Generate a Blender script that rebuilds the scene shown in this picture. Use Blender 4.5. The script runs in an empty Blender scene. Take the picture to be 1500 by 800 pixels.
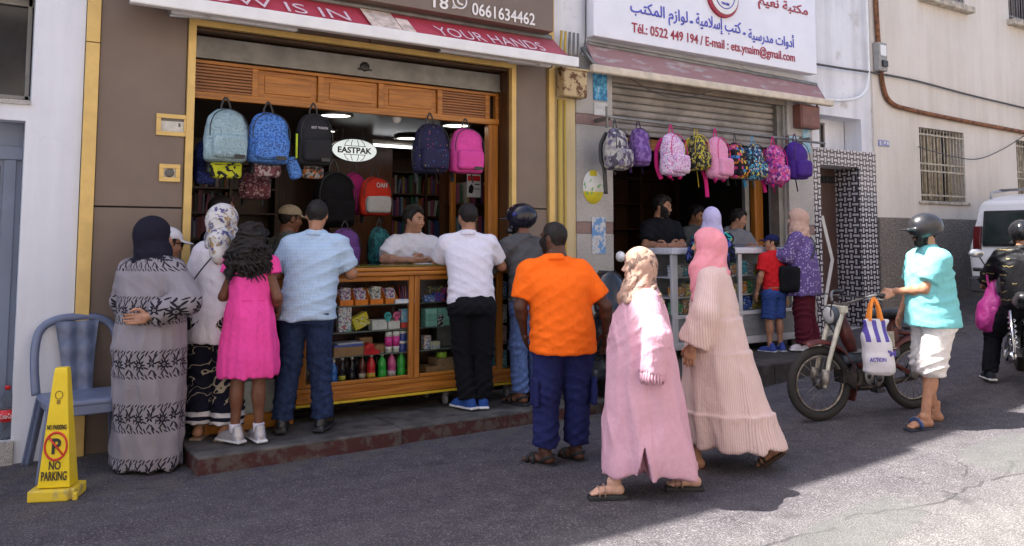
import bpy, bmesh, math, random
import numpy as np
from mathutils import Vector, Matrix, Euler
R = math.radians
random.seed(7)
SC = bpy.context.scene
COL = SC.collection

# ---------------------------------------------------------------- camera, sky, sun, exposure
CAM_Z, FPX, PITCH, YAW, HORIZON = 1.6, 1200.0, R(4.5), R(-33.2), 352.0
_cam = bpy.data.cameras.new('camera')
_cam.sensor_width = 36.0
_cam.lens = FPX / 1500.0 * 36.0
_cam.shift_y = -(400 - (HORIZON - FPX * math.tan(PITCH))) / 1500.0
_cam.clip_start, _cam.clip_end = 0.05, 500
cam = bpy.data.objects.new('camera', _cam)
cam.location = (0, 0, CAM_Z)
cam.rotation_euler = (R(90) + PITCH, 0, YAW)
COL.objects.link(cam)
SC.camera = cam

SUN_DIR = Vector((-0.50, 0.33, 1.0)).normalized()          # towards the sun
W = bpy.data.worlds.new('World'); SC.world = W; W.use_nodes = True
_nt = W.node_tree
_sky = _nt.nodes.new('ShaderNodeTexSky'); _sky.sky_type = 'NISHITA'; _sky.sun_disc = False
_sky.sun_elevation = math.asin(SUN_DIR.z)
_sky.sun_rotation = math.atan2(SUN_DIR.x, SUN_DIR.y)
_sky.air_density = .7; _sky.dust_density = 2.5; _sky.ozone_density = .6
_bg = _nt.nodes['Background']; _bg.inputs['Strength'].default_value = 0.09
_nt.links.new(_sky.outputs[0], _bg.inputs['Color'])
_sun = bpy.data.lights.new('sun', 'SUN'); _sun.energy = 3.45; _sun.angle = R(0.5); _sun.color = (1.0, 0.955, 0.88)
sun = bpy.data.objects.new('sun', _sun); COL.objects.link(sun)
sun.rotation_euler = (-SUN_DIR).to_track_quat('-Z', 'Y').to_euler()
sun.location = (-5, 6, 20)
SC.view_settings.view_transform = 'Standard'
SC.view_settings.look = 'None'
SC.view_settings.exposure = 2.28
SC.view_settings.gamma = 1.0
SC.view_settings.use_curve_mapping = False
SC.cycles.use_denoising = True
SC.cycles.max_bounces = 8
SC.cycles.diffuse_bounces = 5
SC.cycles.caustics_reflective = False
SC.cycles.caustics_refractive = False

# ---------------------------------------------------------------- where a pixel of the 1500x800 photograph lies in the street
def ray(px, py):
    cy = HORIZON - FPX * math.tan(PITCH)
    x = (px - 750) / FPX; y = -(py - cy) / FPX
    f = math.cos(PITCH) - y * math.sin(PITCH); u = math.sin(PITCH) + y * math.cos(PITCH)
    c, s = math.cos(YAW), math.sin(YAW)
    return Vector((x * c - f * s, x * s + f * c, u))
def on_y(px, py, Y):
    r = ray(px, py); return r * (Y / r.y) + Vector((0, 0, CAM_Z))
def ground_z(X):
    a = max(0.0, X - 3.3)
    return .0082 * a * a if X < 9.5 else .0082 * 6.2 ** 2 + .1 * (X - 9.5)

# ---------------------------------------------------------------- objects
def tag(o, label=None, cat=None, group=None, kind=None):
    if label: o['label'] = label
    if cat: o['category'] = cat
    if group: o['group'] = group
    if kind: o['kind'] = kind
    return o
def thing(name, label, cat, loc=(0, 0, 0), rz=0.0, group=None, scale=None):
    o = bpy.data.objects.new(name, None); COL.objects.link(o)
    o.location = loc; o.rotation_euler = (0, 0, rz); o.empty_display_size = .1
    if scale: o.scale = (scale,) * 3
    return tag(o, label, cat, group)
def link(name, me, parent=None, mats=()):
    o = bpy.data.objects.new(name, me); COL.objects.link(o)
    for m in mats: me.materials.append(m)
    if parent is not None: o.parent = parent
    return o
def copy_tree(o, parent=None):
    c = o.copy(); COL.objects.link(c)
    if parent is not None: c.parent = parent
    for ch in list(o.children): copy_tree(ch, c)
    return c
def np_mesh(name, V, F, smooth=True, mat_idx=None):
    me = bpy.data.meshes.new(name)
    V = np.asarray(V, dtype=np.float32)
    if isinstance(F, np.ndarray) and F.ndim == 2:
        n, k = F.shape
        me.vertices.add(len(V)); me.vertices.foreach_set('co', V.ravel())
        me.loops.add(n * k); me.loops.foreach_set('vertex_index', F.astype(np.int32).ravel())
        me.polygons.add(n)
        me.polygons.foreach_set('loop_start', np.arange(0, n * k, k, dtype=np.int32))
        me.update(calc_edges=True)
    else:
        me.from_pydata([tuple(map(float, v)) for v in V], [], [tuple(f) for f in F])
    me.polygons.foreach_set('use_smooth', np.full(len(me.polygons), bool(smooth)))
    if mat_idx is not None: me.polygons.foreach_set('material_index', np.asarray(mat_idx, dtype=np.int32))
    me.update()
    return me

class MB:
    """collects boxes, prisms, tubes and lathes into ONE mesh"""
    def __init__(s): s.V = []; s.F = []; s.M = []; s.S = []; s.m = 0
    def add(s, V, F, smooth=False):
        b = len(s.V); s.V += [tuple(v) for v in V]
        for f in F: s.F.append(tuple(i + b for i in f)); s.M.append(s.m); s.S.append(smooth)
        return s
    def box(s, x0, x1, y0, y1, z0, z1, mtx=None):
        V = [Vector((x, y, z)) for z in (z0, z1) for y in (y0, y1) for x in (x0, x1)]
        if mtx is not None: V = [mtx @ v for v in V]
        return s.add(V, [(0, 2, 3, 1), (4, 5, 7, 6), (0, 1, 5, 4), (2, 6, 7, 3), (0, 4, 6, 2), (1, 3, 7, 5)])
    def quad(s, a, b, c, d): return s.add([a, b, c, d], [(0, 1, 2, 3)])
    def poly_extrude(s, pts, y0, y1, axis='y'):
        n = len(pts); mk = {'y': lambda p, t: (p[0], t, p[1]), 'x': lambda p, t: (t, p[0], p[1]), 'z': lambda p, t: (p[0], p[1], t)}[axis]
        V = [mk(p, y0) for p in pts] + [mk(p, y1) for p in pts]
        F = [tuple(range(n)), tuple(range(2 * n - 1, n - 1, -1))] + [(i, i + n, (i + 1) % n + n, (i + 1) % n) for i in range(n)]
        return s.add(V, F)
    def tube(s, path, r, n=8, caps=True, closed=False, flat=1.0):
        P = [Vector(p) for p in path]; k = len(P)
        rr = r if isinstance(r, (list, tuple)) else [r] * k
        V = []; up = None
        for i, p in enumerate(P):
            a = P[(i - 1) % k] if (closed or i > 0) else P[i]
            b = P[(i + 1) % k] if (closed or i < k - 1) else P[i]
            t = (b - a).normalized()
            if up is None: up = Vector((0, 0, 1)) if abs(t.z) < .9 else Vector((1, 0, 0))
            u = (up - t * up.dot(t))
            u = u.normalized() if u.length > 1e-6 else t.orthogonal().normalized()
            w = t.cross(u); up = u
            for j in range(n):
                a2 = 2 * math.pi * j / n
                V.append(p + (u * math.cos(a2) + w * math.sin(a2) * flat) * rr[i])
        F = []
        for i in range(k if closed else k - 1):
            for j in range(n):
                A = i * n; B = ((i + 1) % k) * n
                F.append((A + j, A + (j + 1) % n, B + (j + 1) % n, B + j))
        if caps and not closed: F += [tuple(range(n - 1, -1, -1)), tuple(range((k - 1) * n, k * n))]
        return s.add(V, F, True)
    def lathe(s, prof, n=16, c=(0, 0, 0), mtx=None):
        V = []; F = []; k = len(prof)
        for r, z in prof:
            for j in range(n):
                a = 2 * math.pi * j / n
                v = Vector((c[0] + r * math.cos(a), c[1] + r * math.sin(a), c[2] + z))
                V.append(mtx @ v if mtx is not None else v)
        for i in range(k - 1):
            for j in range(n): F.append((i * n + j, i * n + (j + 1) % n, (i + 1) * n + (j + 1) % n, (i + 1) * n + j))
        F += [tuple(range(n - 1, -1, -1)), tuple(range((k - 1) * n, k * n))]
        return s.add(V, F, True)
    def wall(s, x0, x1, z0, z1, y0, y1, holes=()):
        xs = sorted({x0, x1, *[h[0] for h in holes], *[h[1] for h in holes]}); xs = [x for x in xs if x0 <= x <= x1]
        zs = sorted({z0, z1, *[h[2] for h in holes], *[h[3] for h in holes]}); zs = [z for z in zs if z0 <= z <= z1]
        nx, nz = len(xs) - 1, len(zs) - 1
        solid = [[not any(h[0] <= (xs[i] + xs[i + 1]) / 2 <= h[1] and h[2] <= (zs[j] + zs[j + 1]) / 2 <= h[3] for h in holes) for j in range(nz)] for i in range(nx)]
        g = lambda i, j: 0 <= i < nx and 0 <= j < nz and solid[i][j]
        for i in range(nx):
            for j in range(nz):
                if not solid[i][j]: continue
                a, b, c, d = xs[i], xs[i + 1], zs[j], zs[j + 1]
                s.quad((a, y0, c), (b, y0, c), (b, y0, d), (a, y0, d)); s.quad((b, y1, c), (a, y1, c), (a, y1, d), (b, y1, d))
                if not g(i - 1, j): s.quad((a, y1, c), (a, y0, c), (a, y0, d), (a, y1, d))
                if not g(i + 1, j): s.quad((b, y0, c), (b, y1, c), (b, y1, d), (b, y0, d))
                if not g(i, j - 1): s.quad((a, y1, c), (b, y1, c), (b, y0, c), (a, y0, c))
                if not g(i, j + 1): s.quad((a, y0, d), (b, y0, d), (b, y1, d), (a, y1, d))
        return s
    def build(s, name, mats, parent=None, bevel=0.0, seg=2, smooth=None, weld=False):
        me = bpy.data.meshes.new(name); me.from_pydata(s.V, [], s.F)
        if not isinstance(mats, (list, tuple)): mats = [mats]
        for m in mats: me.materials.append(m)
        me.polygons.foreach_set('material_index', np.array(s.M, dtype=np.int32))
        me.polygons.foreach_set('use_smooth', np.array(s.S if smooth is None else [smooth] * len(s.F)))
        if weld:
            bm = bmesh.new(); bm.from_mesh(me); bmesh.ops.remove_doubles(bm, verts=bm.verts, dist=1e-5); bm.to_mesh(me); bm.free()
        me.update()
        o = bpy.data.objects.new(name, me); COL.objects.link(o)
        if parent is not None: o.parent = parent
        if bevel:
            b = o.modifiers.new('bevel', 'BEVEL'); b.width = bevel; b.segments = seg; b.limit_method = 'ANGLE'; b.angle_limit = R(40)
        return o
def arc(c, r, a0, a1, n, plane='xz'):
    out = []
    for i in range(n + 1):
        a = R(a0 + (a1 - a0) * i / n); u, v = r * math.cos(a), r * math.sin(a)
        out.append({'xz': (c[0] + u, c[1], c[2] + v), 'yz': (c[0], c[1] + u, c[2] + v), 'xy': (c[0] + u, c[1] + v, c[2])}[plane])
    return out
def spline(pts, n=8):
    P = [Vector(p) for p in pts]; out = []
    for i in range(len(P) - 1):
        p0 = P[max(i - 1, 0)]; p1 = P[i]; p2 = P[i + 1]; p3 = P[min(i + 2, len(P) - 1)]
        for j in range(n):
            t = j / n
            out.append(.5 * ((2 * p1) + (p2 - p0) * t + (2 * p0 - 5 * p1 + 4 * p2 - p3) * t * t + (3 * p1 - p0 - 3 * p2 + p3) * t ** 3))
    return out + [P[-1]]

# ---------------------------------------------------------------- procedural materials: a tiny expression language over shader nodes
def srgb(h):
    if not isinstance(h, str): return tuple(h)[:3]
    v = [int(h[i:i + 2], 16) / 255 for i in (1, 3, 5)]
    return tuple(c / 12.92 if c <= .04045 else ((c + .055) / 1.055) ** 2.4 for c in v)
class E:
    def __init__(s, t, k): s.t = t; s.k = k
    def _m(s, op, *a):
        n = s.t.nodes.new('ShaderNodeMath'); n.operation = op
        for i, x in enumerate((s,) + a):
            if isinstance(x, E): s.t.links.new(x.k, n.inputs[i])
            else: n.inputs[i].default_value = float(x)
        return E(s.t, n.outputs[0])
    def __add__(s, o): return s._m('ADD', o)
    def __radd__(s, o): return s._m('ADD', o)
    def __sub__(s, o): return s._m('SUBTRACT', o)
    def __rsub__(s, o): return (s * -1) + o
    def __mul__(s, o): return s._m('MULTIPLY', o)
    def __rmul__(s, o): return s._m('MULTIPLY', o)
    def __truediv__(s, o): return s._m('DIVIDE', o)
    def lt(s, o): return s._m('LESS_THAN', o)
    def gt(s, o): return s._m('GREATER_THAN', o)
    def fract(s): return s._m('FRACT')
    def floor(s): return s._m('FLOOR')
    def abs(s): return s._m('ABSOLUTE')
    def sin(s): return s._m('SINE')
    def cos(s): return s._m('COSINE')
    def mod(s, o): return s._m('FLOORED_MODULO', o)
    def min(s, o): return s._m('MINIMUM', o)
    def max(s, o): return s._m('MAXIMUM', o)
    def atan2(s, o): return s._m('ARCTAN2', o)
    def sqrt(s): return s._m('SQRT')
    def pow(s, o): return s._m('POWER', o)
    def smooth(s, a, b):
        n = s.t.nodes.new('ShaderNodeMapRange'); n.interpolation_type = 'SMOOTHSTEP'
        s.t.links.new(s.k, n.inputs[0]); n.inputs[1].default_value = a; n.inputs[2].default_value = b
        return E(s.t, n.outputs[0])
class Mat:
    def __init__(s, name, rough=.8, metallic=0.0, spec=.5):
        s.m = bpy.data.materials.new(name); s.m.use_nodes = True; s.t = s.m.node_tree
        s.b = s.t.nodes['Principled BSDF']
        s.b.inputs['Roughness'].default_value = rough; s.b.inputs['Metallic'].default_value = metallic
        s.b.inputs['Specular IOR Level'].default_value = spec
        s.tc = s.t.nodes.new('ShaderNodeTexCoord')
        sp = s.t.nodes.new('ShaderNodeSeparateXYZ'); s.t.links.new(s.tc.outputs['Object'], sp.inputs[0])
        s.x, s.y, s.z = [E(s.t, sp.outputs[i]) for i in range(3)]
        s.obj = s.tc.outputs['Object']
    def vec(s, x=0.0, y=0.0, z=0.0):
        n = s.t.nodes.new('ShaderNodeCombineXYZ')
        for i, v in enumerate((x, y, z)):
            if isinstance(v, E): s.t.links.new(v.k, n.inputs[i])
            else: n.inputs[i].default_value = v
        return n.outputs[0]
    def noise(s, scale, detail=3, rough=.55, vec=None, dist=0.0):
        n = s.t.nodes.new('ShaderNodeTexNoise'); n.inputs['Scale'].default_value = scale; n.inputs['Detail'].default_value = detail
        n.inputs['Roughness'].default_value = rough; n.inputs['Distortion'].default_value = dist
        s.t.links.new(vec if vec is not None else s.obj, n.inputs['Vector']); return E(s.t, n.outputs[0])
    def voro(s, scale, vec=None, feature='F1', rnd=1.0, dims='3D'):
        n = s.t.nodes.new('ShaderNodeTexVoronoi'); n.feature = feature; n.voronoi_dimensions = dims
        n.inputs['Scale'].default_value = scale; n.inputs['Randomness'].default_value = rnd
        s.t.links.new(vec if vec is not None else s.obj, n.inputs['Vector'])
        return E(s.t, n.outputs['Distance']), n
    def mix(s, f, a, b):
        n = s.t.nodes.new('ShaderNodeMix'); n.data_type = 'RGBA'
        for v, k in ((f, 0), (a, 6), (b, 7)):
            if isinstance(v, E): s.t.links.new(v.k, n.inputs[k])
            elif k == 0: n.inputs[0].default_value = v
            elif hasattr(v, 'is_output'): s.t.links.new(v, n.inputs[k])
            else: n.inputs[k].default_value = (*srgb(v), 1)
        return n.outputs[2]
    def ramp(s, f, stops, interp='LINEAR'):
        n = s.t.nodes.new('ShaderNodeValToRGB'); n.color_ramp.interpolation = interp
        e = n.color_ramp.elements
        while len(e) < len(stops): e.new(.5)
        for i, (p, c) in enumerate(stops): e[i].position = p; e[i].color = (*srgb(c), 1)
        s.t.links.new(f.k if isinstance(f, E) else f, n.inputs[0]); return n.outputs[0]
    def color(s, c):
        if hasattr(c, 'is_output'): s.t.links.new(c, s.b.inputs['Base Color'])
        else: s.b.inputs['Base Color'].default_value = (*srgb(c), 1)
        return s
    def rough(s, e):
        s.t.links.new(e.k, s.b.inputs['Roughness']); return s
    def bump(s, e, dist=.002, strength=1.0):
        n = s.t.nodes.new('ShaderNodeBump'); n.inputs['Strength'].default_value = strength; n.inputs['Distance'].default_value = dist
        s.t.links.new(e.k, n.inputs['Height']); s.t.links.new(n.outputs[0], s.b.inputs['Normal']); return s
def hsv_shift(c, k): return tuple(max(0, min(1, x * k)) for x in srgb(c))
_MC = {}
def plain(name, c, rough=.6, metallic=0, var=.12, scale=18, bump=.0, bscale=200, spec=.5):
    """one real colour with a little wear and grain"""
    key = (name, str(c), rough, metallic, var, scale, bump, bscale)
    if key in _MC: return _MC[key]
    m = Mat(name, rough, metallic, spec)
    n = m.noise(scale, 4)
    m.color(m.mix(n.smooth(.3, .7), hsv_shift(c, 1 - var), hsv_shift(c, 1 + var)))
    if bump: m.bump(m.noise(bscale, 2), bump)
    _MC[key] = m.m; return m.m
def wrinkles(m, s=8.0):
    a = (m.noise(s, 2, .4, m.vec(m.x, m.y, m.z * .45), .5) - .5).abs(); b = (m.noise(s * 2.3, 2, .5, m.vec(m.x + 3.1, m.y, m.z * .6), .6) - .5).abs()
    return (a * 7).min(1.0) * .8 + (b * 7).min(1.0) * .4 + m.noise(30, 2) * .2
def cloth(name, c, rough=.9, var=.06, weave=700, fold=.004):
    key = ('cloth', name, str(c)); 
    if key in _MC: return _MC[key]
    m = Mat(name, rough, 0, .12)
    m.color(m.mix(m.noise(30, 4).smooth(.3, .7), hsv_shift(c, 1 - var), hsv_shift(c, 1 + var)))
    m.bump(wrinkles(m) + m.noise(weave, 1) * .05, fold * .8)
    _MC[key] = m.m; return m.m
def wood(name, c1, c2, axis='x', rough=.35, scale=1.0):
    m = Mat(name, rough)
    k = {'x': (1.2, 26, 26), 'z': (26, 26, 1.2), 'y': (26, 1.2, 26)}[axis]
    v = m.vec(m.x * k[0] * scale, m.y * k[1] * scale, m.z * k[2] * scale)
    g = m.noise(1.6, 6, .6, v, .6)
    m.color(m.mix(g.smooth(.3, .7), c1, c2)); m.bump(g, .0008)
    return m.m
def emit(name, c, s):
    m = Mat(name); m.color(c); m.b.inputs['Emission Color'].default_value = (*srgb(c), 1); m.b.inputs['Emission Strength'].default_value = s
    return m.m
def glass(name, c=(.9, .95, .93), rough=.02, alpha=.12):
    m = bpy.data.materials.new(name); m.use_nodes = True; t = m.node_tree
    o = t.nodes['Material Output']; t.nodes.remove(t.nodes['Principled BSDF'])
    tr = t.nodes.new('ShaderNodeBsdfTransparent'); tr.inputs[0].default_value = (*c, 1)
    gl = t.nodes.new('ShaderNodeBsdfGlossy'); gl.inputs['Roughness'].default_value = rough
    fr = t.nodes.new('ShaderNodeFresnel'); fr.inputs[0].default_value = 1.5
    mx = t.nodes.new('ShaderNodeMixShader')
    ml = t.nodes.new('ShaderNodeMath'); ml.operation = 'MULTIPLY'; ml.inputs[1].default_value = .55; t.links.new(fr.outputs[0], ml.inputs[0])
    t.links.new(ml.outputs[0], mx.inputs[0]); t.links.new(tr.outputs[0], mx.inputs[1]); t.links.new(gl.outputs[0], mx.inputs[2])
    t.links.new(mx.outputs[0], o.inputs[0]); return m

# ---------------------------------------------------------------- lettering
_FORMS = {'ا': 0xFE8D, 'أ': 0xFE83, 'إ': 0xFE87, 'ب': 0xFE8F, 'ت': 0xFE95, 'ة': 0xFE93, 'د': 0xFEA9, 'ر': 0xFEAD, 'ز': 0xFEAF, 'س': 0xFEB1,
          'ع': 0xFEC9, 'ك': 0xFED9, 'ل': 0xFEDD, 'م': 0xFEE1, 'ن': 0xFEE5, 'و': 0xFEED, 'ي': 0xFEF1, 'ـ': None}
def arabic(s):
    s = s.replace('لا', '\u0001'); out = []
    right_only = 'اأإدرزوة\u0001'
    for i, ch in enumerate(s):
        if ch != '\u0001' and _FORMS.get(ch) is None: out.append(ch); continue
        ok = lambda c: c == '\u0001' or _FORMS.get(c) is not None
        prev = i > 0 and ok(s[i - 1]) and s[i - 1] not in right_only
        nxt = i + 1 < len(s) and ok(s[i + 1]) and ch not in right_only
        b = 0xFEFB if ch == '\u0001' else _FORMS[ch]
        out.append(chr(b + (3 if prev and nxt else 2 if nxt else 1 if prev else 0)))
    return ''.join(reversed(out))
def text_mesh(s, depth=.002, bold=0.0, spacing=1.0):
    cu = bpy.data.curves.new('lettering', 'FONT'); cu.body = s; cu.extrude = depth; cu.offset = bold; cu.size = 1.0
    cu.space_character = spacing; cu.resolution_u = 3
    o = bpy.data.objects.new('lettering', cu); COL.objects.link(o)
    bpy.context.view_layer.update()
    dg = bpy.context.evaluated_depsgraph_get(); me = bpy.data.meshes.new_from_object(o.evaluated_get(dg))
    bpy.data.objects.remove(o); bpy.data.curves.remove(cu)
    me.materials.clear()
    return me
def lettering(s, mat, parent, x0, x1, zc, h, y, bold=.0, depth=.002, name='lettering', mtx=None, fit=True):
    """text facing -Y, stretched to span x0..x1 with cap height about h"""
    me = text_mesh(s, depth, bold)
    V = np.empty(len(me.vertices) * 3, dtype=np.float32); me.vertices.foreach_get('co', V); V = V.reshape(-1, 3)
    mn, mx = V.min(0), V.max(0)
    sx = (x1 - x0) / (mx[0] - mn[0]); sz = h / (mx[1] - mn[1])
    W_ = np.stack([x0 + (V[:, 0] - mn[0]) * sx, y - (V[:, 2] - mn[2]), zc - h / 2 + (V[:, 1] - mn[1]) * sz], 1)
    me.vertices.foreach_set('co', W_.astype(np.float32).ravel()); me.update()
    o = link(name, me, parent, [mat])
    if mtx is not None: me.transform(mtx)
    return o

# ---------------------------------------------------------------- solids from distance fields (bodies, cloth, bags)
def smin(a, b, k):
    h = np.clip(.5 + .5 * (b - a) / k, 0, 1); return b + (a - b) * h - k * h * (1 - h)
def smax(a, b, k): return -smin(-a, -b, k)
def cap(P, a, b, ra, rb=None, sc=(1, 1, 1)):
    rb = ra if rb is None else rb
    X, Y, Z = P; a = np.array(a, float); b = np.array(b, float); sc = np.array(sc, float)
    px, py, pz = (X - a[0]) * sc[0], (Y - a[1]) * sc[1], (Z - a[2]) * sc[2]
    d = (b - a) * sc; L = max(float(d @ d), 1e-9)
    h = np.clip((px * d[0] + py * d[1] + pz * d[2]) / L, 0, 1)
    return np.sqrt((px - d[0] * h) ** 2 + (py - d[1] * h) ** 2 + (pz - d[2] * h) ** 2) - (ra + (rb - ra) * h)
def ell(P, c, r):
    X, Y, Z = P
    x, y, z = X - c[0], Y - c[1], Z - c[2]
    k0 = np.sqrt((x / r[0]) ** 2 + (y / r[1]) ** 2 + (z / r[2]) ** 2)
    k1 = np.sqrt((x / r[0] ** 2) ** 2 + (y / r[1] ** 2) ** 2 + (z / r[2] ** 2) ** 2) + 1e-6
    return k0 * (k0 - 1) / k1
def rbox(P, c, h, r):
    X, Y, Z = P
    qx, qy, qz = np.abs(X - c[0]) - h[0] + r, np.abs(Y - c[1]) - h[1] + r, np.abs(Z - c[2]) - h[2] + r
    return np.sqrt(np.maximum(qx, 0) ** 2 + np.maximum(qy, 0) ** 2 + np.maximum(qz, 0) ** 2) + np.minimum(np.maximum(qx, np.maximum(qy, qz)), 0) - r
def loft(P, rings, capk=.03, pw=2.0):
    """rings: (z, cx, cy, wx, wy) from low to high"""
    X, Y, Z = P; r = np.array(rings, float); zz = Z.ravel()
    f = lambda i: np.interp(zz, r[:, 0], r[:, i]).reshape(Z.shape)
    cx, cy, wx, wy = f(1), f(2), f(3), f(4)
    if pw == 2.0: q = np.sqrt(((X - cx) / wx) ** 2 + ((Y - cy) / wy) ** 2)
    else: q = (np.abs((X - cx) / wx) ** pw + np.abs((Y - cy) / wy) ** pw) ** (1 / pw)
    d = (q - 1) * np.minimum(wx, wy)
    e = np.maximum(Z - r[-1, 0], r[0, 0] - Z)
    return smax(d, e, capk)
def wob(P, seed, freq, amp, n=5, stretch=(1, 1, 1)):
    rs = np.random.RandomState(seed); X, Y, Z = P; out = 0
    for i in range(n):
        v = rs.normal(size=3); v /= np.linalg.norm(v); f = freq * rs.uniform(.6, 1.7)
        out = out + np.sin((X * v[0] * stretch[0] + Y * v[1] * stretch[1] + Z * v[2] * stretch[2]) * f + rs.uniform(0, 6.28))
    return out * amp / math.sqrt(n)
def ridge(P, seed, freq, d, warp=1.3):
    """sharp-crested folds running across direction d, broken up so that no two are alike"""
    X, Y, Z = P; n = math.sqrt(sum(v * v for v in d)); d = [v / n for v in d]
    q = (X * d[0] + Y * d[1] + Z * d[2]) * freq + wob(P, seed, freq * .22, warp, 4)
    m = np.clip(.5 + wob(P, seed + 1, freq * .16, .55, 4), 0, 1)
    return ((1 - np.abs(np.sin(q))) ** 1.6) * m
def nets(fn, lo, hi, res):
    lo = np.array(lo, float); hi = np.array(hi, float); n = np.maximum(np.ceil((hi - lo) / res).astype(int) + 1, 4)
    ax = [(lo[i] + res * np.arange(n[i])).astype(np.float32) for i in range(3)]
    P = (ax[0][:, None, None], ax[1][None, :, None], ax[2][None, None, :])
    D = np.broadcast_to(fn(P), tuple(n)).astype(np.float32).copy()
    for a in range(3):                                        # close the solid at the edge of the box
        sl = [slice(None)] * 3; sl[a] = 0; D[tuple(sl)] = np.maximum(D[tuple(sl)], res * .5)
        sl[a] = -1; D[tuple(sl)] = np.maximum(D[tuple(sl)], res * .5)
    S = D < 0; cn = tuple(n - 1)
    acc = np.zeros(cn + (3,), np.float32); cnt = np.zeros(cn, np.float32)
    faces_src = []
    for a in range(3):
        s0 = [slice(None)] * 3; s1 = [slice(None)] * 3; s0[a] = slice(0, -1); s1[a] = slice(1, None)
        A, B = D[tuple(s0)], D[tuple(s1)]; M = S[tuple(s0)] != S[tuple(s1)]
        idx = np.argwhere(M)
        if not len(idx): continue
        dA = A[M]; dB = B[M]; t = dA / (dA - dB)
        pos = idx.astype(np.float32).copy(); pos[:, a] += t
        o1, o2 = [b for b in range(3) if b != a]
        for e1 in (0, -1):
            for e2 in (0, -1):
                c = idx.copy(); c[:, o1] += e1; c[:, o2] += e2
                ok = (c[:, o1] >= 0) & (c[:, o2] >= 0) & (c[:, o1] < cn[o1]) & (c[:, o2] < cn[o2])
                cc = c[ok]; np.add.at(acc, (cc[:, 0], cc[:, 1], cc[:, 2]), pos[ok]); np.add.at(cnt, (cc[:, 0], cc[:, 1], cc[:, 2]), 1)
        faces_src.append((a, o1, o2, idx, S[tuple(s0)][M]))
    act = np.argwhere(cnt > 0)
    ids = np.full(cn, -1, np.int64); ids[act[:, 0], act[:, 1], act[:, 2]] = np.arange(len(act))
    V = acc[act[:, 0], act[:, 1], act[:, 2]] / cnt[act[:, 0], act[:, 1], act[:, 2]][:, None] * res + lo
    Fs = []
    for a, o1, o2, idx, ins in faces_src:
        ok = (idx[:, o1] > 0) & (idx[:, o2] > 0) & (idx[:, o1] < cn[o1]) & (idx[:, o2] < cn[o2])
        I = idx[ok]; s = ins[ok]
        def at(e1, e2):
            c = I.copy(); c[:, o1] += e1; c[:, o2] += e2
            return ids[c[:, 0], c[:, 1], c[:, 2]]
        q = np.stack([at(-1, -1), at(0, -1), at(0, 0), at(-1, 0)], 1)
        flip = s if a != 1 else ~s
        q[~flip] = q[~flip][:, ::-1]
        Fs.append(q)
    return V.astype(np.float32), np.concatenate(Fs)
def solid(name, fn, lo, hi, res, mat, parent=None, join=(), post=None):
    V, F = nets(fn, lo, hi, res)
    if post is not None: V = post(V)
    for v2, f2 in join: F = np.concatenate([F, f2 + len(V)]); V = np.concatenate([V, v2])
    return link(name, np_mesh(name, V, F), parent, [mat] if not isinstance(mat, (list, tuple)) else mat)

# ================================================================ materials of the street
def make_asphalt():
    m = Mat('asphalt', .9, 0, .3)
    fine, vn = m.voro(105.0)
    grain = m.noise(190, 2); big = m.noise(.9, 5, .6); mid = m.noise(7, 4)
    # worn paler, dusty lane further out in the street; darker near the kerb
    lane = (m.y + big * 1.6).smooth(4.9, 2.6)
    g = (grain * .75 + fine * .9 + mid * .45 - .42)
    dark = m.ramp(g, [(.25, (.027, .023, .030)), (.75, (.082, .073, .085)), (1.0, (.18, .168, .18))])
    pale = m.ramp(g, [(.2, (.066, .061, .063)), (.55, (.138, .129, .128)), (.95, (.235, .222, .216))])
    col = m.mix(lane, dark, pale)
    # long tar seam running along the street, slightly crooked
    wav = m.noise(1.3, 3, .5, m.vec(m.x, 0.0, 0.0)) * .5
    seam = (m.y - 3.0 + m.x * .07 - wav).abs().lt(.012) * m.noise(3, 3).gt(.42)
    col = m.mix(seam * .55, col, (.02, .02, .022))
    st = m.noise(2.3, 5, .65).smooth(.60, .72)
    col = m.mix(st * .45, col, (.025, .024, .028))
    # fine cracks, tyre-polished streaks along the street and a dusty gutter below the kerb
    cv = m.vec(m.x + mid * .35, m.y + big * .5, 0.0); ce, _ = m.voro(.75, cv, 'DISTANCE_TO_EDGE')
    crack = ce.lt(.0045) * m.noise(1.1, 2, .5, m.vec(m.x + 5.0, m.y, 0.0)).gt(.54)
    col = m.mix(crack * .45, col, (.014, .013, .015))
    streak = m.noise(1.0, 4, .6, m.vec(m.x * .35, m.y * 3.2, 0.0)).smooth(.45, .70)
    col = m.mix(streak * .30, col, (.13, .125, .125))
    gut = (m.y + mid * .25).smooth(5.55, 5.95) * m.noise(5, 4).smooth(.42, .6)
    col = m.mix(gut * .55, col, (.11, .10, .085))
    fleck = m.voro(6.0)[0].lt(.035)
    col = m.mix(fleck * .6, col, (.42, .4, .36))
    # two worn cement repairs in the lane
    for (cx, cy, rx, ry, sl) in ((6.35, 3.1, .55, .27, .10), (4.15, 2.85, .75, .22, .18), (2.4, 1.7, .6, .3, .1)):
        ex = (m.x - cx) * (1 / rx); ey = (m.y - cy - (m.x - cx) * sl) * (1 / ry); q = (ex.abs().pow(3.0) + ey.abs().pow(3.0)) + mid * 1.1 - .55
        col = m.mix(q.smooth(1.1, .6) * .5, col, (.105, .11, .105))
    m.color(col); m.bump(grain * .6 + fine, .006)
    return m.m
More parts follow.
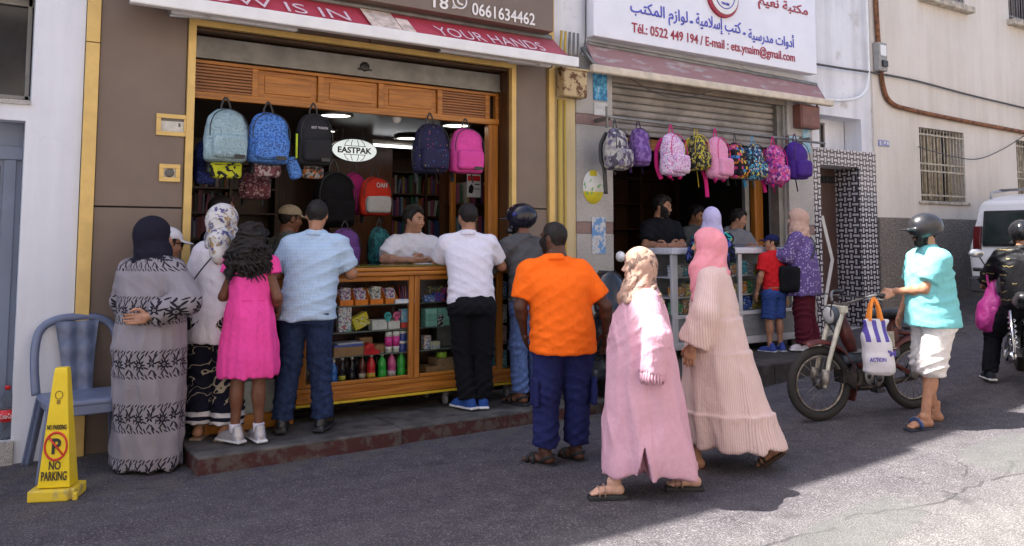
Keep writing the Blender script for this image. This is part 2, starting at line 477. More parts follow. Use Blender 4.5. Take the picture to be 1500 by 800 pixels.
def plaster(name, c1, c2, streak=.35, sc=1.1, bump=.002, blot=None):
    m = Mat(name, .9, 0, .2)
    st = m.noise(1.0, 5, .6, m.vec(m.x * 5.5, m.y * 5.5, m.z * .5))
    bl = m.noise(sc, 5, .6)
    col = m.mix((st * streak + bl * (1 - streak)).smooth(.36, .68), c1, c2)
    if blot: col = m.mix(m.noise(2.4, 6, .7).smooth(.57, .68) * .6, col, blot)
    m.color(col); m.bump(m.noise(14, 6, .65) + m.noise(120, 2) * .15, bump * 2)
    return m.m
def speckle(name, base, dot1, dot2, s=150):
    m = Mat(name, .45, 0, .4)
    d = m.noise(s, 2, .6); e = m.noise(s * .55, 3, .6); b = m.noise(2.0, 4)
    c = m.mix(b.smooth(.35, .7), base, hsv_shift(base, .78))
    c = m.mix(d.smooth(.56, .62), c, dot1); c = m.mix(e.smooth(.6, .66), c, dot2)
    m.color(c); return m.m
def make_tiles():
    m = Mat('basketweave tile', .25, 0, .5)
    u = (m.x + m.y) * (1 / .074); v = m.z * (1 / .074)
    par = (u.floor() + v.floor()).mod(2.0)
    a = (u.fract() - .5).abs(); b = (v.fract() - .5).abs()
    bar = (a * par + b * (1 - par)).lt(.21)
    tone = m.noise(4, 3)
    black = m.mix(tone, (.018, .015, .02), (.05, .045, .055)); white = m.mix(tone, (.42, .40, .42), (.60, .57, .60))
    c = m.mix(bar, black, white)
    gro = ((u * 2).fract() - .5).abs().gt(.47).max(((v * 2).fract() - .5).abs().gt(.47))
    m.color(c); return m.m
def make_dado():
    m = Mat('pebbledash render', .95, 0, .2)
    d = m.noise(75, 3, .6); v = m.voro(60)[0]; b = m.noise(1.2, 4)
    g = d * .6 + v * .8
    c = m.ramp(g, [(.3, (.055, .048, .042)), (.6, (.165, .146, .125)), (.9, (.32, .285, .24))])
    c = m.mix(b.smooth(.35, .7) * .35, c, (.09, .08, .075))
    m.color(c); m.bump(g, .012); return m.m
def make_kerb():
    m = Mat('chipped red kerb paint', .8)
    n = m.noise(9, 6, .65); f = m.noise(60, 2)
    top = m.z.gt(.105)
    red = m.mix(n.smooth(.47, .60), (.060, .014, .012), (.085, .065, .055))
    con = m.mix(m.noise(5, 6, .6).smooth(.3, .7), (.035, .032, .03), (.12, .11, .1))
    m.color(m.mix(top, red, con)); m.bump(n + f * .3, .008); return m.m
def make_louvre(): return wood('louvre wood', (.22, .075, .016), (.36, .14, .035), 'x', .4)
A = {}
A['asphalt'] = make_asphalt()
A['white'] = plaster('white lime plaster', (.76, .78, .83), (.66, .675, .725), .5, blot=(.66, .67, .70))
A['white2'] = plaster('stained white plaster', (.77, .78, .81), (.60, .60, .62), .5, blot=(.45, .41, .37))
A['beige'] = plaster('beige render', (.70, .645, .575), (.59, .535, .46), .55, .8, .003, blot=(.64, .58, .51))
A['dado'] = make_dado()
A['brown'] = plain('brown cladding', (.17, .125, .098), .42, 0, .06, 3)
A['gold'] = plain('gold anodised trim', (.66, .45, .15), .42, .15, .08, 6)
A['cream'] = plaster('cream painted plaster', (.66, .55, .33), (.55, .44, .24), .7)
A['yellow_old'] = plaster('old yellow paint', (.58, .42, .10), (.44, .31, .10), .7)
A['granite'] = speckle('speckled granite', (.46, .44, .41), (.10, .09, .09), (.24, .22, .21))
A['granite_red'] = speckle('reddish granite band', (.27, .17, .15), (.08, .06, .06), (.34, .25, .23))
A['tile'] = make_tiles()
A['wood'] = wood('varnished orange wood', (.28, .095, .012), (.52, .205, .030), 'x')
A['wood_v'] = wood('varnished orange wood upright', (.27, .09, .012), (.49, .19, .028), 'z')
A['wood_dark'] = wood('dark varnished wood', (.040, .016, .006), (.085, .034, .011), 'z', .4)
A['louvre'] = make_louvre()
A['steel'] = plain('galvanised steel', (.22, .215, .20), .5, .6, .2, 5)
A['shutter'] = plain('dusty grey shutter', (.30, .275, .25), .7, .1, .22, 4)
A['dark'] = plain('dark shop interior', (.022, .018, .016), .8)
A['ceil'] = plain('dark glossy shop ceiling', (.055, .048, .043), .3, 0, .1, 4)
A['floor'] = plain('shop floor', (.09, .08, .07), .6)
A['black'] = plain('black plastic', (.014, .014, .016), .4)
A['white_paint'] = plain('white painted metal', (.78, .78, .77), .4, 0, .04, 6)
A['rust'] = plain('rusty pipe', (.20, .085, .04), .8, .2, .5, 14, .004, 60)
A['cable'] = plain('grey cable', (.08, .072, .068), .7)
A['kerb'] = make_kerb()
A['bluedoor'] = plain('blue grey metal door', (.16, .195, .27), .5, .1, .1, 3)
A['irongrey'] = plain('iron bars', (.16, .14, .12), .7, .3, .4, 30)
A['glassdark'] = plain('dark window glass', (.02, .022, .025), .08)
A['curtain'] = plain('beige slats behind grille', (.36, .29, .18), .8, 0, .3, 10)
A['glass'] = glass('clear glass')

FY = 7.0                                             # the common building line
FRONT_TOP_W, FRONT_TOP_E = 10.55, 9.85

# ================================================================ road
def build_road():
    xs = np.concatenate([np.arange(-30, -2, 2.0), np.arange(-2, 17, .25), np.arange(17, 46, 2.0)])
    ys = np.array([-20, -12, -6, -2, 0, 1, 2, 3, 4, 5, 6, 7, 8, 12, 18.0])
    V = [(x, y, ground_z(x)) for y in ys for x in xs]; n = len(xs)
    F = np.array([(j * n + i, j * n + i + 1, (j + 1) * n + i + 1, (j + 1) * n + i) for j in range(len(ys) - 1) for i in range(n - 1)])
    o = link('road', np_mesh('road', V, F), None, [A['asphalt']]); tag(o, kind='structure'); return o
build_road()
# unseen wall added behind the camera to bounce warm sunlight onto the shops
def build_bounce_wall():
    m = plaster('cream bounce wall render', (.66, .575, .49), (.58, .50, .42), .5)
    mb = MB().wall(-16, 36, -.3, 8.6, -4.6, -4.2, [(x, x + 1.1, z, z + 1.4) for x in (-12, -8, -4, 0, 4, 8, 12, 16, 20, 24) for z in (1.2, 4.6)])
    mb.box(-16, 36, -4.75, -4.61, -.3, 8.6)
    tag(mb.build('bounce_wall', m, None), kind='structure')
build_bounce_wall()

def build_pavement(name, x0, x1, y0, z1, joints):
    mb = MB(); xs = [x0, *joints, x1]
    for i in range(len(xs) - 1):
        off = .0 if i % 2 == 0 else .035
        mb.box(xs[i] + .006, xs[i + 1] - .006, y0 + off, y0 + off + .16, -.1, z1)
        mb.box(xs[i] + .003, xs[i + 1] - .003, y0 + off + .165, FY + .02, -.1, z1 - .004)
    o = mb.build(name, A['kerb'], None, .012, 2); tag(o, kind='structure')
    for v in o.data.vertices:                            # worn, uneven stone
        v.co.z += .006 * math.sin(v.co.x * 9 + v.co.y * 5); v.co.y += .008 * math.sin(v.co.x * 3.1)
build_pavement('pavement', 1.33, 5.0, 5.96, .13, [2.88, 4.2])
def build_far_pavement():
    mb = MB()
    for a, b in ((5.35, 7.0), (7.0, 8.5), (8.5, 9.52)):
        mb.box(a + .005, b - .005, 5.72, FY + .02, -.1, .325)
    o = mb.build('pavement', [plain('dark stained kerb stone', (.045, .036, .032), .85, 0, .4, 6, .006, 60)], None, .015, 2); tag(o, kind='structure')
build_far_pavement()

# ================================================================ white house at the left
def build_white_house():
    b = thing('white_house', 'white plastered house with blue grey metal door and barred window beside brown shop', 'house', (-.5, FY, 0))
    mb = MB()
    mb.wall(-9, .65, -.2, FRONT_TOP_W, 0, .3, [(-.75, .28, .17, 2.48), (-.75, .31, 2.63, 3.44)])
    mb.box(-9, .65, .3, 9, FRONT_TOP_W - .2, FRONT_TOP_W); mb.box(-9, .65, 8.9, 9.1, -.2, FRONT_TOP_W); mb.box(-9.1, -9.0, .3, 9, -.2, FRONT_TOP_W)
    w = mb.build('wall', A['white'], b); w.location = (.5, 0, 0)
    d = MB().box(-.75, .28, .16, .2, .17, 2.48)
    d.box(-.72, .24, .14, .16, .2, .24).box(.16, .24, .14, .16, .24, 2.2).box(-.75, .28, .13, .16, 2.2, 2.3)
    dd = d.build('door', A['bluedoor'], b, .004); dd.location = (.5, 0, 0)
    f = MB().box(-.6, .14, .155, .159, 1.75, 2.15); f.build('door_glass', A['glassdark'], dd)
    sc = MB()
    for k in range(3): sc.tube(arc((.02 - k * .22, .145, 2.02), .09, -30, 230, 10), .012, 6)
    sc.build('door_scroll', A['irongrey'], dd)
    t = MB().box(-.8, .3, -.03, .16, -.1, .168); tt = t.build('threshold', A['granite'], b, .008); tt.location = (.5, 0, 0)
    wn = MB().box(-.75, .31, .2, .22, 2.66, 3.44); ww = wn.build('window', A['glassdark'], b); ww.location = (.5, 0, 0)
    fr = MB()
    for x in (-.75, -.02, .27): fr.box(x, x + .03, .165, .2, 2.66, 3.44)
    fr.box(-.75, .31, .165, .2, 2.66, 2.69).box(-.75, .31, .165, .2, 3.38, 3.44); fr.build('window_frame', A['steel'], ww, .003)
    gr = MB()
    for i in range(7):
        for k in range(3):
            gr.tube(arc((-.12 - .11 * k, .15, 2.72 + i * .11), .055, 20 * i, 20 * i + 280, 10), .006, 5)
    gr.tube([(-.06, .15, 2.66), (-.06, .15, 3.44)], .008, 6); gr.build('scroll_grille', plain('pale iron scrolls', (.42, .41, .38), .6), ww)
    h = MB().box(-.09, -.03, .13, .16, 2.95, 3.12); h.build('latch_plate', A['white_paint'], ww, .003)
    s = MB().box(-.78, .31, -.02, .2, 2.60, 2.632); ss = s.build('window_sill', A['granite'], b); ss.location = (.5, 0, 0)
build_white_house()

# ================================================================ brown bookshop with gold trims
OX0, OX1 = 1.46, 4.56
def build_brown_shop():
    b = thing('bookshop', 'brown panelled bookshop with gold trims and wide wooden opening', 'shop', (3, FY, 0))
    def put(mb, name, mat, bevel=0, parent=None):
        o = mb.build(name, mat, parent or b, bevel)
        if parent is None: o.location = (-3, -FY, 0)
        return o
    mb = MB()
    mb.wall(.65, 5.12, -.2, FRONT_TOP_W - .1, FY + .03, FY + .26, [(OX0, OX1, -.2, 3.37)])
    mb.box(.65, 5.12, FY + .26, FY + 9, 9.9, 10.3).box(.65, 5.12, FY + 8.9, FY + 9, -.2, 9.9)
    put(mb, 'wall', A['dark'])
    p = MB()
    for (a, c, z0, z1) in ((.755, 1.395, -.05, 1.853), (.755, 1.395, 1.865, 3.9), (4.62, 5.02, -.05, 1.92), (4.62, 5.02, 1.932, 3.9), (1.4, 3.0, 3.42, 3.9), (3.01, 4.44, 3.42, 3.9), (4.45, 4.615, 3.42, 3.9)):
        put(MB().box(a, c, FY, FY + .029, z0, z1), 'cladding_panel', A['brown'], .004)
    for z0, z1 in ((-.05, 3.12), (3.125, 4.6)): put(MB().box(.655, .75, FY - .035, FY + .029, z0, z1), 'gold_strip', A['gold'], .004)
    g = MB().box(5.03, 5.1, FY - .035, FY + .028, .1, 4.6); put(g, 'gold_strip', A['gold'], .004)
    g = MB().box(1.4, 1.46, FY - .03, FY + .2, .1, 3.37).box(4.56, 4.615, FY - .03, FY + .03, .1, 3.37).box(1.4, 4.615, FY - .032, FY + .03, 3.37, 3.42)
    put(g, 'gold_frame', A['gold'], .003)
    r = MB().box(4.545, 4.56, FY + .03, FY + .3, .13, 3.36).box(OX0, 4.545, FY + .03, FY + .3, 3.345, 3.362)
    put(r, 'reveal', A['wood_dark'])
    # roller shutter housing above the wooden transom
    s = MB().box(OX0 + .01, 4.54, FY + .16, FY + .3, 3.145, 3.33); so = put(s, 'shutter_box', A['steel'], .006)
    s = MB().box(OX0 + .01, 4.54, FY + .15, FY + .17, 3.14, 3.165); s.build('shutter_lip', A['steel'], so, .003)
    lk = MB().lathe([(.045, 0), (.045, .012), (.03, .016)], 20, mtx=Matrix.Translation((3.02, FY + .16, 3.235)) @ Matrix.Rotation(R(90), 4, 'X'))
    lk.box(2.95, 3.09, FY + .152, FY + .16, 3.2, 3.22); lk.build('shutter_lock', A['black'], so)
    t = MB()
    z0, z1 = 2.80, 3.135; y0, y1 = FY + .2, FY + .26
    t.box(OX0, 4.545, y0 - .01, y1, z0, z0 + .06).box(OX0, 4.545, y0, y1, z1 - .03, z1)
    xs = [OX0, 2.02, 2.62, 3.22, 3.86, 4.42, 4.545]
    for x in xs[1:]: t.box(x - .035, x + .02, y0 + .002, y1, z0 + .06, z1 - .03)
    to = put(t, 'transom', A['wood'], .005)
    for a, c in ((2.04, 2.585), (2.64, 3.185), (3.24, 3.825)):
        pn = MB().box(a + .002, c - .002, y0 + .03, y1 - .005, z0 + .06, z1 - .03); pn.box(a + .06, c - .06, y0 + .018, y0 + .031, z0 + .1, z1 - .07)
        pn.build('transom_panel', A['wood'], to, .006)
    for a, c in ((OX0, 1.985), (3.88, 4.385)):
        lv = MB()
        for k in range(9):
            z = z0 + .065 + k * .027
            lv.box(a, c, y0 + .01, y0 + .035, z, z + .017)
        lv.box(a, c, y0 + .04, y0 + .045, z0 + .06, z1 - .03)
        lv.build('louvre', A['louvre'], to)
    j = MB().box(4.42, 4.54, FY + .2, FY + .28, .13, 2.80); put(j, 'door_post', A['wood_v'], .006)
    # room behind
    rm = MB()
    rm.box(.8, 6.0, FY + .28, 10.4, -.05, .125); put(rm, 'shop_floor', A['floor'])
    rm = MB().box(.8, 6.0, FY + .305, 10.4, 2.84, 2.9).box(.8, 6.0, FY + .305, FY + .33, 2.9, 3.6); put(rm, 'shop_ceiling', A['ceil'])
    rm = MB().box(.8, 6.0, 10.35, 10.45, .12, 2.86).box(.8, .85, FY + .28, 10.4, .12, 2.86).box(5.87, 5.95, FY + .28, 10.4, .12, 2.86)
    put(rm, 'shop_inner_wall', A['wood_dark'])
    br = MB().box(3.62, 4.45, 9.6, 9.7, .13, 2.84); put(br, 'wooden_partition', wood('reddish partition wood', (.055, .018, .008), (.10, .034, .012), 'z'))
build_brown_shop()

# fascia board with the phone number
def build_fascia():
    b = thing('shop_sign', 'brown fascia board with white phone number above the red awning', 'sign', (3, 6.8, 3.77))
    f = MB().box(-2.3, 1.97, 0, .2, 0, 1.3); f.build('board', A['brown'], b, .004)
    wt = plain('raised white letters', (.80, .77, .74), .5, 0, .03)
    y = -.006
    def at(px, py): p = on_y(px, py, 6.8); return p.x - 3, p.z - 3.77
    (xa, za), (xb, zb) = at(691, 14), at(783, 28)
    lettering('0661634462', wt, b, xa, xb, (za + zb) / 2 + .0, .125, y, bold=.012)
    xi, zi = at(673, 6)
    ic = MB().tube([(xi + .075 * math.cos(a), y, zi + .03 + .075 * math.sin(a)) for a in [i * math.pi / 12 for i in range(24)]], .009, 6, closed=True)
    ic.tube([(xi - .06, y, zi - .02), (xi - .085, y, zi - .055), (xi - .035, y, zi - .04)], .009, 6)
    ic.tube(spline([(xi - .03, y, zi + .06), (xi - .015, y, zi + .01), (xi + .035, y, zi - .005)], 4), .011, 6)
    ic.build('telephone_icon', wt, b)
    xa, _ = at(634, 0); xb, _ = at(656, 2)
    lettering('18', wt, b, xa, xb, za + .015, .125, y, bold=.012)
build_fascia()

# red awning rolled almost in
def build_red_awning():
    b = thing('awning', 'red awning with white lettering and long white front bar', 'awning', (3, FY, 3.4))
    m = Mat('red awning canvas', .85); n = m.noise(3, 5)
    dust = m.x.smooth(.8, 2.1)
    m.color(m.mix(dust * .45 + n * .25, (.50, .035, .065), (.38, .14, .16))); m.bump(m.noise(5, 3), .01)
    V = []; nx, ny = 40, 6; x0, x1 = -2.05, 2.08
    for j in range(ny + 1):
        for i in range(nx + 1):
            t = j / ny; x = x0 + (x1 - x0) * i / nx
            V.append((x, -.02 - .38 * t, .35 - .30 * t - .02 * math.sin(math.pi * t) + .004 * math.sin(x * 6) * math.sin(math.pi * t)))
    F = np.array([(j * (nx + 1) + i, j * (nx + 1) + i + 1, (j + 1) * (nx + 1) + i + 1, (j + 1) * (nx + 1) + i) for j in range(ny) for i in range(nx)])
    c = link('canvas', np_mesh('canvas', V, F), b, [m.m]); so = c.modifiers.new('thickness', 'SOLIDIFY'); so.thickness = .004
    bar = MB().box(-2.1, 2.12, -.44, -.36, -.03, .075); bar.build('front_bar', A['white_paint'], b, .012)
    rl = MB().tube([(-2.05, -.03, .35), (2.05, -.03, .35)], .035, 10); rl.build('roller', A['steel'], b)
    for x in (-1.75, 1.5): MB().tube([(x, -.04, .02), (x + .3, -.2, .0), (x + .02, -.4, .0)], .016, 8).build('folding_arm', A['white_paint'], b)
    wm = plain('white printed letters', (.70, .55, .57), .8)
    # letters lie on the slope of the canvas: build upright, then lay them on it
    sl = math.atan2(.38, .30)
    def put(s, xa, xb):
        mt = Matrix.Translation((0, -.235, .185)) @ Matrix.Rotation(-sl, 4, 'X')
        lettering(s, wm, b, xa, xb, -.04, .19, -.012, -.008, .001, mtx=mt)
    put('GROW IS IN', -1.95, -.32); put('YOUR HANDS', .55, 1.78)
    hm = plain('printed hand picture', (.66, .52, .42), .8, 0, .3, 12)
    q = MB(); mt = Matrix.Translation((0, -.235, .185)) @ Matrix.Rotation(-sl, 4, 'X')
    q.box(-.14, .16, -.012, -.0095, -.2, .2, mt).box(.17, .3, -.012, -.0095, -.2, .1, mt); q.build('printed_picture', hm, b)
build_red_awning()
def build_tube(label, x0, x1, dz=0.0):
    b = thing('tube_light', label, 'lamp', ((x0 + x1) / 2, 6.8, 3.42)); h = (x1 - x0) / 2
    MB().box(-h, h, -.03, .03, -.035 + dz, .04 + dz).build('housing', A['white_paint'], b, .008)
    [MB().box(x, x + .015, -.034, .034, -.04 + dz, .045 + dz).build('end_cap', A['steel'], b, .003) for x in (-h - .015, h)]
    [MB().box(x, x + .03, -.02, .23, .03, .05).build('bracket', A['steel'], b) for x in (-h * .9, h * .9)]
build_tube('long white strip lamp under the awning near the pale blue backpack', 1.22, 2.24)
build_tube('long white strip lamp under the awning near the yellow pillar', 3.62, 4.92)

# meter boxes in the brown cladding
def meter(px0, py0, px1, py1, label, dial):
    a = on_y(px0, py0, FY); c = on_y(px1, py1, FY); w = (c.x - a.x); h = a.z - c.z
    b = thing('meter_box', label, 'meter box', ((a.x + c.x) / 2, FY, c.z))
    t = .035
    f = MB().box(-w / 2, w / 2, -.02, 0, 0, t).box(-w / 2, w / 2, -.02, 0, h - t, h).box(-w / 2, -w / 2 + t, -.02, 0, t, h - t).box(w / 2 - t, w / 2, -.02, 0, t, h - t)
    f.build('frame', A['gold'], b, .003)
    MB().box(-w / 2 + t, w / 2 - t, -.004, -.001, t, h - t).build('cover', plain('milky meter cover', (.55, .54, .48), .3, 0, .2, 9), b)
    k = MB()
    if dial:
        k.lathe([(.035, 0), (.035, .01), (.02, .014)], 16, mtx=Matrix.Translation((0, -.004, h / 2)) @ Matrix.Rotation(R(90), 4, 'X'))
        k.box(-.045, .045, -.007, -.004, h / 2 + .038, h / 2 + .044)
    else: k.box(w / 2 - .075, w / 2 - .06, -.01, -.004, h / 2 - .01, h / 2 + .02).box(-w / 2 + t, w / 2 - t, -.008, -.004, h - t - .02, h - t)
    k.build('dial', plain('grey dial', (.12, .11, .10), .5), b)
meter(229, 166, 275, 201, 'wide meter box in a gold frame on brown cladding, the upper one', False)
meter(233, 240, 263, 267, 'small square meter box with round dial in a gold frame, the lower one', True)

# ================================================================ second shop, tiled doorway and stained white upper wall
SX0, SX1 = 5.91, 8.91
def build_second_shop():
    b = thing('stationery_shop', 'granite fronted stationery shop with half lowered grey shutter and tiled side door', 'shop', (8, FY, 0))
    def put(mb, name, mat, bevel=0):
        o = mb.build(name, mat, b, bevel); o.location = (-8, -FY, 0); return o
    mb = MB().wall(5.12, 10.86, -.2, FRONT_TOP_E, FY + .03, FY + .3, [(SX0, SX1, -.2, 3.5), (9.58, 10.45, -.2, 2.64), (9.64, 10.6, 2.87, 3.33)])
    mb.box(5.12, 10.86, FY + .3, FY + 9, 9.5, 9.8).box(5.12, 10.86, FY + 8.9, FY + 9, -.2, 9.5)
    put(mb, 'wall', A['white2'])
    # painted strip between the two shops
    p = MB().box(5.12, 5.4, FY, FY + .029, 0, 3.62); put(p, 'cream_strip', A['cream'])
    for (x0, x1) in ((5.4, SX0), (SX1, 9.42)):
        for z0, z1 in ((.1, 1.67), (1.8, 2.86), (2.98, 3.62)): put(MB().box(x0, x1, FY - .02, FY + .029, z0, z1), 'granite_slab', A['granite'], .004)
        for z0, z1 in ((1.673, 1.797), (2.863, 2.977)): put(MB().box(x0, x1, FY - .014, FY + .029, z0, z1), 'red_granite_band', A['granite_red'], .003)
    for xa in (SX0 + .002, SX1 - .02): put(MB().box(xa, xa + .018, FY + .03, FY + .3, .33, 3.375), 'opening_reveal', A['granite'])
    q = MB().box(SX0, SX1, FY + .0, FY + .08, 3.38, 3.62); put(q, 'lintel', plaster('stained lintel', (.40, .34, .28), (.24, .19, .15), .7))
    s = MB()
    for k in range(7):
        z = 2.86 + k * .083
        s.poly_extrude([(FY + .13, z + .004), (FY + .115, z + .025), (FY + .115, z + .06), (FY + .13, z + .079), (FY + .15, z + .079), (FY + .15, z + .004)], SX0 + .01, SX1 - .01, 'x')
    so = put(s, 'roller_shutter', A['shutter'], .003)
    s = MB().box(SX0 + .01, SX1 - .01, FY + .10, FY + .16, 2.81, 2.858); s.build('bottom_rail', A['shutter'], so, .004)
    put(MB().box(SX1 - .12, SX1 - .022, FY + .05, FY + .18, .3, 3.4), 'shutter_guide', A['steel'], .004); put(MB().box(SX0 + .022, SX0 + .06, FY + .09, FY + .18, .3, 3.4), 'shutter_guide', A['steel'], .004)
    h = MB().box(SX0 + .05, SX1 - .12, FY + .2, FY + .26, 2.66, 2.80); put(h, 'wooden_header', A['wood'], .006)
    h = MB().box(SX1 - .32, SX1 - .16, FY + .28, FY + .36, .3, 2.66); put(h, 'wooden_post', A['wood_v'], .006)
    h = MB().box(SX1 - .48, SX1 - .40, FY + .30, FY + .36, .3, 2.66); put(h, 'door_frame', A['steel'], .006)
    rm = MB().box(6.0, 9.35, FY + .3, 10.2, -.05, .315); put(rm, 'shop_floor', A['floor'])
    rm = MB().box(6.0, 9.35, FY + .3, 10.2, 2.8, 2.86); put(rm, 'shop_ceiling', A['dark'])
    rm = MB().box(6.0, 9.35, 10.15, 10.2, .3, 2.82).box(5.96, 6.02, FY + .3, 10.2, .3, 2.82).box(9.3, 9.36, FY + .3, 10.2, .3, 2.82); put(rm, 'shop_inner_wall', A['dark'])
    # tiled doorway
    t = MB().wall(9.425, 10.855, .2, 2.86, FY - .012, FY + .029, [(9.58, 10.45, .2, 2.63)])
    put(t, 'tiled_surround', A['tile'])
    for xa in (10.435, 9.581): put(MB().box(xa, xa + .014, FY + .03, FY + .37, .405, 2.628), 'tiled_reveal', A['tile'])
    t = MB().box(9.57, 10.46, FY + .03, FY + .37, 2.63, 2.66); put(t, 'doorway_ceiling', A['white2'])
    brown = plain('dark brown door', (.075, .04, .032), .45, 0, .1, 3)
    d = MB().box(9.58, 10.45, FY + .37, FY + .4, .3, 2.63); do = put(d, 'door', brown, .004)
    ch = MB(); w = .07; xL, xM = 10.06, 10.27; zt, zm, zb = 1.95, 1.32, .68
    ch.poly_extrude([(xL, zt), (xL + w, zt), (xM + w, zm), (xL + w, zb), (xL, zb), (xM, zm)][::-1], FY + .355, FY + .37)
    ch.build('chevron', A['white_paint'], do, .003)
    tr = MB()
    for i in range(5): tr.box(10.06 + i * .075, 10.115 + i * .075, FY + .355, FY + .37, 2.42, 2.52)
    tr.build('door_light', A['glassdark'], do)
    st = MB().box(9.5, 10.5, FY - .05, FY + .4, .1, .40); put(st, 'doorstep', A['granite'], .008)
    # barred window recess above
    wn = MB().box(9.64, 10.6, FY + .31, FY + .36, 2.87, 3.33); put(wn, 'recess_back', A['white2'])
    wn = MB().box(9.7, 10.1, FY + .29, FY + .305, 2.89, 3.27); wo = put(wn, 'window', A['glassdark'])
    wf = MB()
    for i in range(4): wf.box(9.7 + i * .12, 9.735 + i * .12, FY + .27, FY + .29, 2.89, 3.27)
    wf.box(9.7, 10.1, FY + .272, FY + .288, 3.24, 3.27); wf.build('window_frame', plain('brown grey window frame', (.16, .13, .12), .5), wo, .003)
build_second_shop()
def build_number_plate(px0, py0, px1, py1, label):
    a = on_y(px0, py0, FY); c = on_y(px1, py1, FY)
    b = thing('house_number_plate', label, 'plate', ((a.x + c.x) / 2, FY, (a.z + c.z) / 2)); w = (c.x - a.x) / 2; h = .045
    MB().box(-w, w, -.012, 0, -h, h).build('plate', plain('blue enamel', (.20, .22, .42), .3), b, .003)
    MB().box(-w * .8, -w * .6, -.016, -.0125, -.03, .03).box(-w * .1, w * .25, -.016, -.0125, -.005, .025).box(w * .55, w * .8, -.016, -.0125, -.02, .03).build('worn_mark', plain('white enamel', (.6, .6, .62), .3), b)
# rail for hanging bags
def build_rail():
    b = thing('hanging_rail', 'thin grey rail across the shutter carrying a row of school backpacks', 'rail', (7.6, 6.72, 2.9))
    MB().tube([(-2.0, 0, .02), (1.72, 0, -.03)], .016, 8).build('bar', A['steel'], b)
    for x in (-1.95, 1.4): MB().box(x, x + .03, -.01, .26, -.01, .03).build('bracket', A['steel'], b)
    MB().box(-2.0, -1.98, -.01, .01, -.1, .13).build('end_plate', A['steel'], b)
build_rail()

def build_folded_awning():
    b = thing('awning', 'faded mauve awning hanging folded with cream front bar under the white sign', 'awning', (7.6, FY, 3.4))
    m = Mat('faded mauve canvas', .9); n = m.noise(4, 6, .65, m.vec(m.x * .6, m.y, m.z * 3))
    m.color(m.mix(n.smooth(.52, .66), (.33, .19, .19), (.42, .37, .36))); m.bump(m.noise(6, 4), .02)
    V = []; nx, ny = 50, 6; xa, xb = -2.08, 1.92
    for j in range(ny + 1):
        for i in range(nx + 1):
            t = j / ny; x = xa + (xb - xa) * i / nx
            V.append((x, -.04 - .16 * t + .01 * math.sin(x * 9) * math.sin(3.1 * t), .36 - .05 * (i / nx) - .28 * t + .012 * math.sin(x * 5 + 1) * math.sin(3.1 * t)))
    F = np.array([(j * (nx + 1) + i, j * (nx + 1) + i + 1, (j + 1) * (nx + 1) + i + 1, (j + 1) * (nx + 1) + i) for j in range(ny) for i in range(nx)])
    c = link('canvas', np_mesh('canvas', V, F), b, [m.m]); c.modifiers.new('thickness', 'SOLIDIFY').thickness = .004
    cr = plain('cream painted bar', (.62, .54, .42), .6, 0, .15, 8)
    o = MB().box(-2.14, 2.0, -.25, -.17, -.005, .085).build('front_bar', cr, b, .02, 3)
    MB().tube([(-2.05, -.04, .36), (1.9, -.04, .31)], .03, 10).build('roller', A['steel'], b)
    MB().tube(spline([(-1.5, -.1, .02), (-1.1, -.12, -.12), (-.7, -.12, -.13), (-.2, -.1, .0)], 8), .006, 6).build('hanging_cord', A['cable'], b)
    MB().tube([(-2.12, -.02, .3), (-2.1, -.2, .1), (-1.9, -.2, .04)], .02, 8).build('folding_arm', A['steel'], b); MB().tube([(1.4, -.02, .1), (1.0, -.15, .02)], .014, 8).build('folding_arm', A['steel'], b)
build_folded_awning()

def build_white_sign():
    Y = 6.84
    a, c = on_y(870, 52, Y), on_y(1197, 110, Y)
    b = thing('shop_sign', 'large white sign with Arabic and Latin lettering above the folded mauve awning', 'sign', ((a.x + c.x) / 2, Y, a.z))
    w = (c.x - a.x) / 2; cx = (a.x + c.x) / 2
    MB().box(-w, w, 0, .13, 0, 1.25).build('panel', plain('white sign panel', (.79, .80, .86), .35, 0, .03, 3), b, .01)
    red = plain('dark red letters', (.36, .025, .055), .5); blue = plain('blue letters', (.075, .085, .48), .5)
    def P(px, py): p = on_y(px, py, Y); return p.x - cx, p.z - a.z
    y = -.004
    def line(s, mat, pl, pr, h, bold, name='lettering'):
        (x0, z0), (x1, z1) = P(*pl), P(*pr)
        lettering(s, mat, b, x0, x1, (z0 + z1) / 2, h, y, bold, .002, name)
    line('Tél.: 0522 449 194 / E-mail : ets.ynaim@gmail.com', red, (925, 41), (1164, 87), .155, .012)
    line(arabic('أدوات مدرسية'), blue, (1096, 53), (1163, 60), .21, .012)
    line('.', blue, (1088, 49), (1092, 50), .035, .03)
    line(arabic('كتب إسلامية'), blue, (1019, 33), (1085, 43), .21, .012)
    line('.', blue, (1010, 32), (1015, 33), .035, .03)
    line(arabic('لوازم المكتب'), blue, (923, 16), (1007, 27), .21, .012)
    line(arabic('مكتبة نعيم'), red, (1110, 4), (1183, 18), .19, .02)
    x, z = P(1058, -6)
    T = Matrix.Translation((x, 0, z)) @ Matrix.Rotation(R(90), 4, 'X')
    MB().lathe([(.27, 0), (.27, .03), (.25, .032)], 40, mtx=Matrix.Translation((-.01, 0, -.01)) @ T).build('emblem_rim', red, b)
    d = MB().lathe([(.24, .033), (.24, .042), (.23, .044)], 40, mtx=T); dd = d.build('emblem', A['white_paint'], b)
    MB().tube([(x + .17 * math.cos(i * math.pi / 18), -.046, z + .17 * math.sin(i * math.pi / 18)) for i in range(36)], .006, 6, closed=True).build('emblem_ring', blue, dd)
    lettering('YNAIM', blue, dd, x - .07, x + .07, z - .11, .035, -.046, .01)
build_white_sign()

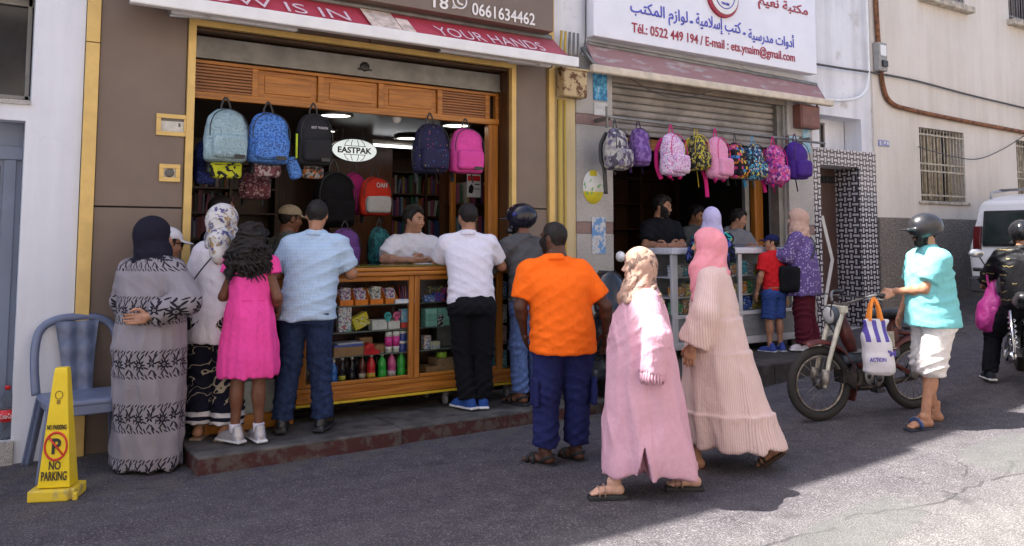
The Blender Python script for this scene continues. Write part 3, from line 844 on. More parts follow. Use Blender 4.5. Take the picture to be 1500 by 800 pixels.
# small fixtures around the second shop
def build_fixtures():
    b = thing('junction_box', 'battered rusty cream junction box above yellow painted strip', 'junction box', (5.29, 6.98, 3.12))
    m = Mat('peeling cream paint on rust', .8); n = m.noise(9, 6, .7)
    m.color(m.mix(n.smooth(.5, .6), (.55, .42, .24), (.13, .055, .025))); m.bump(n, .02)
    MB().box(-.16, .16, -.14, 0, 0, .29).build('casing', m.m, b, .02, 3)
    MB().box(-.19, .19, -.155, -.01, .285, .31).build('lid', m.m, b, .01)
    yp = A['yellow_old']
    for k, (x, r, lab, za, zb) in enumerate(((5.17, .028, 'fat yellow painted pipe running up beside the gold strip', .1, 3.1), (5.235, .014, 'thin yellow painted pipe beside the fat yellow pipe', .1, 3.1))):
        o = MB().tube([(0, 0, za), (0, 0, zb)], r, 10).build('pipe', yp, None); o.location = (x, 6.965, 0); tag(o, lab, 'pipe')
    for k in range(5):
        o = MB().tube([(0, 0, 0), (.004 * k, .02, .25), (.0, .0, .42)], .014, 8).build('conduit', yp if k < 2 else A['steel'], None)
        o.location = (5.17 + k * .055, 6.93, 3.42); tag(o, 'short conduit rising from the battered junction box', 'conduit', 'conduits above the junction box')
    b = thing('junction_box', 'plain brown red metal box on the granite beside purple backpack', 'junction box', (9.22, 6.98, 3.08))
    rb = plain('red brown box paint', (.17, .065, .05), .55, 0, .15, 8)
    MB().box(-.2, .2, -.13, 0, 0, .31).build('casing', rb, b, .012); MB().box(-.18, .18, -.14, -.128, .02, .29).build('lid', rb, b, .008)
    # posters
    def poster(px, py, w, h, label, mat, Y=6.976):
        p = on_y(px, py, Y); o = MB().box(-w / 2, w / 2, -.003, 0, -h / 2, h / 2).build('poster', mat, None); o.location = (p.x, Y, p.z); return tag(o, label, 'poster')
    def pm(name, c1, c2, c3, s, z=0):
        m = Mat(name, .8); n = m.noise(s, 4, .6)
        m.color(m.ramp(n, [(.38, c1), (.5, c2), (.62, c3)], 'CONSTANT')); return m.m
    poster(879, 126, .2, .33, 'torn blue poster at the top of the granite pillar', pm('torn blue print', (.04, .18, .34), (.10, .38, .60), (.6, .6, .6), 14))
    poster(880, 160, .19, .14, 'blank white remnant below the torn blue poster', pm('blank paper', (.5, .5, .5), (.6, .6, .58), (.62, .62, .62), 9))
    poster(877, 345, .19, .4, 'pale flyer with blue smudges low on the granite pillar', pm('pale flyer', (.14, .3, .55), (.55, .56, .58), (.42, .4, .38), 10))
    poster(1163, 205, .2, .1, 'pale blue sticker under the brown red box', pm('sticker', (.3, .5, .6), (.5, .6, .62), (.2, .4, .55), 20))
    poster(1181, 205, .16, .34, 'blue poster strip beside the brown red box', pm('blue strip', (.2, .45, .6), (.42, .55, .62), (.12, .35, .5), 12))
    poster(820, 362, .1, .1, 'small blue and white sticker on the cream strip', pm('blue sticker', (.05, .2, .5), (.6, .6, .62), (.6, .6, .6), 30))
    # round yellow and white sticker
    p = on_y(869, 274, 6.976); m = Mat('yellow white sticker', .6); n = m.noise(22, 3)
    c = m.mix(m.z.lt(-.05), (.72, .72, .66), (.72, .62, .03)); c = m.mix(n.gt(.58) * m.z.abs().lt(.09), c, (.15, .42, .16)); c = m.mix(m.z.gt(.12) * m.x.abs().lt(.05), c, (.70, .55, .02)); m.color(c)
    o = MB().lathe([(.145, 0), (.145, .003)], 30, mtx=Matrix.Rotation(R(90), 4, 'X') @ Matrix.Scale(1.28, 4, (0, 1, 0))).build('sticker', m.m, None); o.location = p
    tag(o, 'oval white and yellow sticker at the middle of the granite pillar', 'sticker')
    # cables and pipes on the white and beige walls
    def run(name, label, cat, pts, r, mat, Y=6.96):
        P = [on_y(x, y, Y) for x, y in pts]; c = P[0].copy()
        o = MB().tube(spline([p - c for p in P], 8), r, 8).build(name, mat, None); o.location = c; return tag(o, label, cat)
    run('pipe', 'rusty brown pipe coming down the corner and turning along beige wall', 'pipe', [(1281, -60), (1284, 20), (1289, 90), (1295, 132), (1306, 151), (1330, 160), (1400, 175), (1500, 194), (1560, 206)], .035, A['rust'])
    run('cable', 'thick dark cable sagging from white wall across beige wall', 'cable', [(1196, 94), (1240, 101), (1282, 107), (1340, 118), (1420, 139), (1500, 158), (1560, 172)], .016, A['cable'])
    run('cable', 'thin cable drooping from the grilled window toward the next window', 'cable', [(1345, 215), (1390, 228), (1432, 233), (1470, 218), (1500, 199), (1530, 180)], .008, A['cable'], 6.9)
    run('conduit', 'pale conduit curving down the white wall to the brown red box', 'conduit', [(1268, -40), (1271, 60), (1272, 115), (1262, 140), (1235, 147), (1205, 145)], .02, A['white_paint'])
    run('cable', 'grey cable looping out of the brown red box', 'cable', [(1196, 152), (1199, 165), (1196, 175), (1188, 182)], .012, A['cable'])
    run('cable', 'thin wire rising up the stained white wall beside the brown fascia', 'cable', [(858, -30), (858, 20), (857, 62), (850, 80)], .006, A['cable'])
    p = on_y(1284, 86, FY)
    b = thing('meter_box', 'small grey meter box beside the rusty pipe at the corner', 'meter box', (p.x, 6.99, p.z - .2))
    MB().box(-.1, .1, -.1, 0, 0, .42).build('casing', plain('grey box', (.3, .29, .27), .6), b, .01); MB().box(-.07, .07, -.108, -.098, .22, .38).build('lid', A['white_paint'], b, .004)
    MB().box(-.05, .07, -.13, -.098, .06, .15).build('fuse', A['black'], b, .004)
build_fixtures()

# ================================================================ beige house
def build_beige_house():
    b = thing('beige_house', 'beige rendered house with pebbledash base and grilled windows behind white van', 'house', (14, FY, 0))
    def put(mb, name, mat, bevel=0):
        o = mb.build(name, mat, b, bevel); o.location = (-14, -FY, 0); return o
    W1 = (12.02, 13.3, 2.2, 3.33); W2 = (14.98, 16.3, 2.2, 3.33); U1 = (12.2, 13.5, 5.41, 6.6); U2 = (14.95, 16.2, 5.43, 6.6)
    mb = MB().wall(10.862, 34, -.2, FRONT_TOP_E, FY + .0, FY + .35, [W1, W2, U1, U2])
    mb.box(10.862, 34, FY + .35, FY + 9, 9.5, 9.8).box(10.862, 34, FY + 8.9, FY + 9, -.2, 9.5); put(mb, 'wall', A['beige'])
    d = MB().box(10.864, 34, FY - .045, FY - .001, 0, 1.93); put(d, 'pebbledash_base', A['dado'], .015)
    for (x0, x1, z0, z1) in (W1, W2, U1, U2):
        up = z0 > 4
        w = MB().box(x0, x1, FY + .25, FY + .3, z0, z1); wo = put(w, 'window', A['glassdark'])
        s = MB(); n = 9
        for i in range(n):
            xa = x0 + (x1 - x0) * i / n
            if (i * 7 + int(x0)) % 5 != 1: s.box(xa + .012, xa + (x1 - x0) / n * .62, FY + .2, FY + .245, z0 + .03, z1 - .02)
        s.build('shutter_slat', A['curtain'] if not up else A['irongrey'], wo, .004)
        g = MB(); ng = 14
        for i in range(ng + 1):
            x = x0 + (x1 - x0) * i / ng; g.tube([(x, FY + .03, z0 + .01), (x, FY + .03, z1 - .01)], .009, 6)
        for z in (z0 + .08, z0 + (z1 - z0) * .4, z0 + (z1 - z0) * .5, z0 + (z1 - z0) * .9): g.box(x0 + .002, x1 - .002, FY + .018, FY + .042, z, z + .025)
        g.build('grille', plain('pale painted grille', (.42, .37, .29), .7, .1, .3, 20) if not up else plain('grey grille', (.22, .21, .22), .7), wo)
        sl = MB().box(x0 - .08, x1 + .08, FY - (.14 if up else .03), FY + .2, z0 - (.1 if up else .05), z0 + .002); put(sl, 'window_sill', A['granite_red'] if False else plain('grimy stone sill', (.42, .37, .30), .9, 0, .3, 12), .012)
build_beige_house()
build_number_plate(1286, 206, 1302, 214, 'tiny blue house number plate on beige wall near the tiled doorway')

# ================================================================ shop counters
def glass_counter():
    b = thing('display_counter', 'long orange wood and glass shop counter on castors with olive top', 'counter', (3.25, 6.54, .13))
    x0, x1, D, H = -1.03, 1.12, .48, 1.25
    B = MB().box(x0, x1, 0, D, .15, .27).box(x0 - .012, x1 + .012, -.014, 0, .155, .20).box(x0 - .012, x1 + .012, -.01, 0, .235, .268)
    B.build('base', A['wood'], b, .008)
    MB().box(x0 - .014, x1 + .014, -.018, D, .128, .149).build('yellow_edge', plain('yellow painted edge', (.58, .40, .02), .5), b, .003)
    T = MB().box(x0 - .03, x1 + .03, -.045, D + .01, 1.165, 1.20).box(x0 - .02, x1 + .02, -.03, D, 1.203, 1.238)
    T.build('top_rail', A['wood'], b, .012, 3)
    MB().box(x0 - .01, x1 + .01, -.02, D, 1.24, 1.252).build('glass_top', plain('olive baize under glass', (.115, .105, .012), .12), b, .002)
    stiles = [(x0, x0 + .07), (-.045, .005), (.01, .06), (.86, .93), (1.05, x1)]
    for a, c in stiles: MB().box(a, c, 0, .035, .272, 1.163).build('stile', A['wood_v'], b, .006)
    for a, c in ((x0 + .072, -.047), (.062, .858)):
        MB().box(a, c, .002, .03, .273, .305).build('rail', A['wood'], b, .006); MB().box(a, c, .002, .03, 1.12, 1.162).build('rail', A['wood'], b, .006)
        MB().quad((a, .014, .306), (c, .014, .306), (c, .014, 1.119), (a, .014, 1.119)).build('glass_pane', A['glass'], b)
    MB().quad((.932, .014, .273), (1.048, .014, .273), (1.048, .014, 1.162), (.932, .014, 1.162)).build('glass_pane', A['glass'], b)
    sh = plain('glass shelf edge', (.16, .20, .18), .15)
    for z in (.49, .69, .91): MB().box(x0 + .03, x1 - .03, .05, D - .04, z, z + .009).build('shelf', sh, b)
    MB().box(x0, x1, D - .02, D, .272, 1.163).build('back_panel', A['wood_dark'], b)
    for xa in (x0 + .002, x1 - .02): MB().box(xa, xa + .018, .036, D - .021, .272, 1.163).build('end_panel', A['wood_dark'], b)
    for x in (-.75, .35, 1.0):
        for y in (.06, D - .06):
            c = MB().lathe([(.02, -.013), (.04, -.011), (.045, 0), (.04, .011), (.02, .013)], 16, (0, 0, 0), Matrix.Translation((x, y, .046)) @ Matrix.Rotation(R(90), 4, 'Y'))
            w = c.build('castor', plain('grey castor wheel', (.2, .2, .2), .5), b)
            MB().box(x - .022, x + .022, y - .02, y + .02, .09, .127).box(x - .022, x - .016, y - .012, y + .012, .045, .09).box(x + .016, x + .022, y - .012, y + .012, .045, .09).build('castor_fork', A['steel'], w)
    # fixed cabinet at the left of it
    b = thing('side_cabinet', 'narrow wooden cabinet with dark glass joining the counter at its end', 'cabinet', (1.84, 6.56, .13))
    for a, c in ((-.36, -.28), (.28, .36)): MB().box(a, c, 0, .04, 0, 1.16).build('stile', A['wood_v'], b, .006)
    MB().box(-.279, .279, .002, .035, 0, .12).build('rail', A['wood'], b, .006); MB().box(-.279, .279, .002, .035, 1.08, 1.16).build('rail', A['wood'], b, .006)
    MB().quad((-.28, .016, .121), (.28, .016, .121), (.28, .016, 1.079), (-.28, .016, 1.079)).build('glass_pane', A['glass'], b)
    MB().box(-.36, .36, .041, .46, .02, .05).box(-.36, .36, .44, .46, .05, 1.16).build('carcass', A['wood_dark'], b)
    MB().box(-.37, .365, -.03, .47, 1.162, 1.24).build('top', A['wood'], b, .01)
    o = MB().box(-.22, .2, -.12, .12, 0, .30).build('storage_box', plain('white storage box', (.6, .6, .6), .5), None, .01); o.location = (1.88, 6.78, .185)
    tag(o, 'white storage box standing inside the narrow wooden cabinet', 'box')
glass_counter()
CY0 = 6.54                                                    # counter front
def shelf_z(k): return (.405, .63, .83, 1.05)[k]
def good(name, mb, mats, px, k, label, cat, dy=.10, group=None, rz=0.0, bevel=.003, Y=CY0, zlist=None, rot=None):
    p = on_y(px, 500, Y + dy); z = shelf_z(k) if zlist is None else zlist[k]
    o = mb.build(name, mats, None, bevel) if isinstance(mb, MB) else mb
    o.location = (p.x, Y + dy, z + .001); o.rotation_euler = rot or (0, 0, rz)
    return tag(o, label, cat, group)
def carton(w, d, h): return MB().box(-w / 2, w / 2, -d / 2, d / 2, 0, h)
def printed(name, base, spots, s=30, th=.55, rough=.45):
    m = Mat(name, rough); c = base
    for i, sp in enumerate(spots):
        n = m.noise(s * (1 + .4 * i), 2, .5, m.vec(m.x + i * 3.1, m.y, m.z * 1.3 + i)); c = m.mix(n.gt(th), c, sp)
    m.color(c); return m.m
def paint_bottle(px, c, label, h=.215, r=.036, paper=None, kind='poster'):
    b = thing('paint_bottle', label, 'bottle', on_y(px, 500, CY0 + .11), 0, 'paint and ink bottles in the counter')
    b.location.z = .406; b.location.y = CY0 + .11
    MB().lathe([(r * .94, 0), (r, .008), (r, h * .3), (r * .9, h * .36), (r, h * .42), (r, h * .55), (r * .8, h * .70), (r * .38, h * .82), (r * .34, h * .87)], 18).build('bottle_body', plain('bottle ' + str(c), c, .18, 0, .03), b)
    MB().lathe([(r * .42, h * .865), (r * .44, h * .88), (r * .44, h * .98), (r * .38, h)], 14).build('cap', plain('bottle cap', (.62, .6, .6), .4), b)
    if paper: MB().lathe([(r * 1.015, .02), (r * 1.015, h * .27)], 18).build('paper_label', plain('bottle label', paper, .6, 0, .3, 60), b)
for px, c, lab, h, r, pap in (
        (489, (.02, .14, .55), 'blue paint bottle at the very end of the bottom shelf beside the jeans', .20, .034, None),
        (502, (.012, .012, .016), 'black ink bottle with a yellow paper label', .215, .028, (.55, .5, .05)),
        (516, (.012, .012, .018), 'plain black ink bottle between the labelled one and the brown one', .215, .028, None),
        (531, (.11, .025, .02), 'brown red paint bottle with a cream label', .235, .03, (.5, .42, .34)),
        (544, (.62, .02, .03), 'bright red paint bottle on the bottom shelf', .225, .037, (.6, .4, .05)),
        (560, (.03, .42, .06), 'green paint bottle between the red and pink ones', .225, .037, None),
        (574, (.62, .08, .27), 'pink paint bottle with small white label', .235, .036, (.6, .5, .55)),
        (588, (.03, .42, .05), 'green paint bottle between the pink and the slim dark one', .235, .037, None),
        (599, (.05, .05, .05), 'slim dark bottle with white cap near the wooden stile', .205, .018, None)):
    paint_bottle(px, c, lab, h, r, pap)
for i, px in enumerate((508, 523, 538, 552)):
    o = MB().lathe([(.026, 0), (.027, .14), (.012, .17), (.012, .20)], 12).build('paint_bottle', plain('back row bottle', (.03, .025, .03), .3), None)
    p = on_y(px, 500, CY0 + .26); o.location = (p.x, CY0 + .26, .406); tag(o, 'dark bottle in the shaded back row of the bottom shelf', 'bottle', 'dark bottles in the back row')
# top shelf: orange cardboard displays with pen packets
orange = plain('orange display card', (.72, .20, .015), .6)
for i, px in enumerate((503, 525, 547, 569)):
    b = thing('pen_display', ('first orange card display of pen packets, beside the blue shirt', 'second orange card display of pen packets from the blue shirt', 'third orange card display of pen packets from the blue shirt', 'fourth orange card display of pen packets, nearest the loose pens')[i], 'display', on_y(px, 500, CY0 + .1), 0, 'orange pen displays on the top shelf')
    b.location.y = CY0 + .1; b.location.z = 1.051; w = .058
    MB().poly_extrude([(-.06, 0), (.06, 0), (.06, .14), (.04, .14), (-.06, .045)][::-1], -w, -w + .004, 'x').poly_extrude([(-.06, 0), (.06, 0), (.06, .14), (.04, .14), (-.06, .045)][::-1], w - .004, w, 'x').box(-w + .004, w - .004, -.06, .06, 0, .004).box(-w + .004, w - .004, -.06, -.056, .004, .045).box(-w + .004, w - .004, .056, .06, .004, .13).build('tray', orange, b)
    pk = MB(); rs = random.Random(i)
    for k in range(5): pk.box(-.044, .044, -.045 + k * .018, -.041 + k * .018, .006, .125 + rs.uniform(-.01, .02), Matrix.Rotation(rs.uniform(-.12, .12), 4, 'Y') @ Matrix.Rotation(-.25, 4, 'X'))
    pk.build('pen_packet', printed('pen packets %d' % i, (.55, .54, .56), [(.08, .06, .16), (.35, .12, .4)] if i != 2 else [(.06, .06, .07), (.3, .3, .3)], 42, .54), b)
pen_c = [(.5, .02, .03), (.05, .05, .3), (.03, .03, .03), (.45, .08, .25), (.6, .55, .5)]
for i in range(9):
    o = MB().tube([(0, 0, 0), (.012 * math.sin(i * 2), .03, .14)], .005, 6).build('pen', plain('pen %d' % (i % 5), pen_c[i % 5], .4), None)
    p = on_y(586 + i * 1.9, 500, CY0 + .12); o.location = (p.x, CY0 + .12, 1.052); tag(o, 'slim %s pen standing loose at the end of the top shelf' % ('red', 'navy', 'black', 'pink', 'cream')[i % 5], 'pen', 'loose pens on the top shelf')
good('card_box', carton(.22, .1, .035), printed('white strip', (.6, .6, .6), [(.3, .5, .7)], 40), 592, 3, 'long flat white box lying before the loose pens', 'box', .06)
# second shelf
good('box', carton(.115, .06, .205), printed('white box with rings', (.62, .64, .66), [(.1, .4, .2), (.5, .08, .08), (.12, .12, .5)], 34, .58), 503, 2, 'upright white box printed with green red and violet shapes', 'box')
o = good('box', carton(.15, .07, .11), printed('yellow box', (.62, .52, .03), [(.55, .55, .5), (.08, .08, .05)], 36, .60), 529, 2, 'yellow box tilted against its neighbours', 'box'); o.location.z += .03; o.rotation_euler = (0, R(-22), R(8))
good('box', carton(.14, .09, .085), plain('white carton', (.60, .60, .60), .6), 553, 2, 'plain white carton in the middle of the second shelf', 'box')
good('box', carton(.11, .09, .07), plain('white carton', (.60, .60, .60), .6), 574, 2, 'smaller white carton carrying the skull shaped scissors cards', 'box')
for i, (px, c, l) in enumerate(((567, (.03, .36, .38), 'teal'), (580, (.62, .10, .25), 'pink'))):
    mb = MB().lathe([(.034, 0), (.036, .012), (.03, .02)], 14, mtx=Matrix.Translation((0, 0, .045)) @ Matrix.Rotation(R(90), 4, 'X')).box(-.018, .018, -.015, 0, -.0, .02)
    mb.m = 1
    for x in (-.012, .012): mb.lathe([(.009, .02), (.008, .023)], 10, mtx=Matrix.Translation((x, 0, .05)) @ Matrix.Rotation(R(90), 4, 'X'))
    o = good('sharpener', mb, [plain('sharpener ' + l, c, .4), A['black']], px, 2, '%s skull shaped sharpener standing on the white carton' % l, 'sharpener', .06); o.location.z += .07
good('box', carton(.105, .08, .05), plain('red box', (.6, .06, .05), .5), 593, 2, 'flat red box under the sky blue box', 'box')
o = good('box', carton(.105, .07, .115), printed('sky blue box', (.12, .42, .62), [(.6, .2, .35), (.6, .6, .6)], 30, .6), 593, 2, 'sky blue box with pink print on the flat red box', 'box'); o.location.z += .051
# third shelf
good('cardboard_box', carton(.29, .16, .075), plain('brown cardboard', (.30, .17, .085), .8, 0, .1, 20), 508, 1, 'long low cardboard box at the end of the third shelf', 'box', .12)
o = good('notebook', carton(.26, .16, .018), plain('blue cover', (.08, .12, .42), .4), 506, 1, 'blue notebook lying on the low cardboard box', 'notebook', .12); o.location.z += .076
o = good('notebook', carton(.24, .15, .014), plain('pale cover', (.5, .5, .6), .4), 508, 1, 'pale notebook on top of the blue notebook', 'notebook', .12, rz=.1); o.location.z += .096
good('cardboard_box', carton(.12, .1, .13), plain('brown cardboard', (.30, .17, .085), .8, 0, .1, 20), 533, 1, 'small upright cardboard box behind the red tape dispenser', 'box', .22)
good('cardboard_box', carton(.13, .1, .07), plain('brown cardboard', (.30, .17, .085), .8, 0, .1, 20), 556, 1, 'low cardboard box beside the pink tubes', 'box', .16)
td = MB().poly_extrude([(-.07, 0), (.07, 0), (.075, .03), (.03, .04), (.02, .085), (-.03, .1), (-.06, .07)][::-1], -.03, .03).lathe([(.034, -.034), (.036, 0), (.034, .034)], 16, mtx=Matrix.Translation((-.015, 0, .06)) @ Matrix.Rotation(R(90), 4, 'X'))
good('tape_dispenser', td, plain('red plastic', (.58, .02, .03), .3), 543, 1, 'shiny red tape dispenser hanging over the shelf edge', 'dispenser', .05)
for px in (569, 580):
    b = thing('glue_tube', ('white and pink tube of glue beside the low cardboard box', 'white and pink tube of glue beside the blue jars')[px > 575], 'tube', on_y(px, 500, CY0 + .08), 0, 'pink tubes on the third shelf')
    b.location.y = CY0 + .08; b.location.z = .631
    MB().lathe([(.027, 0), (.027, .025), (.031, .03), (.031, .05)], 14).build('cap', A['white_paint'], b)
    MB().lathe([(.031, .051), (.032, .135)], 14).build('pink_band', plain('pink band', (.75, .05, .36), .4), b)
    MB().lathe([(.0315, .136), (.028, .165), (.026, .175)], 14).build('tube_end', A['white_paint'], b)
for j, (px, z) in enumerate(((589, 0), (600, 0), (589, .088), (600, .088))):
    b = thing('paint_jar', '%s jar with white lid %s' % (('dark blue', 'lighter blue')[px > 595], ('standing on the third shelf', 'stacked on another jar')[z > 0]), 'jar', on_y(px, 500, CY0 + .09), 0, 'blue jars on the third shelf')
    b.location.y = CY0 + .09; b.location.z = .631 + z
    MB().lathe([(.029, 0), (.03, .005), (.03, .06), (.027, .064)], 14).build('jar_body', plain('jar blue %d' % (px > 595), ((.02, .05, .30), (.05, .22, .5))[px > 595], .25), b)
    MB().lathe([(.031, .065), (.031, .083), (.028, .086)], 14).build('lid', A['white_paint'], b)
# right door of the counter
mint = [(.22, .48, .42), (.19, .45, .38), (.25, .52, .46)]
for i in range(3):
    for k in range(3):
        o = good('box', carton(.115, .1, .052), plain('mint carton %d' % ((i + k) % 3), mint[(i + k) % 3], .6), 628 + i * 18, 2, 'mint green carton %s of the mint stack' % (('in the bottom row', 'in the middle row', 'in the top row')[k]), 'box', .1, 'mint green cartons in the counter'); o.location.z += .0535 * k
o = good('box', carton(.05, .02, .1), printed('black white box', (.02, .02, .02), [(.6, .6, .6)], 40), 645, 2, 'slim black and white box before the mint cartons', 'box', .03)
for i, (px, w, h, c, sp, lab) in enumerate(((627, .10, .06, (.03, .12, .4), (.4, .4, .5), 'flat dark blue packet at the end of the top shelf by the stile'), (643, .12, .08, (.04, .06, .38), (.35, .05, .05), 'blue packet with red print beside the white polo shirt'), (655, .1, .12, (.4, .05, .12), (.06, .06, .4), 'red and blue packet against the white polo shirt'), (637, .16, .13, (.08, .09, .12), (.45, .42, .06), 'dark packet with yellow print behind the blue packets'))):
    good('packet', carton(w, .06, h), printed('packet print %d' % i, c, [sp], 40, .56), px, 3, lab, 'packet', .06 + .12 * (i == 3))
good('box', carton(.07, .06, .12), printed('white blue box', (.6, .6, .62), [(.08, .25, .6), (.6, .25, .1)], 40), 624, 1, 'small white box with blue print by the middle stile', 'box')
good('box', carton(.09, .06, .065), printed('white yellow box', (.62, .58, .35), [(.2, .3, .55)], 50), 636, 1, 'tiny cream box beside the grey file box', 'box', .08)
good('box', carton(.22, .1, .2), plain('grey file box', (.09, .09, .10), .6), 652, 1, 'grey file box on the third shelf', 'box', .24)
good('cardboard_box', carton(.27, .2, .135), printed('printed cardboard', (.32, .19, .10), [(.2, .11, .06)], 30, .6, .8), 654, 0, 'cardboard box on the bottom shelf beside the black trousers', 'box', .15)
good('cardboard_box', carton(.14, .16, .07), plain('brown cardboard', (.30, .17, .085), .8, 0, .1, 20), 629, 0, 'low open cardboard box by the middle stile', 'box', .15)
o = good('tape_roll', MB().lathe([(.045, 0), (.048, .01), (.048, .045), (.045, .05)], 18), plain('lime tape', (.32, .52, .04), .3), 647, 0, 'lime green roll of tape on the printed cardboard box', 'tape', .12); o.location.z += .136
for i, (k, c, lab) in enumerate(((3, (.04, .16, .45), 'blue'), (2, (.45, .44, .44), 'grey white'), (1, (.5, .2, .22), 'pink'), (0, (.06, .34, .42), 'teal'))):
    good('packet', carton(.13, .08, .16), printed('end packet %d' % i, c, [(.03, .03, .05), (.55, .55, .55)], 36, .57), 731, k, '%s packet seen between the white polo man and the orange man' % lab, 'packet', .08)

# ================================================================ inside the bookshop: bookcases, books, lights, lit sign
def bookcase(label, x0, x1, y, rows):
    b = thing('bookcase', label, 'bookcase', ((x0 + x1) / 2, y, .125)); w = (x1 - x0) / 2
    MB().box(-w, w, .26, .28, 0, 2.68).build('back', A['wood_dark'], b)
    nb = max(1, round((x1 - x0) / .55))
    for i in range(nb + 1): MB().box(-w + 2 * w * i / nb - .018, -w + 2 * w * i / nb + .018, 0, .259, 0, 2.68).build('upright', A['wood_dark'], b, .003)
    for z in rows:
        for i in range(nb): MB().box(-w + 2 * w * i / nb + .0185, -w + 2 * w * (i + 1) / nb - .0185, .002, .258, z - .02 - .125, z - .125).build('shelf', A['wood_dark'], b)
    return b
BC = {'red': (.17, .02, .02), 'blue': (.025, .06, .18), 'green': (.025, .11, .05), 'white': (.30, .29, .27), 'yellow': (.28, .20, .03), 'purple': (.09, .03, .13), 'orange': (.25, .08, .015), 'black': (.015, .015, .016), 'pale blue': (.14, .20, .24), 'pink': (.25, .06, .12)}
BM = {}
def book_mesh():
    mb = MB().box(-.5, .5, 0, 1, 0, 1); me_o = mb.build('book', [], None); COL.objects.unlink(me_o)
    mb = MB().box(-.5, -.38, 0, 1, 0, 1).box(.38, .5, 0, 1, 0, 1).box(-.38, .38, 0, .06, 0, 1); mb.m = 1; mb.box(-.38, .38, .06, .97, .02, .97)
    return mb
_bk = book_mesh()
def books(x0, x1, y, z, where, seed, dens=1.0):
    rs = random.Random(seed); x = x0 + .03
    while x < x1 - .04:
        w = rs.uniform(.02, .045); h = rs.uniform(.19, .265); c = rs.choice(list(BC))
        if rs.random() < dens:
            if c not in BM:
                o = _bk.build('book', [plain('book cover ' + c, BC[c], .5, 0, .15, 8), plain('book pages', (.55, .5, .42), .9)], None); BM[c] = o.data
            else: o = bpy.data.objects.new('book', BM[c]); COL.objects.link(o)
            o.location = (x + w / 2, y + rs.uniform(.0, .03), z + .001); o.scale = (w, .18, h)
            if rs.random() < .08: o.rotation_euler = (0, R(9), 0); x += .03
            tag(o, '%s book %s' % (c, where), 'book', 'books on the shelves of the bookshop')
        x += w + .002
rows = [1.33, 1.63, 1.93, 2.23, 2.53]
bookcase('dark bookcase full of coloured spines behind the white shirted seller', 4.55, 5.8, 10.05, rows)
bookcase('dark bookcase of pale spines behind the pale blue backpack', 2.0, 3.1, 10.05, rows)
for k, z in enumerate(rows):
    nm = ('on the lowest visible shelf', 'on the second shelf up', 'on the middle shelf', 'on the shelf below the top', 'on the top shelf')[k]
    if k < 4:
        for j in range(2): books(4.57 + j * .62, 4.57 + j * .62 + .6, 10.08, z, nm + (' in the bay by the lit sign', ' in the bay by the pink backpack')[j], 11 + k * 7 + j)
    if k in (0, 1, 2, 3): books(2.02, 2.58, 10.08, z, nm + ' of the bookcase at the pale blue backpack', 50 + k)
# side shelf by the right wall: the warning notice hangs on its post
b = thing('bookcase', 'narrow wooden side shelf by the door post with notice in front', 'bookcase', (4.95, 8.2, .125))
MB().box(-.42, -.37, -.03, .03, 0, 2.7).build('upright', A['wood_v'], b, .004); MB().box(.37, .42, -.03, .03, 0, 2.7).build('upright', A['wood_v'], b, .004)
for z in (1.2, 1.6, 2.0): MB().box(-.369, .369, -.025, .25, z - .125, z - .1).build('shelf', A['wood_dark'], b, .003)
MB().box(-.42, .42, .26, .28, 0, 2.7).build('back', A['wood_dark'], b)
for z, sd, dn in ((1.225, 91, 1), (1.625, 92, 1), (2.025, 93, .8)): books(4.60, 5.3, 8.22, z, {1.225: 'on the low board', 1.625: 'on the middle board', 2.025: 'on the high board'}[z] + ' of the narrow side shelf', sd, dn)
p = on_y(694, 271, 8.0); b = thing('notice', 'white paper notice with red header hanging by the door post', 'notice', p)
MB().box(-.09, .09, -.003, 0, -.14, .12).build('paper', plain('notice paper', (.62, .62, .62), .6), b)
MB().box(-.08, .08, -.006, -.0035, .045, .105).build('red_header', plain('notice red', (.5, .02, .02), .5), b)
MB().poly_extrude([(-.07, -.09), (-.02, -.1), (.0, -.03), (-.03, .01), (-.065, -.02)][::-1], -.006, -.0035).box(.01, .075, -.006, -.0035, .0, .012).box(.01, .07, -.006, -.0035, -.05, -.04).build('black_print', A['black'], b)
# downlights
lamp = emit('lit lamp glass', (1.0, .93, .82), 1.5)
def on_z(px, py, Z): r = ray(px, py); return r * ((Z - CAM_Z) / r.z) + Vector((0, 0, CAM_Z))
for i, (px, py, lab) in enumerate(((492, 167, 'round lit ceiling lamp above the lit oval sign'), (598, 201, 'round lit ceiling lamp beside the dark navy backpack'), (668, 182, 'round lit ceiling lamp above the pink backpack'), (472, 190, 'round lit ceiling lamp half hidden by the charcoal backpack'), (704, 211, 'round lit ceiling lamp half hidden by the pink backpack'))):
    p = on_z(px, py, 2.83); b = thing('ceiling_lamp', lab, 'lamp', p, 0, 'round lamps in the bookshop ceiling')
    MB().lathe([(.17, 0), (.175, -.02), (.15, -.026), (.15, -.005)], 24).build('rim', A['steel'], b); MB().lathe([(.148, -.006), (.148, -.012)], 24).build('lamp_glass', lamp, b)
p = on_z(581, 168, 2.84); b = thing('ceiling_sensor', 'small white dome sensor on the bookshop ceiling', 'sensor', p)
MB().lathe([(.05, 0), (.05, -.04), (.035, -.075), (.012, -.088)], 16).build('dome', A['white_paint'], b)
p = on_z(600, 214, 2.76); b = thing('tube_light', 'thin lit tube behind the lamps of the bookshop ceiling', 'lamp', p)
MB().box(-.5, .5, -.02, .02, 0, .05).build('housing', A['white_paint'], b, .004); MB().tube([(-.48, 0, -.02), (.48, 0, -.02)], .014, 8).build('tube', emit('lit tube', (.95, .97, 1.0), .9), b)
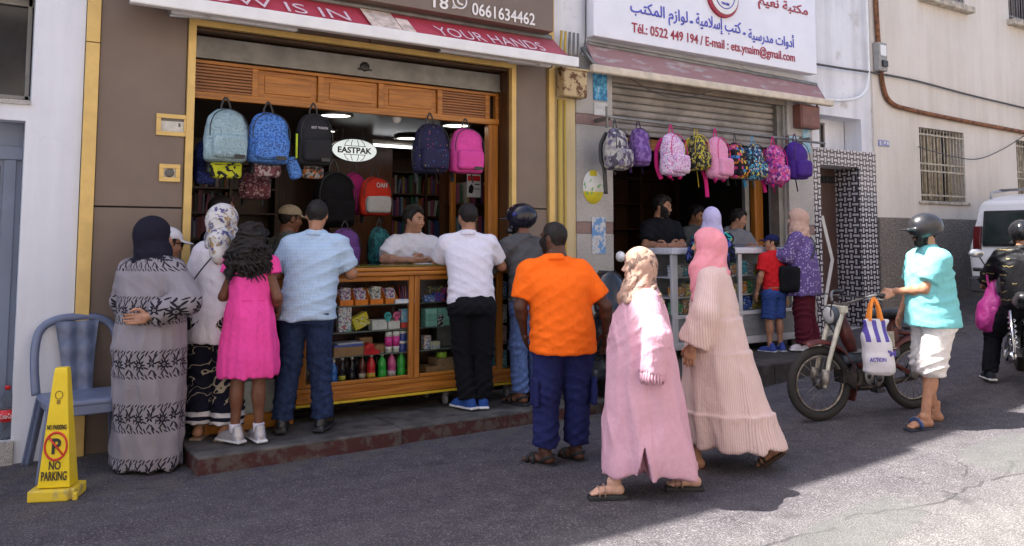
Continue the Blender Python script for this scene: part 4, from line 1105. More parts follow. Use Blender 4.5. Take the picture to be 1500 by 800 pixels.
# oval sign
p = on_y(517, 221, 8.6); b = thing('oval_sign', 'white oval shop sign with black capital letters over a globe', 'sign', p)
S = Matrix.Rotation(R(90), 4, 'X')
MB().lathe([(.275, 0), (.275, .05)], 40, mtx=Matrix.Scale(.48, 4, (0, 0, 1)) @ S).build('rim', A['black'], b)
MB().lathe([(.262, .051), (.262, .054)], 40, mtx=Matrix.Scale(.475, 4, (0, 0, 1)) @ S).build('face', emit('lit white face', (.80, .86, .84), .17), b)
lettering('EASTPAK', A['black'], b, -.20, .20, 0, .068, -.056, .03)
g = MB()
for sx in (-.12, -.045, .045, .12):
    for s in (1, -1): g.tube([(sx * (1 - .4 * t * t) , -.056, s * (.05 + .065 * t)) for t in (0, .5, 1)], .0035, 5)
g.tube([(-.13, -.056, .048), (.13, -.056, .048)], .0035, 5).tube([(-.13, -.056, -.048), (.13, -.056, -.048)], .0035, 5)
g.build('globe_lines', A['black'], b)
MB().tube([(-.12, 0, .1), (-.12, 0, .62)], .006, 6).tube([(.12, 0, .1), (.12, 0, .62)], .006, 6).build('hanger', A['steel'], b)

# ================================================================ backpacks
def bag_shape(w, h, d, seed, top=.5):
    def fn(P):
        t = lambda f: -h - .03 + h * f
        rings = [(t(0), 0, 0, .43 * w, .40 * d), (t(.03), 0, 0, .47 * w, .47 * d), (t(.12), 0, 0, .5 * w, .5 * d), (t(.35), 0, 0, .5 * w, .5 * d), (t(.6), 0, 0, .485 * w, .46 * d), (t(.72), 0, 0, .46 * w, .42 * d),
                 (t(.82), 0, .005, .41 * w, .36 * d), (t(.9), 0, .01, .33 * w, .29 * d), (t(.96), 0, .014, .23 * w, .21 * d), (t(1.0), 0, .016, .10 * w, .10 * d)]
        q = loft(P, rings, .03, 3.2)
        return q + wob(P, seed, 30, .0028) + wob(P, seed + 5, 75, .0012)
    return nets(fn, (-.6 * w, -.65 * d, -h - .06), (.6 * w, .65 * d, .0), .011)
def pocket_shape(w, h, d, seed, hi=.42):
    def fn(P):
        q = rbox(P, (0, -.5 * d, -h - .03 + h * (hi / 2 + .06)), (.40 * w, .05, h * hi / 2), .035)
        return q + wob(P, seed, 40, .002)
    return nets(fn, (-.48 * w, -.5 * d - .07, -h - .03), (.48 * w, -.5 * d + .07, -h * .35), .009)
BAG_W, BAG_H, BAG_D = .32, .44, .18
_bagV = [bag_shape(BAG_W, BAG_H, BAG_D, s) for s in (1, 2, 3)]; _pocV = [pocket_shape(BAG_W, BAG_H, BAG_D, s) for s in (4, 5)]
_bag_me = [np_mesh('bag_body', *v) for v in _bagV]; _poc_me = [np_mesh('front_pocket', *v) for v in _pocV]
def backpack(px, py0, py1, Y, label, mat, group, wpx=None, strap=A['black'], pocket=None, patch=None, rz=0.0, trim=None, wheels=False, dang=None, var=0, handle=.055):
    """hung by its loop: its cloth spans py0..py1 in the photograph when it hangs at street depth Y"""
    p = on_y(px, py0, Y); q = on_y(px, py1, Y); s = (p.z - q.z) / BAG_H
    b = thing('backpack', label, 'backpack', (p.x, Y, p.z + .03 * s), rz, group, None)
    sx = s if wpx is None else s * (wpx / (py1 - py0)) / (BAG_W / BAG_H)
    b.scale = (sx, s, s)
    def mesh_copy(me, name, mt):
        m2 = me.copy(); m2.materials.clear(); return link(name, m2, b, [mt])
    mesh_copy(_bag_me[var % 3], 'bag_body', mat)
    mesh_copy(_poc_me[var % 2], 'front_pocket', pocket or mat)
    tr = trim or A['black']
    z = MB().tube(spline([(-.145, -.086, -.27), (-.14, -.078, -.18), (-.10, -.066, -.09), (0, -.05, -.045), (.10, -.066, -.09), (.14, -.078, -.18), (.145, -.086, -.27)], 6), .0045, 5)
    z.build('zipper', tr, b)
    MB().tube(spline([(-.035, .02, -.05), (-.03, .02, .0), (0, .02, handle), (.03, .02, .0), (.035, .02, -.05)], 6), .009, 6, flat=.5).build('handle', strap, b)
    for sg in (-1, 1):
        L = -.55 if dang is None else dang[(sg + 1) // 2]
        MB().tube(spline([(sg * .05, .085, -.08), (sg * .09, .13, -.2), (sg * .11, .12, -.36), (sg * .10, .09, -.47), (sg * .105, .07, L)], 6), .022, 8, flat=.25).build('shoulder_strap', strap, b)
    if patch:
        MB().box(.02, .10, -.147, -.142, -.445, -.415).build('label_patch', A['black'], b); 
    if wheels:
        for x in (-.09, .09): MB().lathe([(.02, -.012), (.026, 0), (.02, .012)], 12, mtx=Matrix.Translation((x, -.02, -.475)) @ Matrix.Rotation(R(90), 4, 'Y')).build('wheel', tr, b)
    return b
def print_mat(name, stops, scale=26, dist=.35, edge=None, rough=.8):
    m = Mat(name, rough, 0, .3)
    n = m.noise(scale * .5, 2); v = m.vec(m.x + n * .04 * dist, m.y + n * .05 * dist, m.z - n * .06 * dist)
    d, node = m.voro(scale, v); sep = m.t.nodes.new('ShaderNodeSeparateColor'); m.t.links.new(node.outputs['Color'], sep.inputs[0])
    c = m.ramp(sep.outputs[0], [(i / len(stops), s) for i, s in enumerate(stops)], 'CONSTANT')
    if edge is not None:
        e, _ = m.voro(scale, v, 'DISTANCE_TO_EDGE'); c = m.mix(e.lt(.12), c, edge)
    m.color(c); m.bump(m.noise(24, 3), .006); return m.m
def floral(name, base, petal, heart, scale=22, leaf=None):
    m = Mat(name, .85, 0, .3)
    out = base
    for k, (sc, pc) in enumerate(((scale, petal), (scale * 1.35, leaf or petal))):
        vec = m.vec(m.x * sc + k * 3.7, m.y * sc + k, m.z * sc)
        n = m.t.nodes.new('ShaderNodeTexVoronoi'); n.inputs['Scale'].default_value = 1; n.inputs['Randomness'].default_value = .8; m.t.links.new(vec, n.inputs['Vector'])
        sp = m.t.nodes.new('ShaderNodeSeparateXYZ'); m.t.links.new(n.outputs['Position'], sp.inputs[0])
        dx = m.x * sc + k * 3.7 - E(m.t, sp.outputs[0]); dz = m.z * sc - E(m.t, sp.outputs[2])
        r = E(m.t, n.outputs['Distance']); a = dz.atan2(dx)
        pet = r.lt((a * (5 if k == 0 else 3)).cos() * .16 + .30)
        out = m.mix(pet, out, pc); out = m.mix(r.lt(.09), out, heart)
    m.color(out); m.bump(m.noise(24, 3), .005); return m.m
def dots(name, base, cols, scale=30, r=.35):
    m = Mat(name, .8, 0, .3); d, node = m.voro(scale, rnd=.6); sep = m.t.nodes.new('ShaderNodeSeparateColor'); m.t.links.new(node.outputs['Color'], sep.inputs[0])
    c = m.ramp(sep.outputs[0], [(i / len(cols), s) for i, s in enumerate(cols)], 'CONSTANT'); m.color(m.mix(d.lt(r), base, c)); m.bump(m.noise(24, 3), .005); return m.m
def checks(name, cols, s=26):
    m = Mat(name, .8, 0, .3); u = (m.x + m.y) * s; v = m.z * s
    k = ((u.floor() * 12.9898 + v.floor() * 78.233).sin() * 43758.5).fract()
    m.color(m.ramp(k, [(i / len(cols), c) for i, c in enumerate(cols)], 'CONSTANT')); return m.m
def marble(name, c1, c2, c3):
    m = Mat(name, .75, 0, .3); n = m.noise(9, 4, .55, None, 1.4); w = ((n * 34).sin()).abs()
    m.color(m.mix(w.lt(.25), m.mix(m.noise(4, 2), c1, c2), c3)); m.bump(m.noise(18, 3) + w * .2, .01); return m.m
G1 = 'school bags hung in the bookshop opening'
HB = 6.98
backpack(332, 158, 238, HB, 'pale blue crinkled print backpack hung under the louvred transom', marble('pale blue crinkle print', (.40, .53, .56), (.30, .44, .48), (.14, .25, .30)), G1, 62, patch=True, rz=.1, var=0)
backpack(394, 164, 240, HB, 'bright blue leaf print backpack with matching pencil pouch below', floral('blue leaf print', (.10, .26, .66), (.015, .025, .10), (.35, .5, .8), 46, (.02, .04, .2)), G1, 60, patch=True, rz=.05, var=1)
backpack(460, 166, 243, HB, 'charcoal backpack with small white lettering and lime strap end', cloth('charcoal bag cloth', (.028, .028, .030)), G1, 52, patch=True, rz=.0, var=2)
backpack(631, 180, 254, HB + .1, 'dark navy backpack dotted with coloured spots', dots('navy spotted', (.018, .018, .055), [(.02, .02, .06), (.03, .03, .12), (.02, .02, .06), (.5, .06, .2), (.05, .05, .2), (.55, .42, .05), (.02, .02, .06), (.05, .2, .5)], 42, .2), G1, 53, rz=-.05, var=0)
backpack(683, 187, 254, HB + .05, 'plain bright pink backpack hanging beside the wooden door post', cloth('bright pink bag cloth', (.66, .075, .32)), G1, 51, patch=True, rz=-.05, var=1)
G2 = 'bags hanging deeper in the bookshop'
backpack(302, 205, 262, 7.5, 'dark blue print bag behind the pale blue backpack', floral('dark blue print', (.02, .03, .14), (.06, .10, .4), (.3, .3, .5), 40), G2, 34, var=2)
backpack(374, 244, 292, 7.4, 'maroon paisley bag below the blue leaf print backpack', print_mat('maroon paisley', [(.10, .03, .045), (.16, .05, .07), (.30, .22, .22), (.07, .02, .03)], 50), G2, 46, var=0)
backpack(490, 250, 333, 8.0, 'large black backpack under the lit oval sign', cloth('black bag cloth', (.010, .010, .012)), G2, 60, var=1)
backpack(519, 252, 315, 8.3, 'magenta bag half hidden by the large black backpack', cloth('magenta bag cloth', (.42, .03, .20)), G2, 34, var=2)
backpack(550, 258, 316, 8.0, 'light grey backpack with red top below the lit oval sign', cloth('red bag top', (.50, .035, .02)), G2, 48, pocket=cloth('light grey bag cloth', (.42, .42, .42)), patch=False, var=0)
backpack(506, 334, 388, 7.6, 'purple backpack standing behind the counter', cloth('purple bag cloth', (.16, .07, .26)), G2, 44, var=1)
backpack(556, 332, 388, 7.7, 'teal patterned backpack standing behind the counter near the seller', print_mat('teal pattern', [(.02, .12, .13), (.03, .18, .18), (.015, .07, .08)], 36), G2, 32, var=2)
# pencil cases and lunch bags below the first row
def pouch(px, py0, py1, wpx, Y, label, mat, tilt=0.0):
    a = on_y(px, py0, Y); c = on_y(px, py1, Y); h = a.z - c.z; w = on_y(px + wpx / 2, py0, Y).x - on_y(px - wpx / 2, py0, Y).x
    o = thing('pouch', label, 'pouch', a, 0, 'pouches hanging under the backpacks'); o.rotation_euler = (0, tilt, 0)
    solid('case', lambda P: rbox(P, (0, 0, -h / 2), (w / 2, .05, h / 2), .035) + wob(P, int(px), 40, .003), (-w * .6, -.08, -h - .02), (w * .6, .08, .02), .01, mat, o)
    MB().tube([(-w * .4, -.052, -.03), (w * .4, -.052, -.03)], .004, 5).build('zipper', A['black'], o)
    MB().tube(spline([(-.01, 0, -.01), (-.02, 0, .05), (0, 0, .08), (.02, 0, .05), (.01, 0, -.01)], 4), .005, 5).build('loop', A['black'], o)
pouch(331, 237, 262, 46, HB + .05, 'black pouch with yellow green blotches under the pale blue backpack', print_mat('yellow blotch print', [(.012, .012, .012), (.42, .48, .02), (.02, .02, .02), (.5, .52, .03)], 34, 1.0))
pouch(391, 238, 260, 40, HB + .1, 'maroon and grey print pouch under the blue leaf backpack', print_mat('maroon grey print', [(.20, .08, .10), (.42, .36, .37), (.12, .04, .06)], 46))
pouch(425, 230, 264, 17, HB, 'bright blue leaf print pencil pouch hanging at a slant', bpy.data.materials['blue leaf print'], R(-18))
pouch(457, 243, 262, 32, HB + .12, 'white and orange printed pouch under the charcoal backpack', print_mat('white orange print', [(.40, .38, .36), (.06, .05, .05), (.42, .15, .05), (.3, .3, .32)], 40))
pouch(300, 245, 270, 28, 7.3, 'dark blue print pouch at the edge of the gold frame', bpy.data.materials['dark blue print'])
# lettering and lime strap on the charcoal bag are parts of that bag
_bag = [o for o in COL.objects if o.get('label', '').startswith('charcoal backpack')][0]
lettering('BEST SEASON', plain('white print', (.5, .48, .48), .7), _bag, -.05, .10, -.16, .02, -.078, .01)
MB().box(-.18, -.165, -.06, -.045, -.42, -.22).build('lime_strap', plain('lime strap', (.50, .62, .02), .6), _bag)
_bag = [o for o in COL.objects if o.get('label', '').startswith('light grey backpack')][0]
lettering('OAH', plain('white print', (.5, .48, .48), .7), _bag, -.02, .09, -.135, .055, -.083, .02)

G3 = 'school backpacks on the rail over the shutter'
RY = 6.66
gm = print_mat('grey violet camouflage', [(.42, .41, .37), (.16, .13, .22), (.50, .49, .44), (.30, .27, .30), (.08, .07, .10)], 22, 1.4)
backpack(936, 187, 243, RY + .12, 'purple backpack half hidden behind the grey camouflage one', print_mat('purple swirl', [(.19, .10, .32), (.26, .15, .40), (.13, .06, .24)], 24, 1.5), G3, 30, cloth('dark purple strap', (.06, .03, .10)), rz=-.3, var=1)
backpack(903, 187, 249, RY, 'grey and violet camouflage backpack with black side pocket hung by the granite pillar', gm, G3, 46, rz=.35, var=0, dang=(-.72, -.5))
pk = cloth('hot pink trim', (.62, .03, .20))
backpack(985, 195, 258, RY, 'pink and white floral backpack with yellow tag, first past the gap', floral('pink white floral', (.74, .60, .72), (.66, .05, .34), (.9, .8, .85), 40, (.28, .08, .40)), G3, 48, pk, trim=pk, rz=.25, var=2, wheels=True, dang=(-.5, -.5))
yl = plain('yellow strap', (.62, .48, .02), .7)
backpack(1021, 196, 250, RY + .05, 'black and yellow graffiti backpack with yellow straps', print_mat('black yellow graffiti', [(.015, .015, .015), (.40, .34, .08), (.02, .02, .02), (.07, .07, .07), (.5, .42, .03)], 40, 1.2), G3, 32, yl, trim=yl, var=0, dang=(-.5, -.66))
backpack(1050, 200, 262, RY, 'pale pink dotted backpack with red sides', dots('pale pink dotted', (.72, .28, .44), [(.76, .45, .55), (.72, .28, .44), (.7, .5, .6)], 60, .3), G3, 40, pk, trim=pk, rz=.25, var=1, wheels=True, dang=(-.66, -.5))
backpack(1078, 208, 262, RY + .05, 'black backpack with multicoloured checks', checks('multicoloured checks', [(.012, .012, .015), (.6, .45, .03), (.015, .012, .015), (.55, .05, .2), (.02, .02, .03), (.05, .2, .5), (.012, .012, .015), (.6, .2, .04)], 30), G3, 28, var=2)
backpack(1104, 210, 264, RY, 'turquoise and white cartoon print backpack', print_mat('turquoise comic print', [(.10, .42, .60), (.60, .62, .64), (.03, .10, .30), (.16, .52, .66), (.02, .02, .04), (.55, .5, .1)], 34, .6, (.02, .02, .05)), G3, 30, cloth('blue strap', (.06, .28, .48)), var=0)
backpack(1134, 212, 271, RY, 'magenta and violet patterned backpack beside the dark purple one', print_mat('magenta violet print', [(.55, .04, .28), (.20, .05, .30), (.65, .25, .45), (.10, .03, .14), (.60, .08, .20)], 44, .8), G3, 32, pk, trim=pk, var=1, wheels=True)
backpack(1166, 207, 263, RY, 'dark purple backpack with tiny pale dots, last on the rail', dots('dark purple dots', (.055, .016, .20), [(.055, .016, .20), (.25, .2, .45), (.06, .02, .22), (.05, .015, .18)], 70, .16), G3, 38, cloth('dark purple strap', (.06, .03, .10)), var=2, dang=(-.5, -.6))

# ================================================================ white metal counter of the second shop
def white_counter():
    Y = 6.5; a = on_y(984, 366, Y).x; c = on_y(1172, 366, Y).x; cx = (a + c) / 2; w = (c - a) / 2
    b = thing('display_counter', 'white metal and glass shop counter with colourful packets beside the boy', 'counter', (cx, Y, .325))
    al = plain('white grey aluminium', (.55, .55, .58), .35, .2, .05, 6)
    MB().box(-w - .02, w + .02, -.03, .5, 1.12, 1.19).build('top', plain('white counter top', (.60, .60, .66), .3), b, .012)
    MB().box(-w, w, 0, .48, .09, .17).box(-w + .02, w - .02, -.005, 0, .1, .16).build('base', al, b, .006)
    MB().box(-w, w, .012, .02, .172, .42).build('lower_panel', plain('grey panel', (.20, .21, .22), .4), b)
    MB().box(-w, w, -.002, .03, .421, .465).build('middle_rail', al, b, .005)
    n = 4
    for i in range(n + 1):
        x = -w + 2 * w * i / n; MB().box(x - (.0 if i == 0 else .03), x + (.0 if i == n else .03) + (.055 if i == 0 else 0) - (.055 if False else 0), 0, .035, .171, 1.118).build('post', al, b, .005)
    MB().quad((-w, .016, .466), (w, .016, .466), (w, .016, 1.118), (-w, .016, 1.118)).build('glass_pane', A['glass'], b)
    for z in (.64, .86): MB().box(-w + .02, w - .02, .05, .44, z, z + .012).build('shelf', al, b)
    MB().box(-w, w, .46, .48, .171, 1.118).build('back_panel', plain('grey panel', (.20, .21, .22), .4), b)
    for x in (-w + .1, 0, w - .1): MB().box(x - .03, x + .03, .06, .12, 0, .09).build('foot', A['black'], b)
    rs = random.Random(5)
    cols = [((.03, .10, .5), 'blue'), ((.6, .45, .05), 'yellow'), ((.55, .56, .58), 'white'), ((.05, .35, .5), 'turquoise'), ((.5, .08, .06), 'red'), ((.10, .36, .12), 'green'), ((.55, .22, .04), 'orange')]
    for k, z in enumerate((.467, .653, .873)):
        x = -w + .08
        while x < w - .12:
            ww = rs.uniform(.09, .2); col, nm = rs.choice(cols); h = rs.uniform(.1, .17)
            o = carton(ww, .07, h).build('packet', printed('packet %s' % nm, col, [(.55, .55, .55), (.06, .06, .1)], 26, .58), None, .003)
            o.location = (cx + x + ww / 2, Y + .12, .325 + z); tag(o, '%s packet %s of the white metal counter' % (nm, ('on the lower deck', 'on the middle shelf', 'on the upper shelf')[k]), 'packet', 'packets in the white metal counter')
            x += ww + .012
white_counter()
def shop_shelf(label, x0, x1, y):
    b = thing('shelving', label, 'shelving', ((x0 + x1) / 2, y, .316)); w = (x1 - x0) / 2
    for x in (-w, -w / 3, w / 3, w): MB().box(x - .02, x + .02, 0, .3, 0, 2.4).build('upright', A['wood_dark'], b, .003)
    for k in range(6): MB().box(-w + .021, w - .021, .01, .29, .3 + k * .38, .325 + k * .38).build('shelf', A['wood_dark'], b)
    MB().box(-w, w, .30, .32, 0, 2.4).build('back', A['wood_dark'], b)
shop_shelf('dark wooden shelving at the back of the granite fronted shop', 6.9, 9.2, 9.3)
def paper_on(px, py, Y, label, rz):
    p = on_y(px, py, Y)
    b = thing('paper', label, 'paper', (p.x, Y, p.z), rz); MB().box(-.1, .1, -.14, .14, 0, .003).build('sheet', plain('paper', (.6, .6, .6), .7), b); return b
_p = paper_on(634, 376, 6.74, 'white sheet of paper on the olive counter top before the seller', .5); _p.location.z = 1.384
_p = paper_on(1112, 362, 6.72, 'open white booklet lying on the white metal counter', .2); _p.location.z = 1.517

# ================================================================ people: shared anatomy, metres for a 1.75 m person, facing +Y
def mirror(vf): V, F = vf; V = V.copy(); V[:, 0] *= -1; return V, F[:, ::-1]
def xf(vf, M):
    V, F = vf; A_ = np.array(M)[:3, :3]; t = np.array(M)[:3, 3]; return (V @ A_.T + t).astype(np.float32), F
def head_fn(P, fem=False, fat=0.0):
    d = ell(P, (0, -.014, .028), (.074, .096, .090))
    d = smin(d, ell(P, (0, .018, -.04), (.058 + fat, .070, .072)), .045)
    d = smin(d, ell(P, (0, .060, -.098), (.024 + fat, .022, .018)), .03)                   # chin
    d = smin(d, cap(P, (-.03, .074, .036), (.03, .074, .036), .012), .022)                  # brow
    for s in (-1, 1):
        d = smin(d, ell(P, (s * .038, .062, -.02), (.022, .022, .02)), .03)                 # cheek
        d = smax(d, -ell(P, (s * .031, .094, .014), (.017, .016, .012)), .012)              # eye socket
        d = smin(d, ell(P, (s * .031, .074, .014), (.0135, .011, .0105)), .004)             # eyelids
        d = smin(d, ell(P, (s * .076, -.012, -.002), (.010, .020, .031)), .010)             # ear
    d = smin(d, cap(P, (0, .082, .018), (0, .104, -.020), .009, .0125), .012)               # nose
    for s in (-1, 1): d = smin(d, ell(P, (s * .012, .094, -.026), (.010, .010, .008)), .006)
    d = smin(d, ell(P, (0, .081, -.053), (.023, .012, .0065)), .008)                        # lips
    d = smin(d, ell(P, (0, .079, -.064), (.019, .012, .0065)), .008)
    d = smin(d, cap(P, (0, -.022, -.06), (0, -.034, -.125), .052 + fat * .8, .054 + fat), .03)  # neck
    return d
HEAD = nets(lambda P: head_fn(P), (-.10, -.125, -.19), (.10, .13, .13), .0065)
HEAD_FAT = nets(lambda P: head_fn(P, fat=.012), (-.11, -.125, -.19), (.11, .13, .13), .0065)
def hand_fn(P, curl, spread=.0):
    d = rbox(P, (0, -.002, -.048), (.014, .040, .046), .013)
    d = smin(d, cap(P, (0, 0, .03), (0, 0, -.02), .026, .022), .02)
    for i, (y, L) in enumerate(((.030, .070), (.010, .078), (-.011, .072), (-.030, .058))):
        a = np.array((0, y, -.090 + (.004 if i in (0, 3) else 0))); ang = 0.0
        for j, (fr, r0, r1) in enumerate(((.46, .0098, .0088), (.30, .0088, .008), (.24, .008, .0068))):
            ang += curl * (.65, 1.0, .8)[j]; b = a + L * fr * np.array((-math.sin(ang), spread * (y / .03) * .3, -math.cos(ang)))
            d = smin(d, cap(P, a, b, r0, r1), .004); a = b
    t = [np.array(v) for v in ((-.004, .030, -.018), (-.016, .056, -.044), (-.024 - .012 * curl, .062 - .010 * curl, -.072), (-.034 - .012 * curl, .055 - .016 * curl, -.096))]
    for i in range(3): d = smin(d, cap(P, t[i], t[i + 1], (.014, .0115, .010)[i], (.0115, .010, .008)[i]), .006)
    return d
# palm faces -X, fingers point -Z, thumb towards +Y: a right hand hanging at the side
HAND = {k: nets(lambda P, c=c, s=s: hand_fn(P, c, s), (-.11, -.055, -.185), (.035, .08, .045), .0046) for k, c, s in (('relaxed', .38, .1), ('flat', .10, .25), ('grip', 1.25, .0))}
def foot_fn(P):
    d = cap(P, (0, -.03, .035), (0, .02, .09), .034, .034)
    d = smin(d, cap(P, (0, -.035, .032), (.004, .10, .026), .030, .030), .03); d = smin(d, ell(P, (.004, .11, .024), (.042, .045, .022)), .02)
    for i, (x, y) in enumerate(((-.028, .165), (-.009, .17), (.008, .163), (.023, .153), (.036, .14))): d = smin(d, cap(P, (x * .9, .13, .018), (x, y, .014), .012, .0115 if i else .014), .006)
    d = smin(d, cap(P, (0, -.01, .09), (0, -.012, .16), .036, .038), .02)
    return smax(d, -P[2] + 0 * P[0] + .002, .004)
FOOT = nets(foot_fn, (-.06, -.08, -.005), (.07, .195, .17), .007)
def shoe_fn(P):
    d = rbox(P, (0, .045, .016), (.043, .135, .016), .014)
    u = ell(P, (0, .03, .045), (.042, .115, .045)); u = smin(u, cap(P, (0, -.04, .05), (0, -.03, .105), .042, .040), .03); u = smin(u, ell(P, (.0, .12, .035), (.042, .055, .03)), .03)
    return smin(d, u, .012)
SHOE = nets(shoe_fn, (-.06, -.11, -.006), (.06, .20, .15), .0075)
SOLE = nets(lambda P: rbox(P, (0, .042, .012), (.047, .142, .013), .012), (-.06, -.12, -.01), (.06, .2, .035), .008)
SLIPSOLE = nets(lambda P: rbox(P, (.003, .05, -.012), (.048, .142, .015), .013), (-.065, -.12, -.04), (.07, .21, .015), .008)
def basis(o, down, fwd):
    """matrix whose -Z runs along `down` and whose +Y leans towards `fwd`"""
    z = -Vector(down).normalized(); y = Vector(fwd); y = (y - z * y.dot(z)).normalized(); x = y.cross(z)
    return Matrix(((x.x, y.x, z.x, o[0]), (x.y, y.y, z.y, o[1]), (x.z, y.z, z.z, o[2]), (0, 0, 0, 1)))
def capcut(P, a, b, ra, rb, sc=(1, 1, 1)):
    a = np.array(a, float); b = np.array(b, float); n = (b - a) / np.linalg.norm(b - a)
    d = cap(P, a, b + n * .12, ra, rb + (rb - ra) * .12 / np.linalg.norm(b - a))
    e = (P[0] - b[0]) * n[0] + (P[1] - b[1]) * n[1] + (P[2] - b[2]) * n[2]
    return smax(d, e, .008)
SKIN = {k: None for k in ()}
def skin(name, c):
    if name in SKIN: return SKIN[name]
    m = Mat('skin ' + name, .48, 0, .35); n = m.noise(26, 4)
    m.color(m.mix(n.smooth(.3, .7), hsv_shift(c, .88), hsv_shift(c, 1.12))); m.b.inputs['Subsurface Weight'].default_value = .06; m.b.inputs['Subsurface Radius'].default_value = (.01, .004, .002)
    m.bump(m.noise(160, 2), .001); SKIN[name] = m.m; return m.m
S_LIGHT = ('light', (.56, .34, .25)); S_TAN = ('tan', (.40, .205, .125)); S_OLIVE = ('olive', (.34, .165, .095)); S_BROWN = ('brown', (.17, .072, .040)); S_DARK = ('dark', (.085, .036, .022))
HAIR_M = Mat('black hair', .6, 0, .3); _n = HAIR_M.noise(1.0, 4, .6, HAIR_M.vec(HAIR_M.x * 90, HAIR_M.y * 90, HAIR_M.z * 20))
HAIR_M.color(HAIR_M.mix(_n, (.006, .005, .005), (.018, .013, .011))); HAIR_M.bump(_n, .004); HAIR = HAIR_M.m
EYE = plain('eye white', (.55, .53, .5), .2); IRIS = plain('dark iris', (.012, .008, .006), .1)

